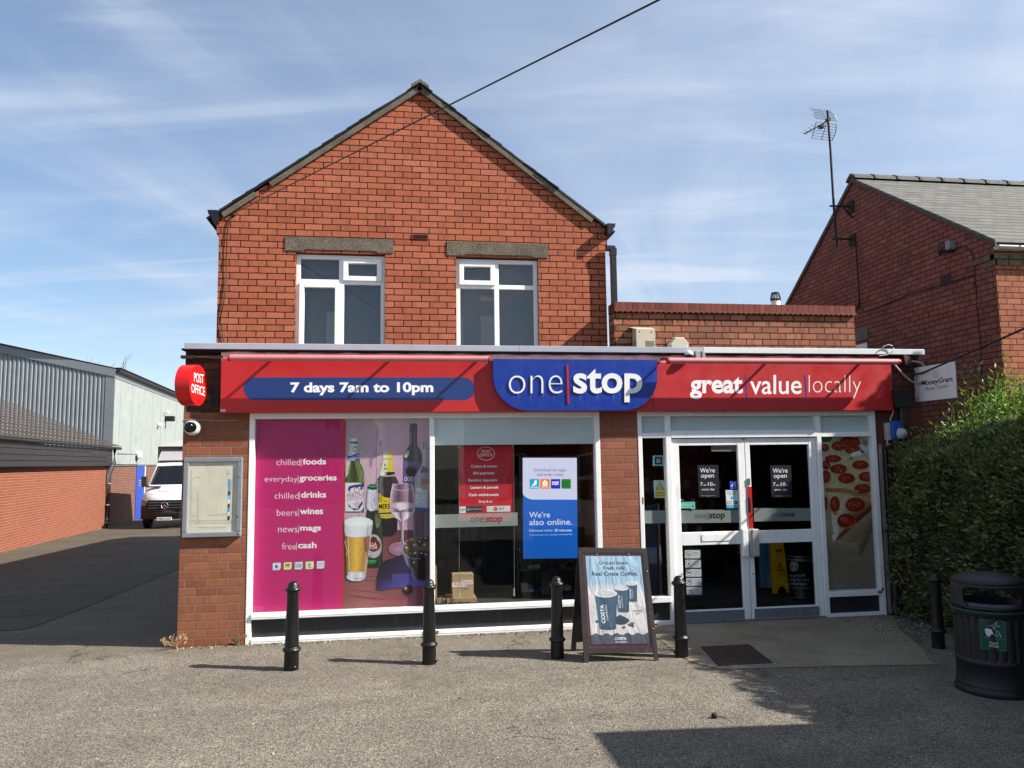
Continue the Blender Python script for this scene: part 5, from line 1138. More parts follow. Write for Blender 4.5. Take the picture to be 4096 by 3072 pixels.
# wet floor sign
zW = zm(2900, 2100, .27125); yw = 1.25
c0 = on_y(zW(825, 1010), yw)
t = thing('wet_floor_sign', 'yellow folding wet-floor sign inside the right door', 'floor sign', (c0.x, yw, 0))
m = MB(); m.prism([on_y(zW(*q), yw+0.03*(1000-q[1])/1000) for q in ((665, 230), (860, 230), (945, 1000), (925, 1000), (880, 920), (830, 900), (790, 940), (775, 1012), (708, 1012))], (0, 0.02, 0)); m.build('board', paint('wet_floor_yellow', 'd9a90c', 0.45), t)
a = Art(YP(yw-0.004), zW)
a.poly([(806, 545), (888, 676), (762, 680)], '1a1608'); a.poly([(807, 570), (870, 666), (780, 669)], 'd9a90c'); a.line([(800, 610), (830, 640), (850, 660)], 10, '1a1608'); a.line([(795, 660), (850, 655)], 8, '1a1608'); a.ell(806, 604, 8, 9, '1a1608')
a.text('CAUTION', (764, 730), (904, 726), 22, '3a2a08', 0.02); a.text('WET FLOOR', (768, 762), (906, 756), 18, '3a2a08', 0.02); a.poly([(742, 366), (834, 360), (826, 404), (812, 404), (800, 380), (780, 380), (770, 406), (756, 404)], '3a1a10')
a.build('print', M_PLAIN, t)
# food bank drum
c = on_y(zW(1140, 1060), 1.35)
rr = (on_y(zW(1340, 700), 1.35).x-on_y(zW(930, 700), 1.35).x)/2
zt_ = on_y(zW(1130, 430), 1.35).z
t = thing('collection_drum', 'black round collection drum with white lettering inside the right door', 'bin', (c.x, 1.35, 0))
m = MB(); m.lathe([(0.001, 0.0), (rr*1.02, 0.0), (rr*1.02, 0.03), (rr, 0.04), (rr, zt_-0.09), (rr*1.02, zt_-0.08), (rr*1.02, zt_), (rr*.95, zt_), (rr*.93, zt_-.05), (0.001, zt_-.05)], (c.x, 1.35, 0.0), 36); m.build('drum', paint('drum_black', '0e0f12', 0.35), t)
m = MB(); m.lathe([(rr*1.025, 0.012), (rr*1.03, 0.02), (rr*1.025, 0.028)], (c.x, 1.35, 0), 36); m.lathe([(rr*1.025, zt_-0.075), (rr*1.035, zt_-0.06), (rr*1.025, zt_-0.045)], (c.x, 1.35, 0), 36); m.lathe([(rr*1.025, zt_-0.02), (rr*1.035, zt_-0.01), (rr*1.0, zt_)], (c.x, 1.35, 0), 36); m.build('hoop', M_STEEL, t)
def round_art(name, cx, cy_, r, k, fn, mat, parent, plane_y):
    # a print wrapped round an upright cylinder: drawn on the tangent plane, then laid on the curved wall
    a = Art(YP(plane_y), k); fn(a)
    nv = []
    for v in a.v:
        d = CAM-Vector(v); d = -d; d.normalize(); p = Vector(CAM); A = d.x*d.x+d.y*d.y; B_ = 2*((p.x-cx)*d.x+(p.y-cy_)*d.y); off = (plane_y-v[1]); rr_ = r+0.002+abs(off)
        Cc = (p.x-cx)**2+(p.y-cy_)**2-rr_*rr_; D = B_*B_-4*A*Cc
        nv.append(tuple(p+d*((-B_-math.sqrt(max(D, 0)))/(2*A))) if D >= 0 else v)
    a.v = nv; return a.build(name, mat, parent)
def fb(a):
    a.ell(1018, 608, 66, 80, 'a9aab0', n=24); a.rrect(966, 604, 1064, 646, 10, '26282c'); a.text('food bank', (975, 632), (1056, 630), 14, 'b9bac0', 0.0)
    a.text('\u2019re proudly', (936, 776), (1190, 770), 50, 'b9babe', 0.02); a.text('cting for your', (936, 832), (1252, 834), 50, 'b9babe', 0.02); a.text('al food bank', (940, 884), (1214, 892), 46, 'b9babe', 0.02); a.text('you for your donation', (946, 940), (1262, 950), 36, 'a9aaae', 0.006)
round_art('lettering', c.x, 1.35, rr, zW, fb, M_PLAIN, t, 1.35-rr)
m = MB(); m.quad((3.35, 0.12, -0.012), (4.95, 0.12, -0.012), (5.25, 1.2, -0.012), (3.35, 1.2, -0.012)); tag(m.build('door_mat', paint('door_mat', '1c1c1d', 0.95)), 'black entrance mat on the floor just inside the doors', 'mat')
t = thing('standing_banner', 'narrow blue promotional stand inside the right door, left of the wet-floor sign', 'stand', (4.75, 1.6, 0))
m = MB(); m.prism([on_y(zW(*q), 1.6) for q in ((512, 180), (630, 180), (600, 920), (520, 925))], (0, 0.05, 0)); m.build('panel', paint('banner_blue', '4f86b8', 0.4), t)
m = MB(); m.prism([on_y(zW(*q), 1.75) for q in ((640, 180), (700, 180), (705, 925), (610, 920), (650, 700))], (0, 0.2, 0)); m.build('white_side', M_UPVC, t)
# ------------------------------------------------------------------ bollards
def make_bollard(label):
    t = thing('bollard', label, 'bollard', (0, 0, 0), 'black bollards along the shopfront')
    m = MB(); m.lathe([(0.069, -0.02), (0.069, 0.165), (0.074, 0.172), (0.084, 0.178), (0.087, 0.188), (0.084, 0.198), (0.072, 0.206), (0.066, 0.214)], (0, 0, 0), 32); m.build('base', M_IRON, t)
    m = MB(); m.lathe([(0.066, 0.214), (0.055, 0.715), (0.058, 0.725), (0.064, 0.732)], (0, 0, 0), 32); m.build('shaft', M_IRON, t)
    m = MB(); m.lathe([(0.064, 0.732), (0.073, 0.742), (0.075, 0.752), (0.073, 0.762), (0.060, 0.770), (0.053, 0.772), (0.052, 0.785), (0.046, 0.803), (0.034, 0.818), (0.018, 0.825), (0.001, 0.827)], (0, 0, 0), 32); m.build('cap', M_IRON, t)
    m = MB(); m.lathe([(0.0, -0.076), (0.011, -0.0755), (0.013, -0.068), (0.018, -0.0678), (0.018, -0.06)], (0.035, 0, 0.032), 12, 'y'); m.build('bolt', M_IRON, t)
    return t
BL = ['black iron bollard before the magenta graphic, leftmost of the row', 'black iron bollard before the window post beside the wine and olives graphic', 'black iron bollard close to the left leg of the coffee board', 'black iron bollard between the coffee board and the left door', 'black iron bollard in deep shade beside the litter bin and hedge']
boll = make_bollard(BL[0])
for i, (x, y, s) in enumerate(((-0.985, -1.146, 1.0), (0.321, -1.189, 0.972), (1.586, -1.223, 0.958), (2.80, -1.425, 0.943), (5.457, -1.617, 0.905))):
    o = boll if i == 0 else copy_tree(boll)
    o.location = (x, y, 0.006 if i == 3 else 0); o.scale = (s, s, s); o.rotation_euler = (R([0.4, -0.3, 0.2, 0.5, 0.9][i]), R([0.5, 0.2, -0.3, 0.3, 0.6][i]), R([0, 40, 110, 200, 75][i])); o['label'] = BL[i]

# ------------------------------------------------------------------ pavement board
zK = zm(2250, 2150, .33161)
aF = Vector((1.796, -1.473, 0)); bF = Vector((2.520, -1.541, 0)); dF = bF-aF
up = Vector((0.02, 0.24, 1.06)); pAF = Plane(aF, dF.cross(up))
t = thing('pavement_board', 'dark wooden folding pavement board with a crinkled coffee cup poster', 'A-board', (2.1, -1.3, 0))
M_WOOD = paint('dark_stained_wood', '2a2521', 0.6, dirt=0.35, scale=14, grime=('57504a', 0.5))
def slabK(m, q, off=0.0, th=0.028): m.prism([pAF.at(zK(*p), off) for p in q], pAF.n*-th)
m = MB()
slabK(m, [(190, 130), (1015, 137), (972, 185), (246, 184)]); slabK(m, [(190, 130), (246, 184), (318, 1335), (318, 1512), (262, 1515)]); slabK(m, [(1015, 137), (1160, 1488), (1112, 1492), (1100, 1390), (1092, 1322), (972, 185)]); slabK(m, [(318, 1336), (1092, 1322), (1099, 1390), (318, 1398)], -0.002)
m.build('front_frame', M_WOOD, t)
m = MB(); slabK(m, [(246, 184), (972, 185), (1092, 1322), (318, 1335)], -0.010, 0.01); m.build('panel', paint('maroon_panel', '5a1c2a', 0.5, dirt=0.2), t)
# back frame leaning the other way
tl_ = pAF.at(zK(192, 132), -0.03); tr_ = pAF.at(zK(1013, 138), -0.03); bl_ = Vector((1.775, -1.00, 0)); br_ = Vector((2.47, -1.07, 0))
m = MB(); dx = (tr_-tl_).normalized()*0.05; bn = (tr_-tl_).cross(bl_-tl_).normalized(); bn = bn if bn.y > 0 else -bn
m.prism([tl_, tl_+dx, bl_+dx, bl_], bn*0.028); m.prism([tr_-dx, tr_, br_, br_-dx], bn*0.028); m.prism([tl_+dx, tr_-dx, tr_-dx+(br_-tr_)*.05, tl_+dx+(bl_-tl_)*.05], bn*0.028); m.prism([tl_+dx+(bl_-tl_)*.86, tr_-dx+(br_-tr_)*.86, tr_-dx+(br_-tr_)*.91, tl_+dx+(bl_-tl_)*.91], bn*0.028)
m.prism([tl_+dx+(bl_-tl_)*.05, tr_-dx+(br_-tr_)*.05, tr_-dx+(br_-tr_)*.86, tl_+dx+(bl_-tl_)*.86], bn*0.012); m.build('back_frame', M_WOOD, t)
m = MB()
for q in ((412, 205), (798, 204), (1018, 410), (1092, 1105)): m.lathe([(0, -0.006), (0.009, -0.003), (0.010, 0.0)], pAF.at(zK(*q), -0.008 if q[0] < 900 else 0), 8, 'y')
m.build('screw', M_SCREW, t)
a = Art(pAF, zK, eps=0.00004); a.lay = -170
def bil(u, v): # poster corners
    c = ((278, 222), (940, 224), (1046, 1280), (350, 1292))
    x = (c[0][0]*(1-u)+c[1][0]*u)*(1-v)+(c[3][0]*(1-u)+c[2][0]*u)*v; y = (c[0][1]*(1-u)+c[1][1]*u)*(1-v)+(c[3][1]*(1-u)+c[2][1]*u)*v; return x, y
vs_ = [(0, 'a9c4d2'), (0.12, 'a4c4d6'), (0.24, 'a2c0d2'), (0.31, 'a9c0cc'), (0.36, 'c9cfd0'), (0.42, 'd9d6d2'), (0.6, 'd6d2ce'), (0.8, 'd2cecb'), (1.0, 'c9c6c4')]
pts = [bil(i/8, v) for v, c in vs_ for i in range(9)]
a._put(pts, [(j*9+i, j*9+i+1, j*9+i+10, j*9+i+9) for j in range(len(vs_)-1) for i in range(8)], [a.col(c) for v, c in vs_ for i in range(9)])
DK = '3f464c'
a.text('Ground beans.', (438, 327), (800, 326), 44, DK, 0.022); a.text('Fresh milk.', (490, 390), (762, 390), 44, DK, 0.022); a.text('Real Costa Coffee.', (353, 462), (908, 461), 50, DK, 0.028)
def cup(xc, yt, yb, wt, wb, tl=0.0):
    h = yb-yt
    a.ell(xc+wt*.1, yb-2, wb*1.15, h*.045, 'b9bcc0', 'd2cfcc')
    a.grid([(yt+h*f, xc+tl*f-(wt*(1-f)+wb*f), xc+tl*f+(wt*(1-f)+wb*f)) for f in (0.06, 0.3, 0.6, 0.97)], ['4f6a7c', '3c5262', '33475a', '3a5064', '44596c', '33485a'])
    a.ell(xc+tl, yb-h*.03, wb, h*.035, '34485a', '34485a')
    for j in range(9):
        u = -0.86+j*0.21; q = []
        for i in range(15):
            f = 0.12+0.82*i/14; q.append((xc+tl*f+(wt*(1-f)+wb*f)*u+math.sin(i*1.5)*wt*.035, yt+h*f))
        a.line(q, max(1.5, wt*.025), '5a7284')
    a.ell(xc, yt+h*.05, wt*1.03, wt*.34, 'c6d0d6', 'dfe2e4'); a.ell(xc, yt+h*.045, wt*.90, wt*.27, 'b9b0a6', 'd8d4d0'); a.ell(xc-wt*.15, yt+h*.04, wt*.5, wt*.12, 'e6e2de', 'cfc8c0')
cup(830, 545, 776, 70, 50, 20); a.vtext('COSTA', (832, 738), (824, 618), 20, 'dfe4e6', 0.03); a.vtext('EXPRESS', (856, 732), (842, 622), 10, 'c2ccd2', 0.02)
cup(712, 595, 903, 88, 66, 26); a.vtext('COSTA', (706, 850), (692, 694), 28, 'dfe4e6', 0.03); a.vtext('EXPRESS', (734, 842), (716, 698), 13, 'c2ccd2', 0.02)
cup(522, 655, 1115, 136, 98, 26); a.vtext('COSTA', (520, 1036), (498, 808), 46, 'e2e6e8', 0.03); a.vtext('EXPRESS', (556, 1000), (532, 810), 20, 'c9d2d8', 0.02)
a.poly([(648, 1040), (645, 960), (690, 930), (745, 955), (800, 985), (808, 1010), (760, 1045), (700, 1052)], ['2c3438', '3a4448', '46525a', '3a464c', '48545a', '3a444a', '2a3236', '262e32'])
for x, y, rt in ((420, 1012, 20), (742, 1082, 0), (812, 1052, 35), (845, 1034, 10), (848, 1064, 60)): a.ell(x, y, 21, 14, '42525a', '2c383e', rot=rt); a.line([(x-14, y+4), (x+14, y-4)], 4, '8aa0a6')
a.text('Available', (852, 892), (966, 892), 24, '4a4a4c', 0.0); a.text('here', (882, 922), (938, 922), 22, '4a4a4c', 0.0)
wav = []
for i in range(41):
    u = i/40; x, y = bil(u, 0.885+0.012*math.cos(u*2*math.pi*5.5)); wav.append((x, y))
a.poly(wav+[bil(1, 1), bil(0, 1)], '4c5058')
a.text('COSTA', (628, 1238), (772, 1234), 34, 'e2e4e6', 0.035); a.text('EXPRESS', (652, 1270), (776, 1266), 16, 'd2d4d6', 0.02); a.line([(632, 1266), (646, 1254), (646, 1268)], 4, 'd2d4d6')
a.build('poster', M_CRINK, t)
p = MB(); p.poly([pAF.at(zK(*q), -0.0005) for q in ((246, 184), (972, 185), (1092, 1322), (318, 1335))]); p.build('clear_cover', mk_glass('clear_cover', (0.95, 0.96, 0.97), 0.9, 0.12), t)

# ------------------------------------------------------------------ litter bin
bx, by, bh = 4.925, -2.985, 0.965
zY = zm(3496, 2200, .3919)
t = thing('litter_bin', 'black hooded round litter bin with a green label in front of the hedge', 'bin', (bx, by, 0))
M_BIN = paint('black_bin_plastic', '131419', 0.5, dirt=0.25, scale=10, bump=0.001)
rb = 0.276
fc_ang = math.atan2(CAM.y-by, CAM.x-bx)
m = MB(); nB = 72
prof = [(rb*1.03, 0.0), (rb*1.05, 0.02), (rb*1.05, 0.04), (rb*1.0, 0.055), (rb*1.02, 0.07), (rb*1.0, 0.085), (rb*.985, 0.10), (rb*.975, 0.24), (rb*1.0, 0.25), (rb*1.0, 0.27), (rb*.975, 0.28)]
m.lathe(prof, (bx, by, 0), nB)
vs = []; zsr = [0.28, 0.30, 0.60, 0.63]
for iz, z in enumerate(zsr):
    for k in range(nB):
        fl = 0.010 if (k % 3 == 0 and iz in (1, 2)) else 0.0
        vs.append((bx+(rb*.975-fl)*math.cos(2*math.pi*k/nB), by+(rb*.975-fl)*math.sin(2*math.pi*k/nB), z))
m.add(vs, [(i*nB+k, i*nB+(k+1) % nB, (i+1)*nB+(k+1) % nB, (i+1)*nB+k) for i in range(3) for k in range(nB)], False)
m.lathe([(rb*.975, 0.63), (rb*.99, 0.635), (rb*.99, 0.655)], (bx, by, 0), nB); m.build('body', M_BIN, t)
m = MB(); m.lathe([(rb*1.0, 0.655), (rb*1.035, 0.66), (rb*1.035, 0.675), (rb*1.0, 0.68)], (bx, by, 0), nB); m.build('rim_band', paint('green_band', '123f2c', 0.45), t)
m = MB(); zs = [0.68, 0.715, 0.73, 0.78, 0.84, 0.855, 0.885]; rs = [1.02, 1.015, 1.01, 1.0, 0.985, 0.98, 0.965]
vs = [(bx+rb*r_*math.cos(2*math.pi*k/nB), by+rb*r_*math.sin(2*math.pi*k/nB), z) for z, r_ in zip(zs, rs) for k in range(nB)]; fs_ = []
for i in range(len(zs)-1):
    for k in range(nB):
        ang = 2*math.pi*(k+.5)/nB; hole = False
        for dlt in (0, math.pi):
            d_ = abs((ang-fc_ang-dlt-0.12+math.pi) % (2*math.pi)-math.pi)
            if zs[i] >= 0.714 and zs[i+1] <= 0.856:
                lim = 0.80 if 0.73 <= zs[i] < 0.84 else 0.72
                hole = hole or d_ < lim
        if not hole: fs_.append((i*nB+k, i*nB+(k+1) % nB, (i+1)*nB+(k+1) % nB, (i+1)*nB+k))
m.add(vs, fs_, True); m.lathe([(rb*.965, 0.885), (rb*.94, 0.905), (rb*.85, 0.925), (rb*.65, 0.945), (rb*.35, 0.96), (0.001, 0.966)], (bx, by, 0), nB)
o = m.build('hood', M_BIN, t); sm_ = o.modifiers.new('thickness', 'SOLIDIFY'); sm_.thickness = 0.012; sm_.offset = -1
m = MB(); m.lathe([(rb*.93, 0.70), (rb*.90, 0.735), (rb*.87, 0.735), (rb*.84, 0.60), (0.001, 0.56)], (bx, by, 0), 40); m.build('liner', paint('grey_liner', '4a4c52', 0.35, dirt=0.3, scale=30), t)
def binlab(a):
    a.poly([(1078, 706), (1344, 734), (1353, 1034), (1088, 1004)], '0f4a34'); a.line([(1080, 708), (1343, 735), (1352, 1032), (1089, 1003), (1080, 708)], 3, '5a8a78'); a.line([(1092, 886), (1345, 914)], 3, '6f9a8a')
    a.poly([(1132, 808), (1150, 800), (1196, 808), (1216, 850), (1222, 858), (1190, 862), (1188, 878), (1152, 874), (1136, 840)], 'c9cdd0'); a.line([(1130, 806), (1140, 845), (1158, 880), (1190, 880)], 3, 'c9cdd0')
    a.line([(1180, 776), (1210, 770), (1246, 738), (1250, 760), (1236, 780), (1225, 816), (1218, 800), (1214, 776)], 4, 'c9cdd0'); a.line([(1248, 752), (1262, 784), (1285, 780), (1284, 766)], 4, 'c9cdd0'); a.line([(1240, 776), (1222, 792)], 3, 'c9cdd0')
    a.line([(1242, 830), (1262, 826), (1284, 846), (1286, 862), (1302, 890)], 4, 'c9cdd0'); a.line([(1242, 832), (1254, 858), (1280, 866), (1296, 892)], 4, 'c9cdd0'); a.line([(1228, 868), (1268, 886)], 5, 'c9cdd0')
    a.text('Food', (1182, 962), (1264, 966), 30, 'c9cfcc', 0.006); a.text('Waste', (1172, 990), (1274, 998), 28, 'c9cfcc', 0.006)
round_art('label', bx, by, rb*1.0, zY, binlab, M_PLAIN, t, by-rb*0.93)

# ------------------------------------------------------------------ drain cover, litter, weeds
t = thing('drain_cover', 'square rusty iron drain cover set in the concrete before the left door', 'drain cover', (3.3, -1.5, 0))
def mk_cover():
    n = N('iron_cover'); X = n.xyz(n.pos()); p = n.pos()
    gx = n.math('FRACT', n.math('MULTIPLY', X[0], 13.0)); gy = n.math('FRACT', n.math('MULTIPLY', X[1], 26.0))
    gr = n.math('MAXIMUM', n.math('LESS_THAN', gx, 0.22), n.math('LESS_THAN', gy, 0.3))
    c = n.mix(gr, C('3a2c26'), C('171210')); c = n.mix(n.rng(n.noise(p, 9, 5), .45, .7, 0, .6), c, C('5a4032')); n.bump(n.math('SUBTRACT', 1.0, gr), 0.006); return n.fin(c, 0.75, 0.3)
gq = [(3.117, -1.113), (3.653, -1.122), (3.541, -1.865), (2.986, -1.866)]
cx_ = sum(q[0] for q in gq)/4; cy_ = sum(q[1] for q in gq)/4
m = MB(); m.prism([(x, y, 0.012) for x, y in gq], (0, 0, -0.01)); m.build('cover', mk_cover(), t)
m = MB()
for i in range(4):
    (x0, y0), (x1, y1) = gq[i], gq[(i+1) % 4]; e = lambda x, y, k: (cx_+(x-cx_)*k, cy_+(y-cy_)*k, 0)
    q = [Vector(e(x0, y0, 1.012)), Vector(e(x1, y1, 1.012)), Vector(e(x1, y1, 1.09)), Vector(e(x0, y0, 1.09))]; m.prism([p_+Vector((0, 0, 0.010)) for p_ in q], (0, 0, -0.01))
m.build('surround', paint('concrete_surround', '8a8272', 0.9, dirt=0.3, scale=18), t)
def mk_leaf_mat(name, c0, c1, c2, tr=0.25):
    n = N(name); a_ = n.node('ShaderNodeVertexColor', layer_name='Col'); n.put(n.b.inputs['Base Color'], a_.outputs[0]); n.b.inputs['Roughness'].default_value = 0.42; n.b.inputs['Specular IOR Level'].default_value = 0.45
    tl2 = n.node('ShaderNodeBsdfTranslucent'); n.l.new(n.mix(1.0, a_.outputs[0], (1.3, 1.4, 0.5), 'MULTIPLY'), tl2.inputs[0]); mx = n.node('ShaderNodeMixShader'); mx.inputs[0].default_value = tr
    n.l.new(n.b.outputs[0], mx.inputs[1]); n.l.new(tl2.outputs[0], mx.inputs[2]); n.l.new(mx.outputs[0], n.out.inputs[0]); return n.m
M_LEAF = mk_leaf_mat('privet_leaf', 0, 0, 0, 0.28)
def stalks(name, label, x, y, z, n_, h, spread, cols, seed, cat='weed'):
    rnd = random.Random(seed); m = MB(); mats = [paint('dry_stem', c, 0.8) for c in cols]
    for i in range(n_):
        m.m = i % len(cols); an = rnd.uniform(0, 6.28); L = h*rnd.uniform(.35, 1); sx, sy = math.cos(an)*spread*rnd.uniform(.2, 1), -abs(math.sin(an))*spread*rnd.uniform(.1, 0.8)
        pts = [Vector((x+rnd.uniform(-.02, .02), y+rnd.uniform(-.02, 0), z))]
        for k in (0.35, 0.7, 1.0): pts.append(Vector((x+sx*k**1.3, y+sy*k**1.3, z+L*(k-0.35*k*k))))
        m.tube(pts, [0.0035, 0.003, 0.0022, 0.001], 4, False)
        for k in range(3):
            c_ = pts[-1]+Vector((rnd.uniform(-.012, .012), 0, rnd.uniform(-.02, .01))); m.quad(c_, c_+Vector((.012, 0, .01)), c_+Vector((.016, .003, .03)), c_+Vector((.002, .003, .022)))
    return tag(m.build(name, mats), label, cat)
stalks('dry_weed', 'dry straw-coloured weed at the foot of the left brick pier', -2.33, -0.03, 0, 16, 0.20, 0.20, ['b99a6a', 'c9a97a', '94774c'], 5)
stalks('dry_weed', 'small dry weed against the foot of the pier beside the white window frame', -1.70, -0.01, 0, 10, 0.17, 0.10, ['8a7248', '6a5a3a'], 6)
stalks('dry_weed', 'low weeds along the bottom of the white window frame by the second bollard', 0.40, -0.02, 0, 12, 0.08, 0.10, ['6f6238', '8a7a4a'], 8)
stalks('dry_weed', 'green weed growing at the window frame left of the coffee board', 1.86, -0.02, 0, 10, 0.13, 0.06, ['5a6a34', '77803f'], 9)
stalks('dry_weed', 'weeds at the foot of the drainpipe on the right pier', 6.1, -0.12, 0, 16, 0.25, 0.20, ['5a5a38', '77704a'], 10)
# crumbs of mortar and leaf litter along the walls and at the hedge foot
rnd = random.Random(2); m = MB(); mats = [paint('litter_crumb', c, 0.9) for c in ('a99c86', '6a5a42', '3a332a', 'c9c2b4')]
def crumb(x, y, s):
    m.m = rnd.randrange(4); an = rnd.uniform(0, 6.28); pts = []
    for k in range(5): q = s*rnd.uniform(.5, 1); pts.append((x+q*math.cos(an+k*1.26), y+q*math.sin(an+k*1.26), 0.008+rnd.uniform(0, s*.3)))
    m.prism(pts, (0, 0, -0.008))
for i in range(240): crumb(rnd.uniform(-2.3, 2.85), -abs(rnd.gauss(0.02, 0.05))-0.015, rnd.uniform(.004, .014))
for i in range(200): crumb(rnd.uniform(5.3, 6.2), rnd.uniform(-1.6, -0.05), rnd.uniform(.005, .02))
for i in range(70): crumb(rnd.uniform(-4, 4.8), rnd.uniform(-6, -0.3), rnd.uniform(.003, .011))
tag(m.build('leaf_litter', mats), kind='stuff')
m = MB(); c = on_g((2858, 2872)); m.lathe([(0.001, 0.0), (0.022, 0.004), (0.026, 0.02), (0.016, 0.034), (0.001, 0.038)], c, 9); m.tube([c+Vector((0, 0, .01)), c+Vector((.05, -.01, .012)), c+Vector((.075, -.035, .006))], 0.003, 5)
tag(m.build('dead_seed_head', paint('dead_seed', '1a1512', 0.9)), 'small dark dried seed head lying on the sunlit asphalt', 'litter')

# ------------------------------------------------------------------ greenery
def leaves_mesh(name, pts, size, cols, parent=None, seed=0, mat=None, up=0.35):
    """pts: (position, outward direction); one small folded leaf per point"""
    rnd = random.Random(seed); v = []; f = []; cc = []
    lin = [C(c) for c in cols]
    for p, d in pts:
        s = size*rnd.uniform(.6, 1.25); d = Vector(d)+Vector((rnd.gauss(0, .55), rnd.gauss(0, .55), rnd.gauss(up, .5))); d.normalize()
        sd = d.cross(Vector((rnd.uniform(-1, 1), rnd.uniform(-1, 1), rnd.uniform(-1, 1)))); 
        if sd.length < 1e-3: continue
        sd.normalize(); nn = d.cross(sd); b = len(v); w_ = s*rnd.uniform(.30, .44)
        v += [p, p+d*s*.45+sd*w_*.5+nn*s*.06, p+d*s, p+d*s*.45-sd*w_*.5+nn*s*.06]
        f += [(b, b+1, b+2), (b, b+2, b+3)]
        k = rnd.random(); c0 = lin[int(k*len(lin)) % len(lin)]; t_ = rnd.uniform(.75, 1.2); cc += [(c0[0]*t_, c0[1]*t_, c0[2]*t_, 1)]*6
    me = bpy.data.meshes.new(name); me.from_pydata([tuple(q) for q in v], [], f); at = me.color_attributes.new('Col', 'FLOAT_COLOR', 'CORNER'); at.data.foreach_set('color', [q for c in cc for q in c]); me.materials.append(mat or M_LEAF); me.update()
    return link(bpy.data.objects.new(name, me), parent)
LG = ['50643a', '5c7044', '465832', '6b7e50', '788a5c', '3c4c2c', '94a070', '80764a']
LB = ['58802c', '6a9232', '7da23e', '4a6e28', '92b24c', '3c5c22']
rnd = random.Random(21)
def htop(y):   # clipped height of the hedge, raised out of view on the right to cast more shade
    return 2.30 if y > -1.5 else 2.30+1.05*min(1, (-1.5-y)/0.45)
def hsec(u, y):
    """cross-section of the hedge from the foot of its left face (u=0) up and over to the right (u=1): x, z, normal"""
    H = htop(y); k = H/2.30
    P_ = [(6.10, 0.0), (6.03, 0.6), (6.02, 1.3), (6.05, 1.84), (6.16, 1.97), (6.45, 2.10*(1+(k-1)*.5)), (6.85, 2.22*k), (7.3, 2.30*k), (7.9, 2.30*k), (8.3, 2.1*k)]
    q = u*(len(P_)-1); i = min(int(q), len(P_)-2); t_ = q-i; a_, b_ = P_[i], P_[i+1]; dx, dz = b_[0]-a_[0], b_[1]-a_[1]; L = math.hypot(dx, dz) or 1
    return a_[0]+dx*t_, a_[1]+dz*t_, (-dz/L, dx/L)
hedge = thing('hedge', 'dense clipped green hedge running along the right edge of the forecourt', 'hedge', (6.6, -2.0, 0))
pts = []
for i in range(52000):
    y = rnd.uniform(-4.9, -0.14) if rnd.random() < .55 else rnd.uniform(-2.7, -0.14); u = rnd.random()**0.8
    x, z, nr = hsec(u, y); dpt = abs(rnd.gauss(0, .055)); bumpy = 0.03*rnd.random()+0.05*math.sin(y*5.1+z*3.3)+0.04*math.sin(y*11+z*7.7)+.03*math.sin(z*13-y*3)
    pts.append((Vector((x-nr[0]*(dpt-bumpy), y, z-nr[1]*(dpt-bumpy))), (nr[0], -0.15, nr[1]*.8)))
for i in range(2600):   # the end that faces the shop, and the front end
    u = rnd.random(); x = rnd.uniform(6.1, 8.2); z = rnd.uniform(0, 2.3); pts.append((Vector((x, -0.12+rnd.gauss(0, .04), z)), (0, 1, 0.2)))
leaves_mesh('foliage', pts, 0.068, LG, hedge, 4)
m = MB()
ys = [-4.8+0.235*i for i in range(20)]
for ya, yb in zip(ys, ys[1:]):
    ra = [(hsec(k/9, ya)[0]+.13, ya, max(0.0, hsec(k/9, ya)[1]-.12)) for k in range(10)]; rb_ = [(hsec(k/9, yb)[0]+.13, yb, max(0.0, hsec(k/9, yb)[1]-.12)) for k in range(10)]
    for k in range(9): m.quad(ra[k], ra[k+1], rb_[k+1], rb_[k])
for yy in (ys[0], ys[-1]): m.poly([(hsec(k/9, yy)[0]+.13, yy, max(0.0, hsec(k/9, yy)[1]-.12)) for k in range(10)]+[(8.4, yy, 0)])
m.build('light_block_core', paint('dark_core', '171a0f', 0.95, dirt=0.5, scale=14), hedge)  # solid dark core added behind the leaves to block light
m = MB()
for i in range(420):
    y = rnd.uniform(-2.6, -.2); u = rnd.uniform(.02, .45); x, z, nr = hsec(u, y); p0 = Vector((x+.08, y, z)); m.tube([p0, p0+Vector((-.07, rnd.uniform(-.12, .12), rnd.uniform(-.02, .12))), p0+Vector((-.10, rnd.uniform(-.2, .2), rnd.uniform(.0, .2)))], [0.004, 0.003, 0.0015], 4, False)
for i in range(12): m.tube([(6.3+rnd.uniform(-.1, .1), -0.3-i*.36, 0), (6.3+rnd.uniform(-.15, .15), -0.3-i*.36+rnd.uniform(-.1, .1), 0.6), (6.5, -0.3-i*.36, 1.4)], [.03, .025, .015], 6)
m.build('twigs', paint('privet_twig', '5a4c38', 0.85), hedge)
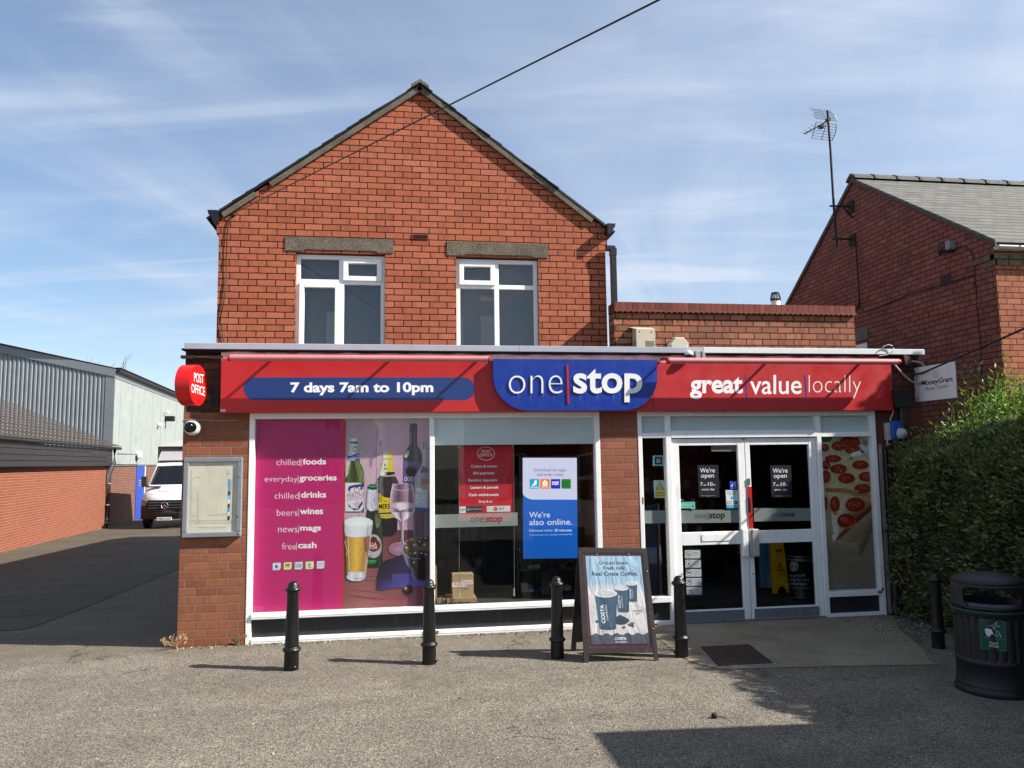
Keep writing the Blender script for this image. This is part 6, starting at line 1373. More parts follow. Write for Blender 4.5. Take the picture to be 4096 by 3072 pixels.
# looser shrub behind with long upright shoots
shr = thing('shrub', 'loose bright green shrub with tall upright shoots behind the clipped hedge', 'shrub', (8.2, 0.0, 0))
pts = []; m = MB(); shoots = []
for i in range(230):
    x = rnd.uniform(6.85, 10.0); y = rnd.uniform(-0.75, 0.35)+0.05*(x-7); base = 1.6; lim = 2.32+0.72*min(1, max(0, (x-6.9)/1.3)); L = lim+rnd.uniform(-.35, .22)
    if rnd.random() < .13: L += rnd.uniform(.12, .42)
    shoots.append((x, y, base, L))
for q in ((3905, 1440), (3962, 1515), (4050, 1520), (3870, 1465), (3990, 1560), (4085, 1570)):
    p_ = on_y(q, -0.2); shoots.append((p_.x, -0.2, 1.6, p_.z))
for x, y, b_, L in shoots:
    lx, ly = rnd.gauss(0, .08), rnd.gauss(0, .06); n_ = int((L-b_)*30)
    m.tube([(x-lx, y-ly, b_), (x-lx*.3, y, (b_+L)/2), (x, y, L)], [0.008, 0.005, 0.002], 4, False)
    for k in range(n_):
        f_ = k/n_; z = b_+(L-b_)*f_; an = k*2.4+rnd.uniform(-.4, .4); sp = 0.05+0.16*(1-f_)
        for rep in range(2 if f_ < .72 else 1):
            an2 = an+rep*2.2; r2 = sp*rnd.uniform(.1, 1.0); pts.append((Vector((x-lx*(1-f_)+r2*math.cos(an2), y-ly*(1-f_)+r2*math.sin(an2), z)), (math.cos(an2), math.sin(an2), .55)))
leaves_mesh('foliage', pts, 0.080, LB, shr, 8, up=.5); m.build('stems', paint('green_stem', '5f6b38', 0.7), shr)
# tree standing outside the picture on the right: its leaves dapple the doors
tr3 = thing('tree', 'leafy tree beyond the right edge of the picture that dapples the entrance', 'tree', (8.6, -2.1, 0))
m = MB(); m.tube([(8.6, -2.1, 0), (8.55, -2.05, 1.5), (8.45, -1.9, 2.8), (8.4, -1.6, 3.9)], [.12, .10, .08, .04], 10)
for i in range(9): an = i*.7; m.tube([(8.5, -2.0, 1.8+.15*i), (8.5+.4*math.cos(an), -2.0+.5*math.sin(an), 2.3+.15*i), (8.45+.6*math.cos(an), -2.0+.9*math.sin(an), 2.6+.15*i)], [.04, .025, .01], 6)
m.build('trunk', paint('bark', '3f3428', 0.9, dirt=0.4, scale=20), tr3)
pts = []
blobs = [(8.4, -1.28, 3.95, .30), (8.6, -0.85, 4.35, .42), (8.4, -1.70, 3.98, .33), (8.3, -2.15, 3.95, .42), (8.3, -2.55, 3.7, .60), (8.2, -2.9, 3.5, .80), (7.75, -2.75, 2.85, .70), (7.75, -3.3, 2.75, .75), (8.4, -2.8, 2.7, .8), (8.3, -3.5, 2.9, .7)]
for bxx, byy, bzz, br2 in blobs:
    for i in range(1500):
        d_ = Vector((rnd.gauss(0, 1), rnd.gauss(0, 1), rnd.gauss(0, 1))).normalized(); r2 = br2*rnd.random()**.45; pts.append((Vector((bxx, byy, bzz))+d_*r2, d_))
leaves_mesh('crown', pts, 0.13, LG, tr3, 9)

# lean-to block added out of view; its roof edge shades the near forecourt corner
ob = thing('shadow_block', 'added lean-to shadow block beyond the right edge whose straight shadow falls on the asphalt', 'building', (7.5, -8, 0))
m = MB(); hx, hy, hh = 5.62, -4.83, 3.40
m.prism([(hx, hy, 0), (hx, hy, hh), (hx+3.2, hy, hh-0.7), (hx+3.2, hy, 0)], (0, -6.5, 0)); m.build('wall', M_OUT, ob)
m = MB(); m.prism([(hx-.04, hy+.05, hh), (hx+3.3, hy+.05, hh-.72), (hx+3.3, hy+.05, hh-.66), (hx-.04, hy+.05, hh+.06)], (0, -6.6, 0)); m.build('roof', M_SLATE, ob)
# ------------------------------------------------------------------ neighbouring house on the right
Y2 = 0.6
z2 = zm(3400, 700, .31465); z3 = zm(3400, 1100, .31465)
HX = on_y(z2(1845, 1100), Y2).x
pk = on_x((3412, 728), HX); ev = on_x(z2(1835, 872), HX); lo = on_x((3155, 1215), HX)
yp, zp_ = pk.y, pk.z; ze = ev.z
sl_ = (zp_-lo.z)/(lo.y-yp); yb2 = yp+(zp_-ze)/sl_
h2 = thing('neighbour_house', 'red brick bungalow with grey slate roof and plain gable right of the shop', 'house', (HX+4, yp, 0))
m = MB(); m.poly([(HX, Y2, 0), (HX, Y2, ze), (HX, yp, zp_), (HX, yb2, ze), (HX, yb2, -.3)]); m.build('gable_wall', M_H2S, h2)
m = MB(); m.quad((HX, Y2, 0), (HX+9, Y2, 0), (HX+9, Y2, ze), (HX, Y2, ze)); m.build('front_wall', M_H2F, h2)
rf2 = MB()
for sgn, ye in ((-1, Y2-.06), (1, yb2+.06)):
    p0 = Vector((HX-.03, yp, zp_+.05)); p1 = Vector((HX-.03, ye, zp_+.05-(zp_-ze)*abs(ye-yp)/abs((Y2 if sgn < 0 else yb2)-yp)))
    rf2.prism([p0, p1, p1+Vector((0, 0, .035)), p0+Vector((0, 0, .035))], (9.3, 0, 0))
r2 = rf2.build('roof', M_SLATE2, h2)
m = MB()
for i in range(20):
    x = HX-.05+i*.46
    m.prism([(x, yp-.15, zp_+.03), (x, yp-.13, zp_+.085), (x, yp, zp_+.165), (x, yp+.13, zp_+.085), (x, yp+.15, zp_+.03), (x, yp, zp_+.10)], (.43, 0, 0)); m.prism([(x+.40, yp-.165, zp_+.03), (x+.40, yp-.145, zp_+.10), (x+.40, yp, zp_+.175), (x+.40, yp+.145, zp_+.10), (x+.40, yp+.165, zp_+.03), (x+.40, yp, zp_+.12)], (.06, 0, 0))
m.build('ridge_tile', paint('grey_ridge', '504f4b', 0.8, dirt=0.3, scale=10), r2)
m = MB()
for sgn, ye in ((-1, Y2-.06), (1, yb2+.06)):
    p0 = Vector((HX-.03, yp, zp_+.05)); p1 = Vector((HX-.03, ye, zp_+.05-(zp_-ze)*abs(ye-yp)/abs((Y2 if sgn < 0 else yb2)-yp)))
    m.prism([p0, p1, p1-Vector((0, 0, .06)), p0-Vector((0, 0, .06))], (.028, 0, 0))
m.build('verge_mortar', paint('verge_cement', '5a4c42', 0.9, dirt=0.4, scale=14), h2)
m = MB(); zg = ze-.06; yg = Y2-.10
prof = [(yg+.058*math.cos(R(t)), zg+.058*math.sin(R(t))) for t in range(180, 361, 20)]+[(yg+.05, zg), (yg-.05, zg)]
m.prism([(HX-.05, y, z) for y, z in prof], (9.2, 0, 0), True)
for x in (HX+.26,): m.prism([(x, yg+(y-yg)*1.12, zg+(z-zg)*1.12) for y, z in prof], (.03, 0, 0))
m.build('gutter', paint('grey_gutter', 'a9aaab', 0.4, dirt=0.1), h2)
m = MB()
x = HX-.012
for row, zz_ in ((0, ze-.22), (1, ze-.31)):
    xx = HX-.03+row*.0
    while xx < HX+4: L = .225 if row == 0 else (.225 if int(xx*9) % 2 else .11); m.bevbox(xx, xx+L-.012, Y2-(.035 if row == 0 else .02), Y2+.05, zz_, zz_+.075, .004); xx += L+(0 if row == 0 else .02)
    m.bevbox(HX-(.03 if row == 0 else .015), HX+.02, Y2-.02, Y2+(.42-.2*row), zz_, zz_+.075, .004)
m.build('corbel_course', paint('lichened_brick', '6a6450', 0.9, dirt=0.5, scale=14, grime=('9a9478', 0.5)), h2)
c0 = on_x((3418, 1322), HX); c1 = on_x((3474, 1355), HX)
m = MB(); m.box(HX-.015, HX+.1, c1.y, c0.y+.9, c1.z, c1.z+.22); m.build('lintel', paint('grey_lintel', '6f6a66', 0.85, dirt=0.2, scale=12), h2)
m = MB(); m.box(HX-.004, HX+.05, c1.y+.05, c0.y+.8, c1.z-1.1, c1.z-.06); m.build('window', M_UPVC, h2)
va, vb_ = on_x(z2(1155, 1375), HX), on_x(z2(1285, 1325), HX)
m = MB(); m.box(HX-.008, HX+.02, min(va.y, vb_.y), max(va.y, vb_.y), va.z-.04, va.z+.10); m.build('air_brick', paint('dark_vent', '2e2422', 0.8), h2)
lampc = on_x(z2(1322, 897), HX)
m = MB(); m.bevbox(HX-.12, HX, lampc.y-.05, lampc.y+.05, lampc.z-.07, lampc.z+.07, .01)
m.m = 1; l2 = on_x(z2(1245, 965), HX); m.tube([(HX-.02, lampc.y, lampc.z-.08), (HX-.10, l2.y, l2.z+.02), (HX-.06, l2.y+.1, l2.z)], [.03, .05, .04], 8)
m.build('wall_lamp', [paint('lamp_grey', '7f7f86', 0.5), M_CABLE], h2)
# cables on the gable
def wallcable(name, label, T_, x, r=.008, mat=None):
    m = MB(); m.tube([on_x(q, x) for q in T_], r, 5); return tag(m.build(name, mat or M_CABLE), label, 'cable')
wallcable('wall_cable', 'black cable hanging down the bungalow gable below the aerial', [z2(70, 860), z2(85, 1100), z2(105, 1400), z2(120, 1640), z3(118, 330), z3(85, 440), z3(60, 452)], HX-.02, .012)
wallcable('wall_cable', 'black cable running slantwise along the brick courses of the bungalow gable', [z3(118, 300), z3(130, 420), z3(170, 470), z3(300, 432), z3(760, 240), z3(1290, 85), z3(1590, -10)], HX-.012, .009)
wallcable('wall_cable', 'thin black cable dropping down the right end of the bungalow gable', [z2(1200, 985), z2(1205, 880), z2(1180, 850), z2(1150, 870), z2(1100, 985)], HX-.02, .006)
wallcable('wall_cable', 'black cable arching from the lamp and down the bungalow corner', [z2(1340, 930), z2(1420, 905), z2(1490, 925), z2(1550, 1000), z2(1575, 1100), z2(1590, 1400), z3(1600, 120), z3(1620, 480), z3(1650, 800), z3(1668, 1280)], HX-.02, .007)
# ---- aerial
zA4 = zm(3150, 400, .18083)
AXX = HX-.42
pb = on_x((3347, 985), AXX); ptop = on_x(zA4(885, 235), AXX); zP1 = on_x((3335, 823), AXX)
t = thing('tv_aerial', 'television aerial with two grid reflectors on a tall dark pole bracketed to the bungalow gable', 'aerial', tuple(pb))
M_POLE = paint('pole_dark', '2b2826', 0.5, 0.5, dirt=0.4, scale=12); M_ALU = paint('aerial_aluminium', 'b9bcc0', 0.35, 0.6, dirt=0.1)
def AX(T, dx=0.0): return on_x(T, AXX+dx)
m = MB(); m.tube([pb, AX((3335, 823)), AX((3322, 600)), ptop], .022, 10); m.build('pole', M_POLE, t)
m = MB()
for (p0, p1) in (((3320, 824), (3402, 826)), ((3330, 955), (3410, 958))):
    a0 = AX(p0); a1 = on_x(p1, HX-.01); m.tube([a0, AX(((p0[0]*.4+p1[0]*.6), p0[1]+1), .25), a1], .018, 6); m.bevbox(HX-.02, HX, a1.y-.10, a1.y+.10, a1.z-.12, a1.z+.10, .004)
a0 = AX((3372, 828), .2); m.tube([a0, on_x((3412, 872), HX-.01)], .015, 6); m.build('bracket', M_RUST, t)
K4 = lambda x, y, dx=0.0: on_x(zA4(x, y), AXX+dx)
m = MB()
for (q0, q1, q2, q3, n_) in (((500, 190), (948, 245), (1095, 465), (635, 408), 7), ((638, 488), (1090, 548), (985, 898), (540, 848), 7)):
    for i in range(n_):
        f_ = i/(n_-1)
        l_ = (q0[0]+(q3[0]-q0[0])*f_, q0[1]+(q3[1]-q0[1])*f_); r_ = (q1[0]+(q2[0]-q1[0])*f_, q1[1]+(q2[1]-q1[1])*f_); m.tube([K4(*l_), K4(*r_)], .0042, 4, False)
m.build('reflector_rods', M_POLE, t)
m = MB()
def bow(a_, b_, bulge, r): mid = ((a_[0]+b_[0])/2+bulge[0], (a_[1]+b_[1])/2+bulge[1]); m.tube([K4(*a_), K4(*mid), K4(*b_)], r, 5)
bow((500, 190), (635, 408), (-22, 12), .007); bow((948, 245), (1095, 465), (26, -14), .009); bow((730, 200), (855, 405), (0, 0), .011); bow((638, 488), (540, 848), (-6, 0), .010); bow((1090, 548), (985, 898), (24, 12), .011); bow((862, 520), (750, 890), (0, 0), .009)
m.build('reflector_frame', M_ALU, t)
m = MB(); m.tube([K4(890, 440), K4(760, 540, -.1), K4(370, 750, -.35)], .012, 6); m.bevbox(K4(770, 590).x-.06, K4(770, 590).x+.02, K4(770, 590).y-.05, K4(770, 590).y+.06, K4(770, 590).z-.03, K4(770, 590).z+.03, .006); m.tube([K4(910, 430), K4(880, 450)], .045, 8); m.build('boom', M_POLE, t)
m = MB()
for x, y, l_ in ((370, 748, 100), (450, 698, 100), (540, 645, 95), (630, 600, 105)):
    m.tube([K4(x, y, -.3), K4(x-l_, y-45, -.3)], .006, 4); m.tube([K4(x, y, -.3), K4(x+l_*.9, y+25, -.3)], .005, 4)
m.build('director', M_ALU, t)

# ------------------------------------------------------------------ overhead and front cables
m = MB(); pA = on_y((905, 868), 0.96); m.tube([pA, on_y((2700, -33), -5.5)], .0055, 6); tag(m.build('overhead_cable', M_CABLE), 'black overhead cable slanting from the gable up across the sky', 'cable')
zg2 = zm(800, 800, .46293)
def ycable(label, T_, y, r=.007, mat=None, name='wall_cable'):
    m = MB(); m.tube([on_y(q, y) for q in T_], r, 5); return tag(m.build(name, mat or M_CABLE), label, 'cable')
ycable('thin black cable trailing down the left edge of the brick gable', [zg2(325, 120), zg2(285, 95), zg2(250, 110), zg2(240, 160), zg2(300, 135), zg2(262, 160), zg2(240, 230), zg2(232, 350), zg2(225, 520), zg2(228, 690), zg2(205, 880), zg2(175, 1010), zg2(185, 1120), zg2(212, 1240)], 0.985, .007)
m = MB(); m.tube([on_y((3640, 1503), -.05), on_y((3690, 1492), -.15), on_y((4180, 1278), -2.6)], .012, 6); tag(m.build('overhead_cable', M_CABLE), 'black cable rising to the right from the pier over the hedge', 'cable')
# bunches of cable clipped under the roof edge
rnd = random.Random(5)
for i, (y, z, r, x0, x1, lab) in enumerate(((-.085, 3.222, .011, -2.34, 6.5, 'thick black cable clipped under the silver roof edge'), (-.075, 3.214, .007, -2.2, 6.4, 'thin black cable sagging under the silver roof edge, behind the thick one'), (-.08, 3.208, .006, -1.4, 6.1, 'lowest loose dark cable under the silver roof edge'))):
    m = MB(); n_ = 60; pts = []
    for k in range(n_+1):
        x = x0+(x1-x0)*k/n_; pts.append((x, y+rnd.uniform(-.006, .006), z+rnd.uniform(-.005, .005)-(.012*math.sin(k*.9)**2 if i else 0)))
    if i == 0: pts = [(x0+.02, .25, z)]+pts
    m.tube(pts, r, 5); tag(m.build('wall_cable', M_CABLE), lab, 'cable', 'cables under the roof edge')
ycable('pale cable looping over the right end of the roof edge', [zE(985, 205), zE(1000, 185), zE(1040, 170), zE(1075, 180), zE(1085, 205), zE(1075, 235), zE(1030, 258), zE(960, 268)], -.13, .007, M_CABLEG)
ycable('grey cable bundle hanging in a loop beside the board sign', [zE(1090, 340), zE(1120, 375), zE(1170, 430), zE(1220, 475), zE(1265, 500), zE(1300, 505), zE(1330, 490), zE(1345, 440), zE(1348, 380), zE(1338, 335), zE(1300, 322), zE(1235, 312)], -.10, .013, M_CABLEG)
ycable('coiled black cable hanging on the right pier', [zE(1075, 410), zE(1130, 385), zE(1200, 372), zE(1250, 385), zE(1268, 420), zE(1240, 465), zE(1190, 478), zE(1150, 450), zE(1138, 410), zE(1150, 385), zE(1230, 352), zE(1310, 335), zE(1385, 312)], -.06, .008)
m = MB(); c = on_y(zE(1205, 295), -.12); m.prism([c+Vector(q) for q in ((-.05, 0, .06), (.05, 0, .03), (.06, 0, -.05), (-.02, 0, -.08))], (0, .08, 0)); tag(m.build('floodlight', paint('maroon_lamp', '4a1f1c', 0.5)), 'small dark red floodlight under the right end of the roof edge', 'light')
# things above the sign
c = on_y(zm(2300, 800, .46293)(985, 1335), -.16)
t = thing('dome_camera', 'small white-capped camera above the join of the blue and red sign panels', 'camera', tuple(c))
m = MB(); m.lathe([(.001, .055), (.02, .05), (.04, .03), (.055, .005), (.05, -.005)], c, 20); m.build('cap', M_UPVC, t)
m = MB(); m.lathe([(.05, -.005), (.052, -.03), (.035, -.06), (.001, -.065)], c, 20); m.tube([c+Vector((.03, .0, -.02)), c+Vector((.10, .05, -.01))], .012, 6); m.build('lens', M_BLACKP, t)
x0, x1, z0, z1 = rectY(zm(2300, 800, .46293), 1042, 1303, 1127, 1368, -.14)
m = MB(); m.bevbox(x0, x1, -.14, -.01, z0, z1, .005); m.m = 1; m.tube([((x0*.35+x1*.65), -.143, z1), ((x0*.35+x1*.65), -.143, z0)], .004, 4); tag(m.build('junction_box', [paint('grey_plastic_box', '9b9c96', 0.5, dirt=0.1), M_CABLE]), 'grey plastic junction box above the red sign', 'box')
# on the flat roof
zf2 = zm(2300, 800, .46293)
x0, x1, z0, z1 = rectY(zf2, 528, 1085, 697, 1330, .52)
t = thing('vent_box', 'cream metal vent box with rust spots standing on the flat roof beside the downpipe', 'vent', ((x0+x1)/2, .6, 3.29))
def mk_spot():
    n = N('spotted_cream_metal'); p = n.pos(); v = n.voro(p, 38); c = n.mix(n.math('LESS_THAN', v, 0.16), C('bdb49f'), C('4a4238')); return n.fin(c, 0.6)
z0 = 3.29
m = MB(); m.prism([(x0-.04, .70, z1+.005), (x1+.005, .70, z1+.005), (x1, .52, z1-.045), (x0, .52, z1-.045)], (0, 0, .004)); m.box(x0, x1, .52, .70, z0, z1-.045); m.prism([(x0, .52, z1-.045), (x0, .70, z1), (x0, .70, z1-.045)], (x1-x0, 0, 0)); m.build('case', mk_spot(), t)
m = MB()
for i in range(5):
    z = z0+.17-i*.026
    if z > z0: m.box(x0+.13, x0+.24, .514, .52, z, z+.012); m.box(x0-.006, x0, .56, .64, z, z+.012)
for x in (x0+.05, x1-.04): m.lathe([(0, -.006), (.010, -.004), (.011, 0)], (x, .52, z1-.075), 8, 'y')
m.build('louvre', paint('louvre_beige', '8d8574', 0.6), t)  # louvres and screws in a darker beige than the case
pts = [on_y(zf2(*q), .66) for q in ((803, 1245), (850, 1186), (940, 1188), (982, 1240), (972, 1300), (815, 1300))]
t = thing('alarm_box', 'cream six-sided alarm box on the parapet wall just above the roof edge', 'alarm', tuple(pts[0]))
m = MB(); ctr2 = sum(pts, Vector())/6; inn = [ctr2+(p-ctr2)*.80+Vector((0, -.05, 0)) for p in pts]; m.prism(pts, (0, .04, 0)); m.poly(inn)
for i in range(6): m.quad(pts[i], pts[(i+1) % 6], inn[(i+1) % 6], inn[i])
m.build('cover', paint('cream_plastic', 'c3c2ac', 0.45, dirt=0.1), t)
c = on_y((3103, 1218), 2.0); ct_ = on_y((3102, 1170), 2.0)
t = thing('flue_pipe', 'short white flue pipe with dark cage cap rising behind the parapet', 'flue', (c.x, 2.0, 3.4)); rr2 = .068
m = MB(); m.lathe([(rr2, 3.3), (rr2, ct_.z-.10), (rr2*.9, ct_.z-.09)], (c.x, 2.0, 0), 20); m.build('pipe', M_UPVC, t)
m = MB(); m.lathe([(rr2*1.15, ct_.z-.13), (rr2*1.15, ct_.z-.10)], (c.x, 2, 0), 20); m.lathe([(rr2*.75, ct_.z), (rr2*.8, ct_.z-.015), (.001, ct_.z)], (c.x, 2, 0), 20)
for k in range(10): an = k*.628; m.tube([(c.x+rr2*1.1*math.cos(an), 2+rr2*1.1*math.sin(an), ct_.z-.10), (c.x+rr2*.8*math.cos(an), 2+rr2*.8*math.sin(an), ct_.z-.008)], .007, 4)
m.build('cage', M_BLACKP, t)
# fittings on the right pier
x0, x1, z0, z1 = rectY(zR, 735, 1062, 845, 1262, -.07)
t = thing('socket_box', 'blue weatherproof socket box with grey side mounted at the right pier above the hedge', 'socket', ((x0+x1)/2, 0, z0))
m = MB(); m.bevbox(x0, x1, -.11, -.02, z0, z1, .008); m.build('case', paint('socket_blue', '1b4aa8', 0.4), t)
m = MB(); m.bevbox(x0-.05, x0+.01, -.06, 0.003, z0-.01, z1-.02, .004); m.build('side_box', paint('socket_grey', 'b4b4b0', 0.5), t)
m = MB(); m.lathe([(0, -.117), (.03, -.114), (.032, -.108)], ((x0+x1)/2+.03, 0, z1-.12), 14, 'y'); m.lathe([(0, -.16), (.06, -.145), (.07, -.11)], ((x0+x1)/2+.05, 0, z0+.07), 14, 'y'); m.build('plug', paint('clear_plug_cover', 'a9b4bc', 0.2), t)
ycable('thin white cable from the sign down to the blue socket', [zR(770, 945), zR(755, 990), zR(735, 1030), zR(732, 1065)], -.03, .006, M_UPVC)
ycable('thin white cable below the blue socket', [zR(712, 1258), zR(700, 1280), zR(695, 1330)], -.03, .006, M_UPVC)
t = thing('rainwater_hopper', 'black cast hopper head and drainpipe on the right pier', 'drainpipe', (6.45, 0, 0))
q = [on_y(zR(*p), -.16) for p in ((766, 712), (945, 708), (975, 808), (972, 905), (795, 912), (775, 800))]
m = MB(); m.prism(q, (0, .16, 0)); m.build('hopper', paint('cast_black', '17140f', 0.6, dirt=0.4, scale=14), t)
m = MB(); xx = on_y(zR(860, 950), -.07).x; m.tube([(xx, -.07, q[3].z+.02), (xx, -.07, 0.35)], .042, 14); xd = 6.08; m.build('pipe', M_BLACKP, t)
zA2 = zm(3072, 2000, .46293)
p0 = on_y(zR(640, 1335), -.02); 
t = thing('pipe_run', 'dark pipes and slotted white strip running down beside the pizza graphic', 'pipe', (6.05, 0, 0))
m = MB(); m.box(6.012, 6.050, -.012, .004, 0.02, 2.10); m.build('white_strip', paint('dirty_white_strip', '8f8c88', 0.6, dirt=0.4, scale=20), t)
m = MB(); m.tube([(6.085, -.03, 2.02), (6.085, -.03, .36)], .020, 8); m.tube([(6.13, -.025, 2.08), (6.13, -.025, .36)], .014, 8); m.tube([(6.10, -.04, .40), (6.10, -.04, 0.0)], .05, 12); m.build('pipe', M_BLACKP, t)

# ------------------------------------------------------------------ left side: brick shed, warehouse, van
zL = zm(0, 1750, .30136)
bR = on_g(zL(1385, 1205)); dirL = Vector((math.sin(R(-6.4)), math.cos(R(-6.4)), 0)); aL = bR-dirL*17.0
shed = thing('brick_outhouse', 'low orange brick building with black boarded eaves and mossy tiled roof along the drive', 'building', tuple(bR))
NL = Vector((dirL.y, -dirL.x, 0))      # out of the wall, towards the drive
zb_ = 2.41
m = MB(); q = [aL+NL*0, bR]; m.quad((aL.x, aL.y, -.3), (bR.x, bR.y, -.7), (bR.x, bR.y, zb_), (aL.x, aL.y, zb_)); bk = -NL*5
m.quad((bR.x, bR.y, -.7), (bR.x+bk.x, bR.y+bk.y, -.7), (bR.x+bk.x, bR.y+bk.y, zb_+1.0), (bR.x, bR.y, zb_)); m.quad((aL.x, aL.y, -.7), (aL.x+bk.x, aL.y+bk.y, -.7), (aL.x+bk.x, aL.y+bk.y, zb_+1.6), (aL.x, aL.y, zb_+.4)); m.build('wall', M_SHED, shed)
m = MB()
for i in range(4):
    z0 = zb_+.07+i*.165; o_ = NL*(.20-.004*i); m.prism([aL+o_+Vector((0, 0, z0)), bR+o_+dirL*.0+Vector((0, 0, z0)), bR+o_+NL*.02*(i%1)+Vector((0, 0, z0+.150)), aL+o_+Vector((0, 0, z0+.150))], -NL*.03)
m.prism([aL+NL*.18+Vector((0, 0, zb_+.07)), bR+NL*.18+Vector((0, 0, zb_+.07)), bR+Vector((0, 0, zb_+.07)), aL+Vector((0, 0, zb_+.07))], (0, 0, -.02))
m.build('eaves_board', paint('black_board', '2a2326', 0.55, dirt=0.3, scale=4, grime=('4a4043', 0.5)), shed)
m = MB(); gz_ = zb_+.80; m.tube([aL+NL*.27+Vector((0, 0, gz_)), bR+NL*.27+dirL*1.0+Vector((0, 0, gz_-.03))], .058, 10); m.build('gutter', M_BLACKP, shed)
def mk_moss():
    n = N('mossy_tiles'); p = n.pos(); a_ = n.noise(p, 9, 6, .7); c = n.ramp(a_, [(.35, '241c16'), (.5, '3c2e24'), (.62, '4e4032'), (.74, '7a705e')]); r_ = n.math('FRACT', n.math('MULTIPLY', n.xyz(p)[2], 3.4)); c = n.mix(n.math('MULTIPLY', n.math('LESS_THAN', r_, .3), n.rng(n.noise(p, 3, 4), .35, .65)), c, C('2a221c')); n.bump(a_, .05); return n.fin(c, .95)
m = MB(); e0 = aL+NL*.33+Vector((0, 0, gz_+.05)); e1 = bR+NL*.33+dirL*1.1+Vector((0, 0, gz_+.05)); u_ = -NL*4.8+Vector((0, 0, 2.1)); 
nseg = 14
for i in range(nseg):
    f0, f1 = i/nseg, (i+1)/nseg; m.quad(e0+u_*f0+Vector((0, 0, .0)), e1+u_*f0, e1+u_*f1-Vector((0, 0, .035)), e0+u_*f1-Vector((0, 0, .035)))
m.prism([e0, e1, e1+u_, e0+u_], (0, 0, -.05)) if False else None
m.build('roof', mk_moss(), shed)
m = MB(); pz = bR+NL*.10-dirL*.05; hi_ = bR+NL*.28-dirL*.05
m.tube([hi_+Vector((0, 0, gz_-.04)), hi_+Vector((-.0, 0, zb_+.15)), pz+Vector((0, 0, zb_-.30)), pz+Vector((0, 0, -.47))], .082, 14)
m.build('downpipe', paint('grey_downpipe', '4c4c50', 0.45, dirt=0.2), shed)
m = MB()
for z in (1.75, .9, .2, -.4): m.tube([pz+Vector((0, 0, z)), pz+Vector((0, 0, z+.035))], .092, 12)
m.build('pipe_clip', M_CABLEG, shed)
m = MB(); br0 = bR+NL*.30+dirL*.3; m.tube([br0+Vector((0, 0, 2.95)), br0+NL*.75+Vector((0, 0, 2.93)), br0+NL*.75+Vector((0, 0, 2.50)), br0+Vector((0, 0, 2.52))], .022, 6); tag(m.build('wall_bracket', M_BLACKP), 'black rectangular metal bracket sticking out at the far end of the boarded eaves', 'bracket')
m = MB()
for i in range(5): q = bR-dirL*(.3+.7*i)+NL*.07+Vector((0, 0, gz(bR.y)+.02)); m.tube([q, q-dirL*.62], .05, 8)
tag(m.build('ground_pipe', M_UPVC), 'white pipe lying on the ground along the foot of the orange brick wall', 'pipe') if False else None

wb = on_g(zL(1450, 1165)); WY = wb.y; WX = wb.x
wh = thing('warehouse', 'grey metal-clad warehouse on a brick base behind the brick outhouse', 'warehouse', (WX-5, WY+10, 0))
SIDE = Vector((math.sin(R(-4.0)), math.cos(R(-4.0)), 0))
ztop = on_y(zA(985, 395), WY).z; xc = WX
gl_ = on_y(zA(0, 185), WY); slp = (gl_.z-ztop)/(xc-gl_.x)
M_CLADA = paint('grey_cladding', '8b9296', 0.5, 0.2, dirt=0.12, scale=2, grime=('6a6f70', 0.3)); M_CLADB = paint('pale_cladding', '8e9693', 0.5, 0.1, dirt=0.15, scale=2, grime=('8a8f8e', 0.35)); M_TRIM = paint('cladding_trim', '7f878b', 0.45, 0.3, dirt=0.1)
m = MB(); pitch = .172; x = xc-.32; k = 0; W_ = 14.0
prof = []
while x > xc-W_:
    prof += [(x, 0.0), (x-.060, 0.0), (x-.085, -.045), (x-.147, -.045)]; x -= pitch
for (xa, ya), (xb, yb) in zip(prof, prof[1:]): m.quad((xa, WY+ya, 2.0), (xb, WY+yb, 2.0), (xb, WY+yb, ztop+slp*(xc-xb)-.1), (xa, WY+ya, ztop+slp*(xc-xa)-.1))
m.build('gable_cladding', M_CLADA, wh)
m = MB(); m.prism([(xc+.03, WY-.09, ztop-.28), (xc+.03, WY-.09, ztop+.06), (xc-W_, WY-.09, ztop+.06+slp*W_), (xc-W_, WY-.09, ztop-.28+slp*W_)], (0, .14, 0)); m.prism([(xc-.36, WY-.06, 2.0), (xc+.02, WY-.06, 2.0), (xc+.02, WY-.06, ztop), (xc-.36, WY-.06, ztop)], (0, .06, 0)); m.build('trim', M_TRIM, wh)
m = MB(); L_ = 26.0; n_ = int(L_/.06)
S0 = Vector((xc, WY, 0)); NS = Vector((SIDE.y, -SIDE.x, 0)); zE0 = on_y(zA(985, 430), WY).z-.12
pts = [S0+SIDE*(.06*i)+NS*(.035*math.sin(i*math.pi/2)) for i in range(n_+1)]
m.add([p+Vector((0, 0, 2.02)) for p in pts]+[p+Vector((0, 0, zE0)) for p in pts], [(i, i+1, n_+2+i, n_+1+i) for i in range(n_)]); m.build('side_cladding', M_CLADB, wh)
m = MB()
for i in range(12): q = S0+SIDE*(.9+i*2.0); m.prism([q+NS*.016+Vector((0, 0, 2.02)), q+NS*.016+SIDE*.03+Vector((0, 0, 2.02)), q+NS*.016+SIDE*.03+Vector((0, 0, zE0)), q+NS*.016+Vector((0, 0, zE0))], NS*.004)
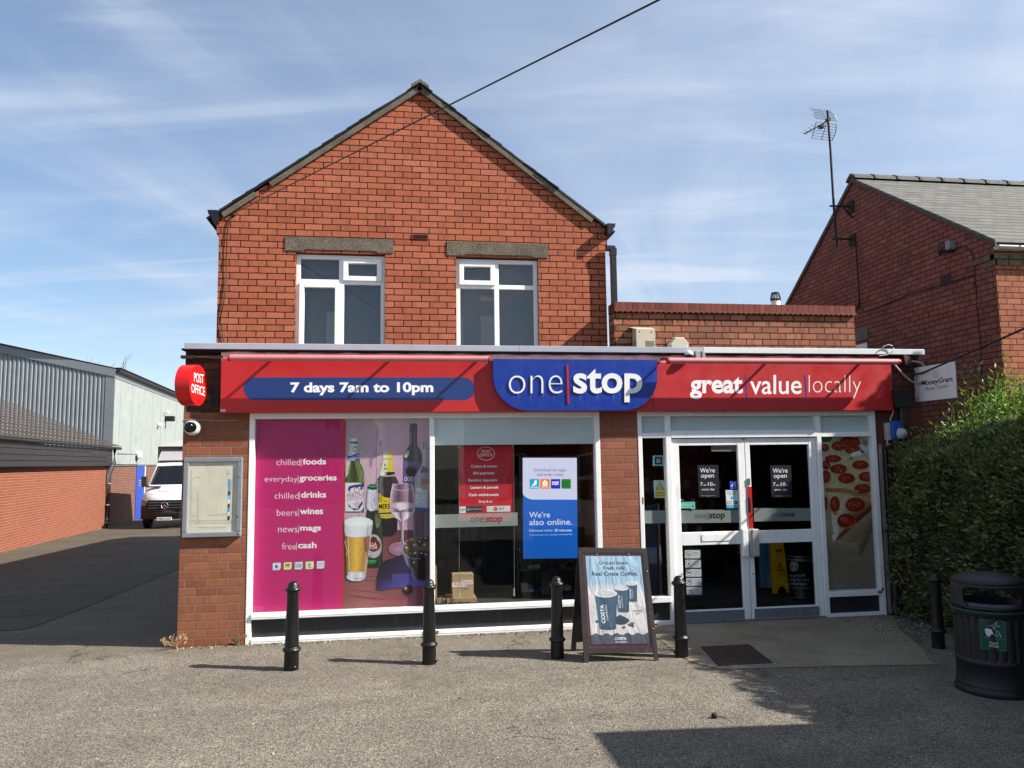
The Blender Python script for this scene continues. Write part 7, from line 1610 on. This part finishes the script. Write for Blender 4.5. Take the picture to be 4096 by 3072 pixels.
m.prism([S0+NS*.02+Vector((0, 0, zE0-.02)), S0+SIDE*L_+NS*.02+Vector((0, 0, zE0-.02)), S0+SIDE*L_+NS*.02+Vector((0, 0, zE0+.26)), S0+NS*.02+Vector((0, 0, zE0+.26))], NS*.02); m.prism([S0+NS*.02+Vector((0, 0, 1.98)), S0+SIDE*L_+NS*.02+Vector((0, 0, 1.98)), S0+SIDE*L_+NS*.02+Vector((0, 0, 2.05)), S0+NS*.02+Vector((0, 0, 2.05))], NS*.03)
m.build('sheet_joint', M_TRIM, wh)
m = MB(); m.tube([S0+NS*.16+SIDE*-.1+Vector((0, 0, zE0+.30)), S0+NS*.16+SIDE*L_+Vector((0, 0, zE0+.30))], .085, 10); m.build('gutter', M_BLACKP, wh)
m = MB(); m.quad(S0+NS*.22+Vector((0, 0, zE0+.38)), S0+NS*.22+SIDE*L_+Vector((0, 0, zE0+.38)), S0-NS*14+SIDE*L_+Vector((0, 0, zE0+.38+slp*14.2)), S0-NS*14+Vector((0, 0, zE0+.38+slp*14.2)))
nn_ = 120
for i in range(nn_): q = S0+NS*.25+SIDE*(L_*i/nn_)+Vector((0, 0, zE0+.385)); m.prism([q, q+SIDE*.06, q+SIDE*.09+Vector((0, 0, .05)), q+SIDE*-.03+Vector((0, 0, .05))], -NS*.6)
m.build('roof', paint('dark_sheet_roof', '3c3a38', 0.8, dirt=0.3), wh)
m = MB(); m.quad(S0+NS*.0+Vector((0, 0, -1)), S0+SIDE*L_+Vector((0, 0, -1.4)), S0+SIDE*L_+Vector((0, 0, 2.0)), S0+Vector((0, 0, 2.0))); m.quad((xc, WY, -1), (xc-14, WY, -1), (xc-14, WY, 2.0), (xc, WY, 2.0)); m.build('brick_base', M_WHB, wh)
def on_side(T, off=0.0):
    v = ray(T); o_ = S0+NS*off; return CAM+v*(NS.dot(o_-CAM)/NS.dot(v))
da = on_side(zL(1797, 700)); db = on_side(zL(1905, 700)); zg_ = gz(da.y)
m = MB(); m.prism([Vector((da.x, da.y, zg_))+NS*.03, Vector((db.x, db.y, zg_))+NS*.03, Vector((db.x, db.y, 1.95))+NS*.03, Vector((da.x, da.y, 1.95))+NS*.03], -NS*.06); dd_ = m.build('door', paint('blue_steel_door', '1c3fa0', 0.45, dirt=0.1), wh)
a_ = (db-da).normalized(); m = MB(); m.prism([Vector((db.x, db.y, zg_))+NS*.05, Vector((db.x, db.y, zg_))+a_*.09+NS*.05, Vector((db.x, db.y, 1.95))+a_*.09+NS*.05, Vector((db.x, db.y, 1.95))+NS*.05], -NS*.06); m.build('frame', M_UPVC, dd_)
m = MB()
for k in range(3): q = Vector((da.x, da.y, 1.25-k*.12))+a_*.45+NS*.04; m.prism([q, q+a_*.5, q+a_*.5+Vector((0, 0, .04)), q+Vector((0, 0, .04))], -NS*.005)
m.build('notice', M_CABLEG, dd_)
c = on_side(zA(1465, 808), .25); m = MB(); m.bevbox(c.x-.22, c.x+.28, c.y-.12, c.y+.12, c.z-.16, c.z+.14, .04); m.tube([c+Vector((-.3, 0, -.2)), c+Vector((-.28, 0, .15))], .10, 8); m.tube([c, c-NS*.3], .05, 6); tag(m.build('floodlight', M_BLACKP), 'black floodlight high on the pale cladding', 'light')
c = on_side(zA(1448, 758), .2); m = MB(); m.lathe([(.001, .11), (.09, .08), (.11, 0), (.09, -.05), (.001, -.06)], c, 14); tag(m.build('sensor', M_UPVC), 'small white sensor just above the floodlight', 'sensor')
c = on_side(zA(1380, 866), .12); m = MB(); m.lathe([(.001, .13), (.12, .10), (.15, 0), (.12, -.08), (.001, -.10)], c, 14); tag(m.build('sensor', M_UPVC), 'white bulkhead lamp left of and below the floodlight', 'lamp')
c = on_side(zA(1196, 1116), .12); m = MB(); m.bevbox(c.x-.10, c.x+.16, c.y-.08, c.y+.1, c.z-.18, c.z+.14, .03); m.m = 1; m.bevbox(c.x-.14, c.x-.02, c.y-.1, c.y+.06, c.z-.3, c.z-.05, .02); tag(m.build('wall_lamp', [M_UPVC, M_BLACKP]), 'white and black lamp low on the pale cladding above the blue door', 'lamp')
# bare twigs of a bush behind the warehouse roof
m = MB(); rnd = random.Random(4); c = on_y(zA(745, 345), WY+3)
for i in range(11): an = rnd.uniform(-.9, .9); L = rnd.uniform(.35, .9); p = c+Vector((rnd.uniform(-.35, 1.9), 0, -.7)); m.tube([p, p+Vector((math.sin(an)*L*.5, 0, .45+L*.5)), p+Vector((math.sin(an)*L, .1, .45+L))], [.014, .01, .004], 4, False)
tag(m.build('bare_bush', paint('bare_twig', '5a5a4a', 0.9)), 'twiggy bush top showing over the warehouse roof edge', 'bush')

# ---- van
vg = on_g((500+430*.24116, 1750+1510*.24116)); vy = vg.y-.45; vz = gz(vg.y)
VXc = -8.79
van = thing('delivery_van', 'white box van with dark bumper and grille facing out beside the warehouse', 'van', (VXc, vy, vz))
def V(x, y, z): return Vector((VXc+x, vy+y, vz+z))
M_VW = paint('van_white', 'e2e2e2', 0.3, dirt=0.05); M_VB = paint('van_black_plastic', '2e2927', 0.6, dirt=0.15); M_VG = paint('van_grille', '0c0c0e', 0.35)
def loft(m, secs, closed=False, smooth=True):
    n_ = len(secs[0]); b = [v for s in secs for v in s]; m.add(b, [(i*n_+j, i*n_+j+1, (i+1)*n_+j+1, (i+1)*n_+j) for i in range(len(secs)-1) for j in range(n_-1)], smooth)
def row(z, y, w, rake=.0, rnd_=.18):   # one horizontal section across the nose of the van, bowed at the corners
    return [V(sx*w, y+rnd_*(abs(sx)**3.2)+(1.3 if abs(sx) >= .999 and False else 0), z) for sx in (-1, -.97, -.9, -.75, -.5, -.25, 0, .25, .5, .75, .9, .97, 1)]
m = MB()
loft(m, [row(1.02, -.02, .97, 0, .34), row(1.10, -.03, .96, 0, .36), row(1.32, .06, .94, 0, .36), row(1.58, .42, .93, 0, .30), row(1.68, .62, .92, 0, .26)])
loft(m, [row(2.42, 1.34, .80, 0, .12), row(2.52, 1.46, .82, 0, .10), row(2.62, 1.75, .84, 0, .06), row(2.70, 2.3, .85, 0, 0)])
for s in (-1, 1):
    m.add([V(s*.97, .32, 1.02), V(s*.96, .34, 1.1), V(s*.94, .42, 1.32), V(s*.93, .72, 1.58), V(s*.92, .88, 1.68), V(s*.80, 1.46, 2.42), V(s*.82, 1.56, 2.52), V(s*.85, 2.3, 2.70), V(s*.98, 2.3, 1.6), V(s*.99, 2.3, .5), V(s*.99, 1.3, .5)], [list(range(11))])
    m.prism([V(s*.92, .80, 1.66), V(s*.80, 1.40, 2.44), V(s*.74, 1.36, 2.44), V(s*.86, .74, 1.66)], (0, .05, 0))
m.build('cab', M_VW, van)
m = MB(); loft(m, [row(1.66, .60, .87, 0, .22), row(2.05, .98, .82, 0, .17), row(2.44, 1.36, .76, 0, .11)]); m.build('windscreen', paint('van_glass', '0d1216', 0.05, dirt=0.0), van)
m = MB(); m.prism([V(-.86, .42, 1.585), V(-.30, .32, 1.585), V(-.30, .40, 1.64), V(-.84, .52, 1.64)], (0, .03, .0)); m.build('scuttle', M_VG, van)
m = MB(); loft(m, [row(.38, -.06, .92, 0, .30), row(.44, -.13, .95, 0, .32), row(.70, -.14, .98, 0, .34), row(.86, -.10, .985, 0, .36), row(1.03, -.03, .975, 0, .34)])
for s in (-1, 1): m.prism([V(s*.98, .25, .38), V(s*.985, .25, 1.03), V(s*.99, 1.4, 1.03), V(s*.99, 1.4, .95), V(s*.985, .5, .95), V(s*.98, .42, .38)], (s*-.03, 0, 0))
m.build('bumper', M_VB, van)
m = MB(); m.prism([V(-.66, -.075, 1.11), V(.66, -.075, 1.11), V(.66, -.12, .78), V(.58, -.135, .70), V(-.58, -.135, .70), V(-.66, -.12, .78)], (0, .05, 0)); m.prism([V(-.55, -.15, .60), V(.55, -.15, .60), V(.52, -.15, .50), V(-.52, -.15, .50)], (0, .02, 0)); gr = m.build('grille', M_VG, van)
m = MB()
for z in (.80, .90, 1.0): m.prism([V(-.60, -.16, z), V(.60, -.16, z), V(.60, -.13, z+.045), V(-.60, -.13, z+.045)], (0, .02, 0))
m.build('grille_bar', paint('dark_chrome', '4a4a4c', 0.25, 0.6), gr)
m = MB(); cz = .905; yy = -.185
n_ = 28; rg = [V(.125*math.cos(2*math.pi*i/n_), yy, cz+.125*math.sin(2*math.pi*i/n_)) for i in range(n_)]; m.tube(rg+[rg[0]], .013, 6, False)
for an in (90, 210, 330):
    d_ = Vector((math.cos(R(an)), 0, math.sin(R(an)))); p_ = Vector((-d_.z, 0, d_.x)); c_ = V(0, yy, cz); m.prism([c_+p_*.022, c_+d_*.12, c_-p_*.022], (0, .012, 0))
m.build('emblem', paint('chrome', 'c9c9cc', 0.15, 0.9), van)
for s in (-1, 1):
    m = MB(); m.prism([V(s*.70, -.06, 1.10), V(s*.92, .09, 1.16), V(s*.965, .20, 1.05), V(s*.955, .17, .92), V(s*.74, -.03, .90)], (0, .05, 0)); m.build('headlight', paint('headlight_lens', '9a8a80', 0.12), van)
    m = MB(); m.bevbox(VXc+s*1.10-.11, VXc+s*1.10+.11, vy+.88, vy+1.0, vz+1.60, vz+2.02, .03); m.tube([V(s*1.02, .95, 1.66), V(s*.9, 1.0, 1.66)], .03, 6); m.build('mirror', M_VB, van)
    w_ = MB(); w_.lathe([(.20, -.10), (.33, -.11), (.345, -.08), (.345, .08), (.33, .11), (.2, .10)], V(s*.88, .85, .345), 28, 'x'); wh_ = w_.build('wheel', paint('tyre', '111111', 0.8), van)
    w_ = MB(); w_.lathe([(.001, s*.09), (.20, s*.10), (.20, s*.11)], V(s*.88, .85, .345), 20, 'x'); w_.build('rim', paint('steel_rim', '6f7073', 0.4, 0.6), wh_)
pv = Plane(V(0, -.165, .6), (0, -1, .0)); zv = zm(500, 1750, .24116)
m = MB(); m.bevbox(VXc-.275, VXc+.275, vy-.185, vy-.15, vz+.34, vz+.46, .006); m.build('number_plate', paint('plate_white', 'cfcfcb', 0.4), van)
a = Art(Plane(V(0, -.186, .4), (0, -1, 0)), zv)
c0, c1 = V(-.25, -.186, .362), V(.25, -.186, .362)
def projT(p):
    d_ = p-CAM; z_ = d_.dot(_f); return (2048+FPX*d_.dot(CR)/z_, 1536-FPX*d_.dot(CU)/z_)
a.k = lambda x, y: (x, y)
q0, q1, q2 = projT(c0), projT(c1), projT(V(-.25, -.186, .44)); a.text('WM73 UAT', q0, q1, q0[1]-q2[1], '17171a', 0.012); a.build('plate_characters', M_PLAIN, van)
hp = Plane(V(0, .20, 1.42), (V(0, .42, 1.58)-V(0, .06, 1.32)).cross(Vector((1, 0, 0)))); a = Art(hp); a.lay = 450
q0, q1 = projT(V(-.36, .22, 1.43)), projT(V(.40, .22, 1.43)); a.text('Greencore', q0, q1, 6.2, '22262a', 0.01, 0.3); q0, q1 = projT(V(-.64, .1, 1.32)), projT(V(-.52, .1, 1.32)); a.text('HS6', q0, q1, 3.6, '22262a', 0.02, .3); a.build('bonnet_lettering', M_PLAIN, van)
m = MB(); m.bevbox(VXc-1.02, VXc+1.02, vy+2.35, vy+6.2, vz+.75, vz+3.22, .02); m.build('load_box', paint('van_box_white', 'c9c8c6', 0.45, dirt=0.08), van)
m = MB()
for x in (-1.03, .95): m.bevbox(VXc+x, VXc+x+.08, vy+2.32, vy+2.40, vz+.75, vz+3.24, .01)
m.bevbox(VXc-1.03, VXc+1.03, vy+2.32, vy+2.40, vz+3.12, vz+3.24, .01); m.build('box_edge', paint('box_edge_grey', '8a847c', 0.5), van)
m = MB(); m.bevbox(VXc-.95, VXc-.90, vy+2.30, vy+2.33, vz+2.1, vz+3.1, .005); m.build('red_stripe', paint('box_red', '8a2a26', 0.5), van)
m = MB(); sec = [[V(-.95+i*.19, 2.0+.0, 3.22+.22*math.sin(math.pi*i/10)) for i in range(11)], [V(-.95+i*.19, 3.2, 3.22+.30*math.sin(math.pi*i/10)) for i in range(11)], [V(-.95+i*.19, 6.1, 3.22+.25*math.sin(math.pi*i/10)) for i in range(11)]]; loft(m, sec); m.poly(sec[0]); m.build('box_roof', M_VW, van)
m = MB(); m.prism([V(-.78, 1.5, 2.64), V(.78, 1.5, 2.64), V(.85, 2.3, 3.15), V(-.85, 2.3, 3.15)], (0, .05, 0)); m.poly([V(-.78, 1.5, 2.64), V(-.85, 2.3, 3.15), V(-.85, 2.3, 2.65)]); m.build('air_deflector', paint('deflector_grey', '9a9a9a', 0.4), van)

# ------------------------------------------------------------------ across the road, behind the viewer (seen only as reflections)
def far_house(label, x0, x1, y, zE_, col):
    t = thing('far_house', label, 'house', ((x0+x1)/2, y, 0)); zr_ = zE_+2.6; ym = y-4
    m = MB(); m.quad((x0, y, 0), (x1, y, 0), (x1, y, zE_), (x0, y, zE_)); m.quad((x0, y-8, 0), (x1, y-8, 0), (x1, y-8, zE_), (x0, y-8, zE_))
    for x in (x0, x1): m.poly([(x, y, 0), (x, y, zE_), (x, ym, zr_), (x, y-8, zE_), (x, y-8, 0)])
    m.build('wall', col, t)
    m = MB(); m.quad((x0-.3, y+.3, zE_-.1), (x1+.3, y+.3, zE_-.1), (x1+.3, ym, zr_), (x0-.3, ym, zr_)); m.quad((x0-.3, y-8.3, zE_-.1), (x1+.3, y-8.3, zE_-.1), (x1+.3, ym, zr_), (x0-.3, ym, zr_)); m.build('roof', M_SLATE, t)
    n_ = int((x1-x0)/3)
    for i in range(n_):
        for z in (0.9, 3.5):
            xx = x0+(x1-x0)*(i+.5)/n_; m = MB(); m.box(xx-.6, xx+.6, y, y+.05, z, z+1.3); w_ = m.build('window', M_UPVC, t); m = MB(); m.box(xx-.52, xx-.02, y+.05, y+.055, z+.08, z+1.22); m.box(xx+.02, xx+.52, y+.05, y+.055, z+.08, z+1.22); m.build('pane', paint('far_pane', '1a2026', 0.1), w_)
far_house('white rendered house across the road behind the viewer', -9.5, -1.0, -30, 5.4, paint('white_render', 'c9c6be', 0.8))
far_house('red brick house across the road behind the viewer', 4.5, 16.0, -32, 5.2, M_OUT)
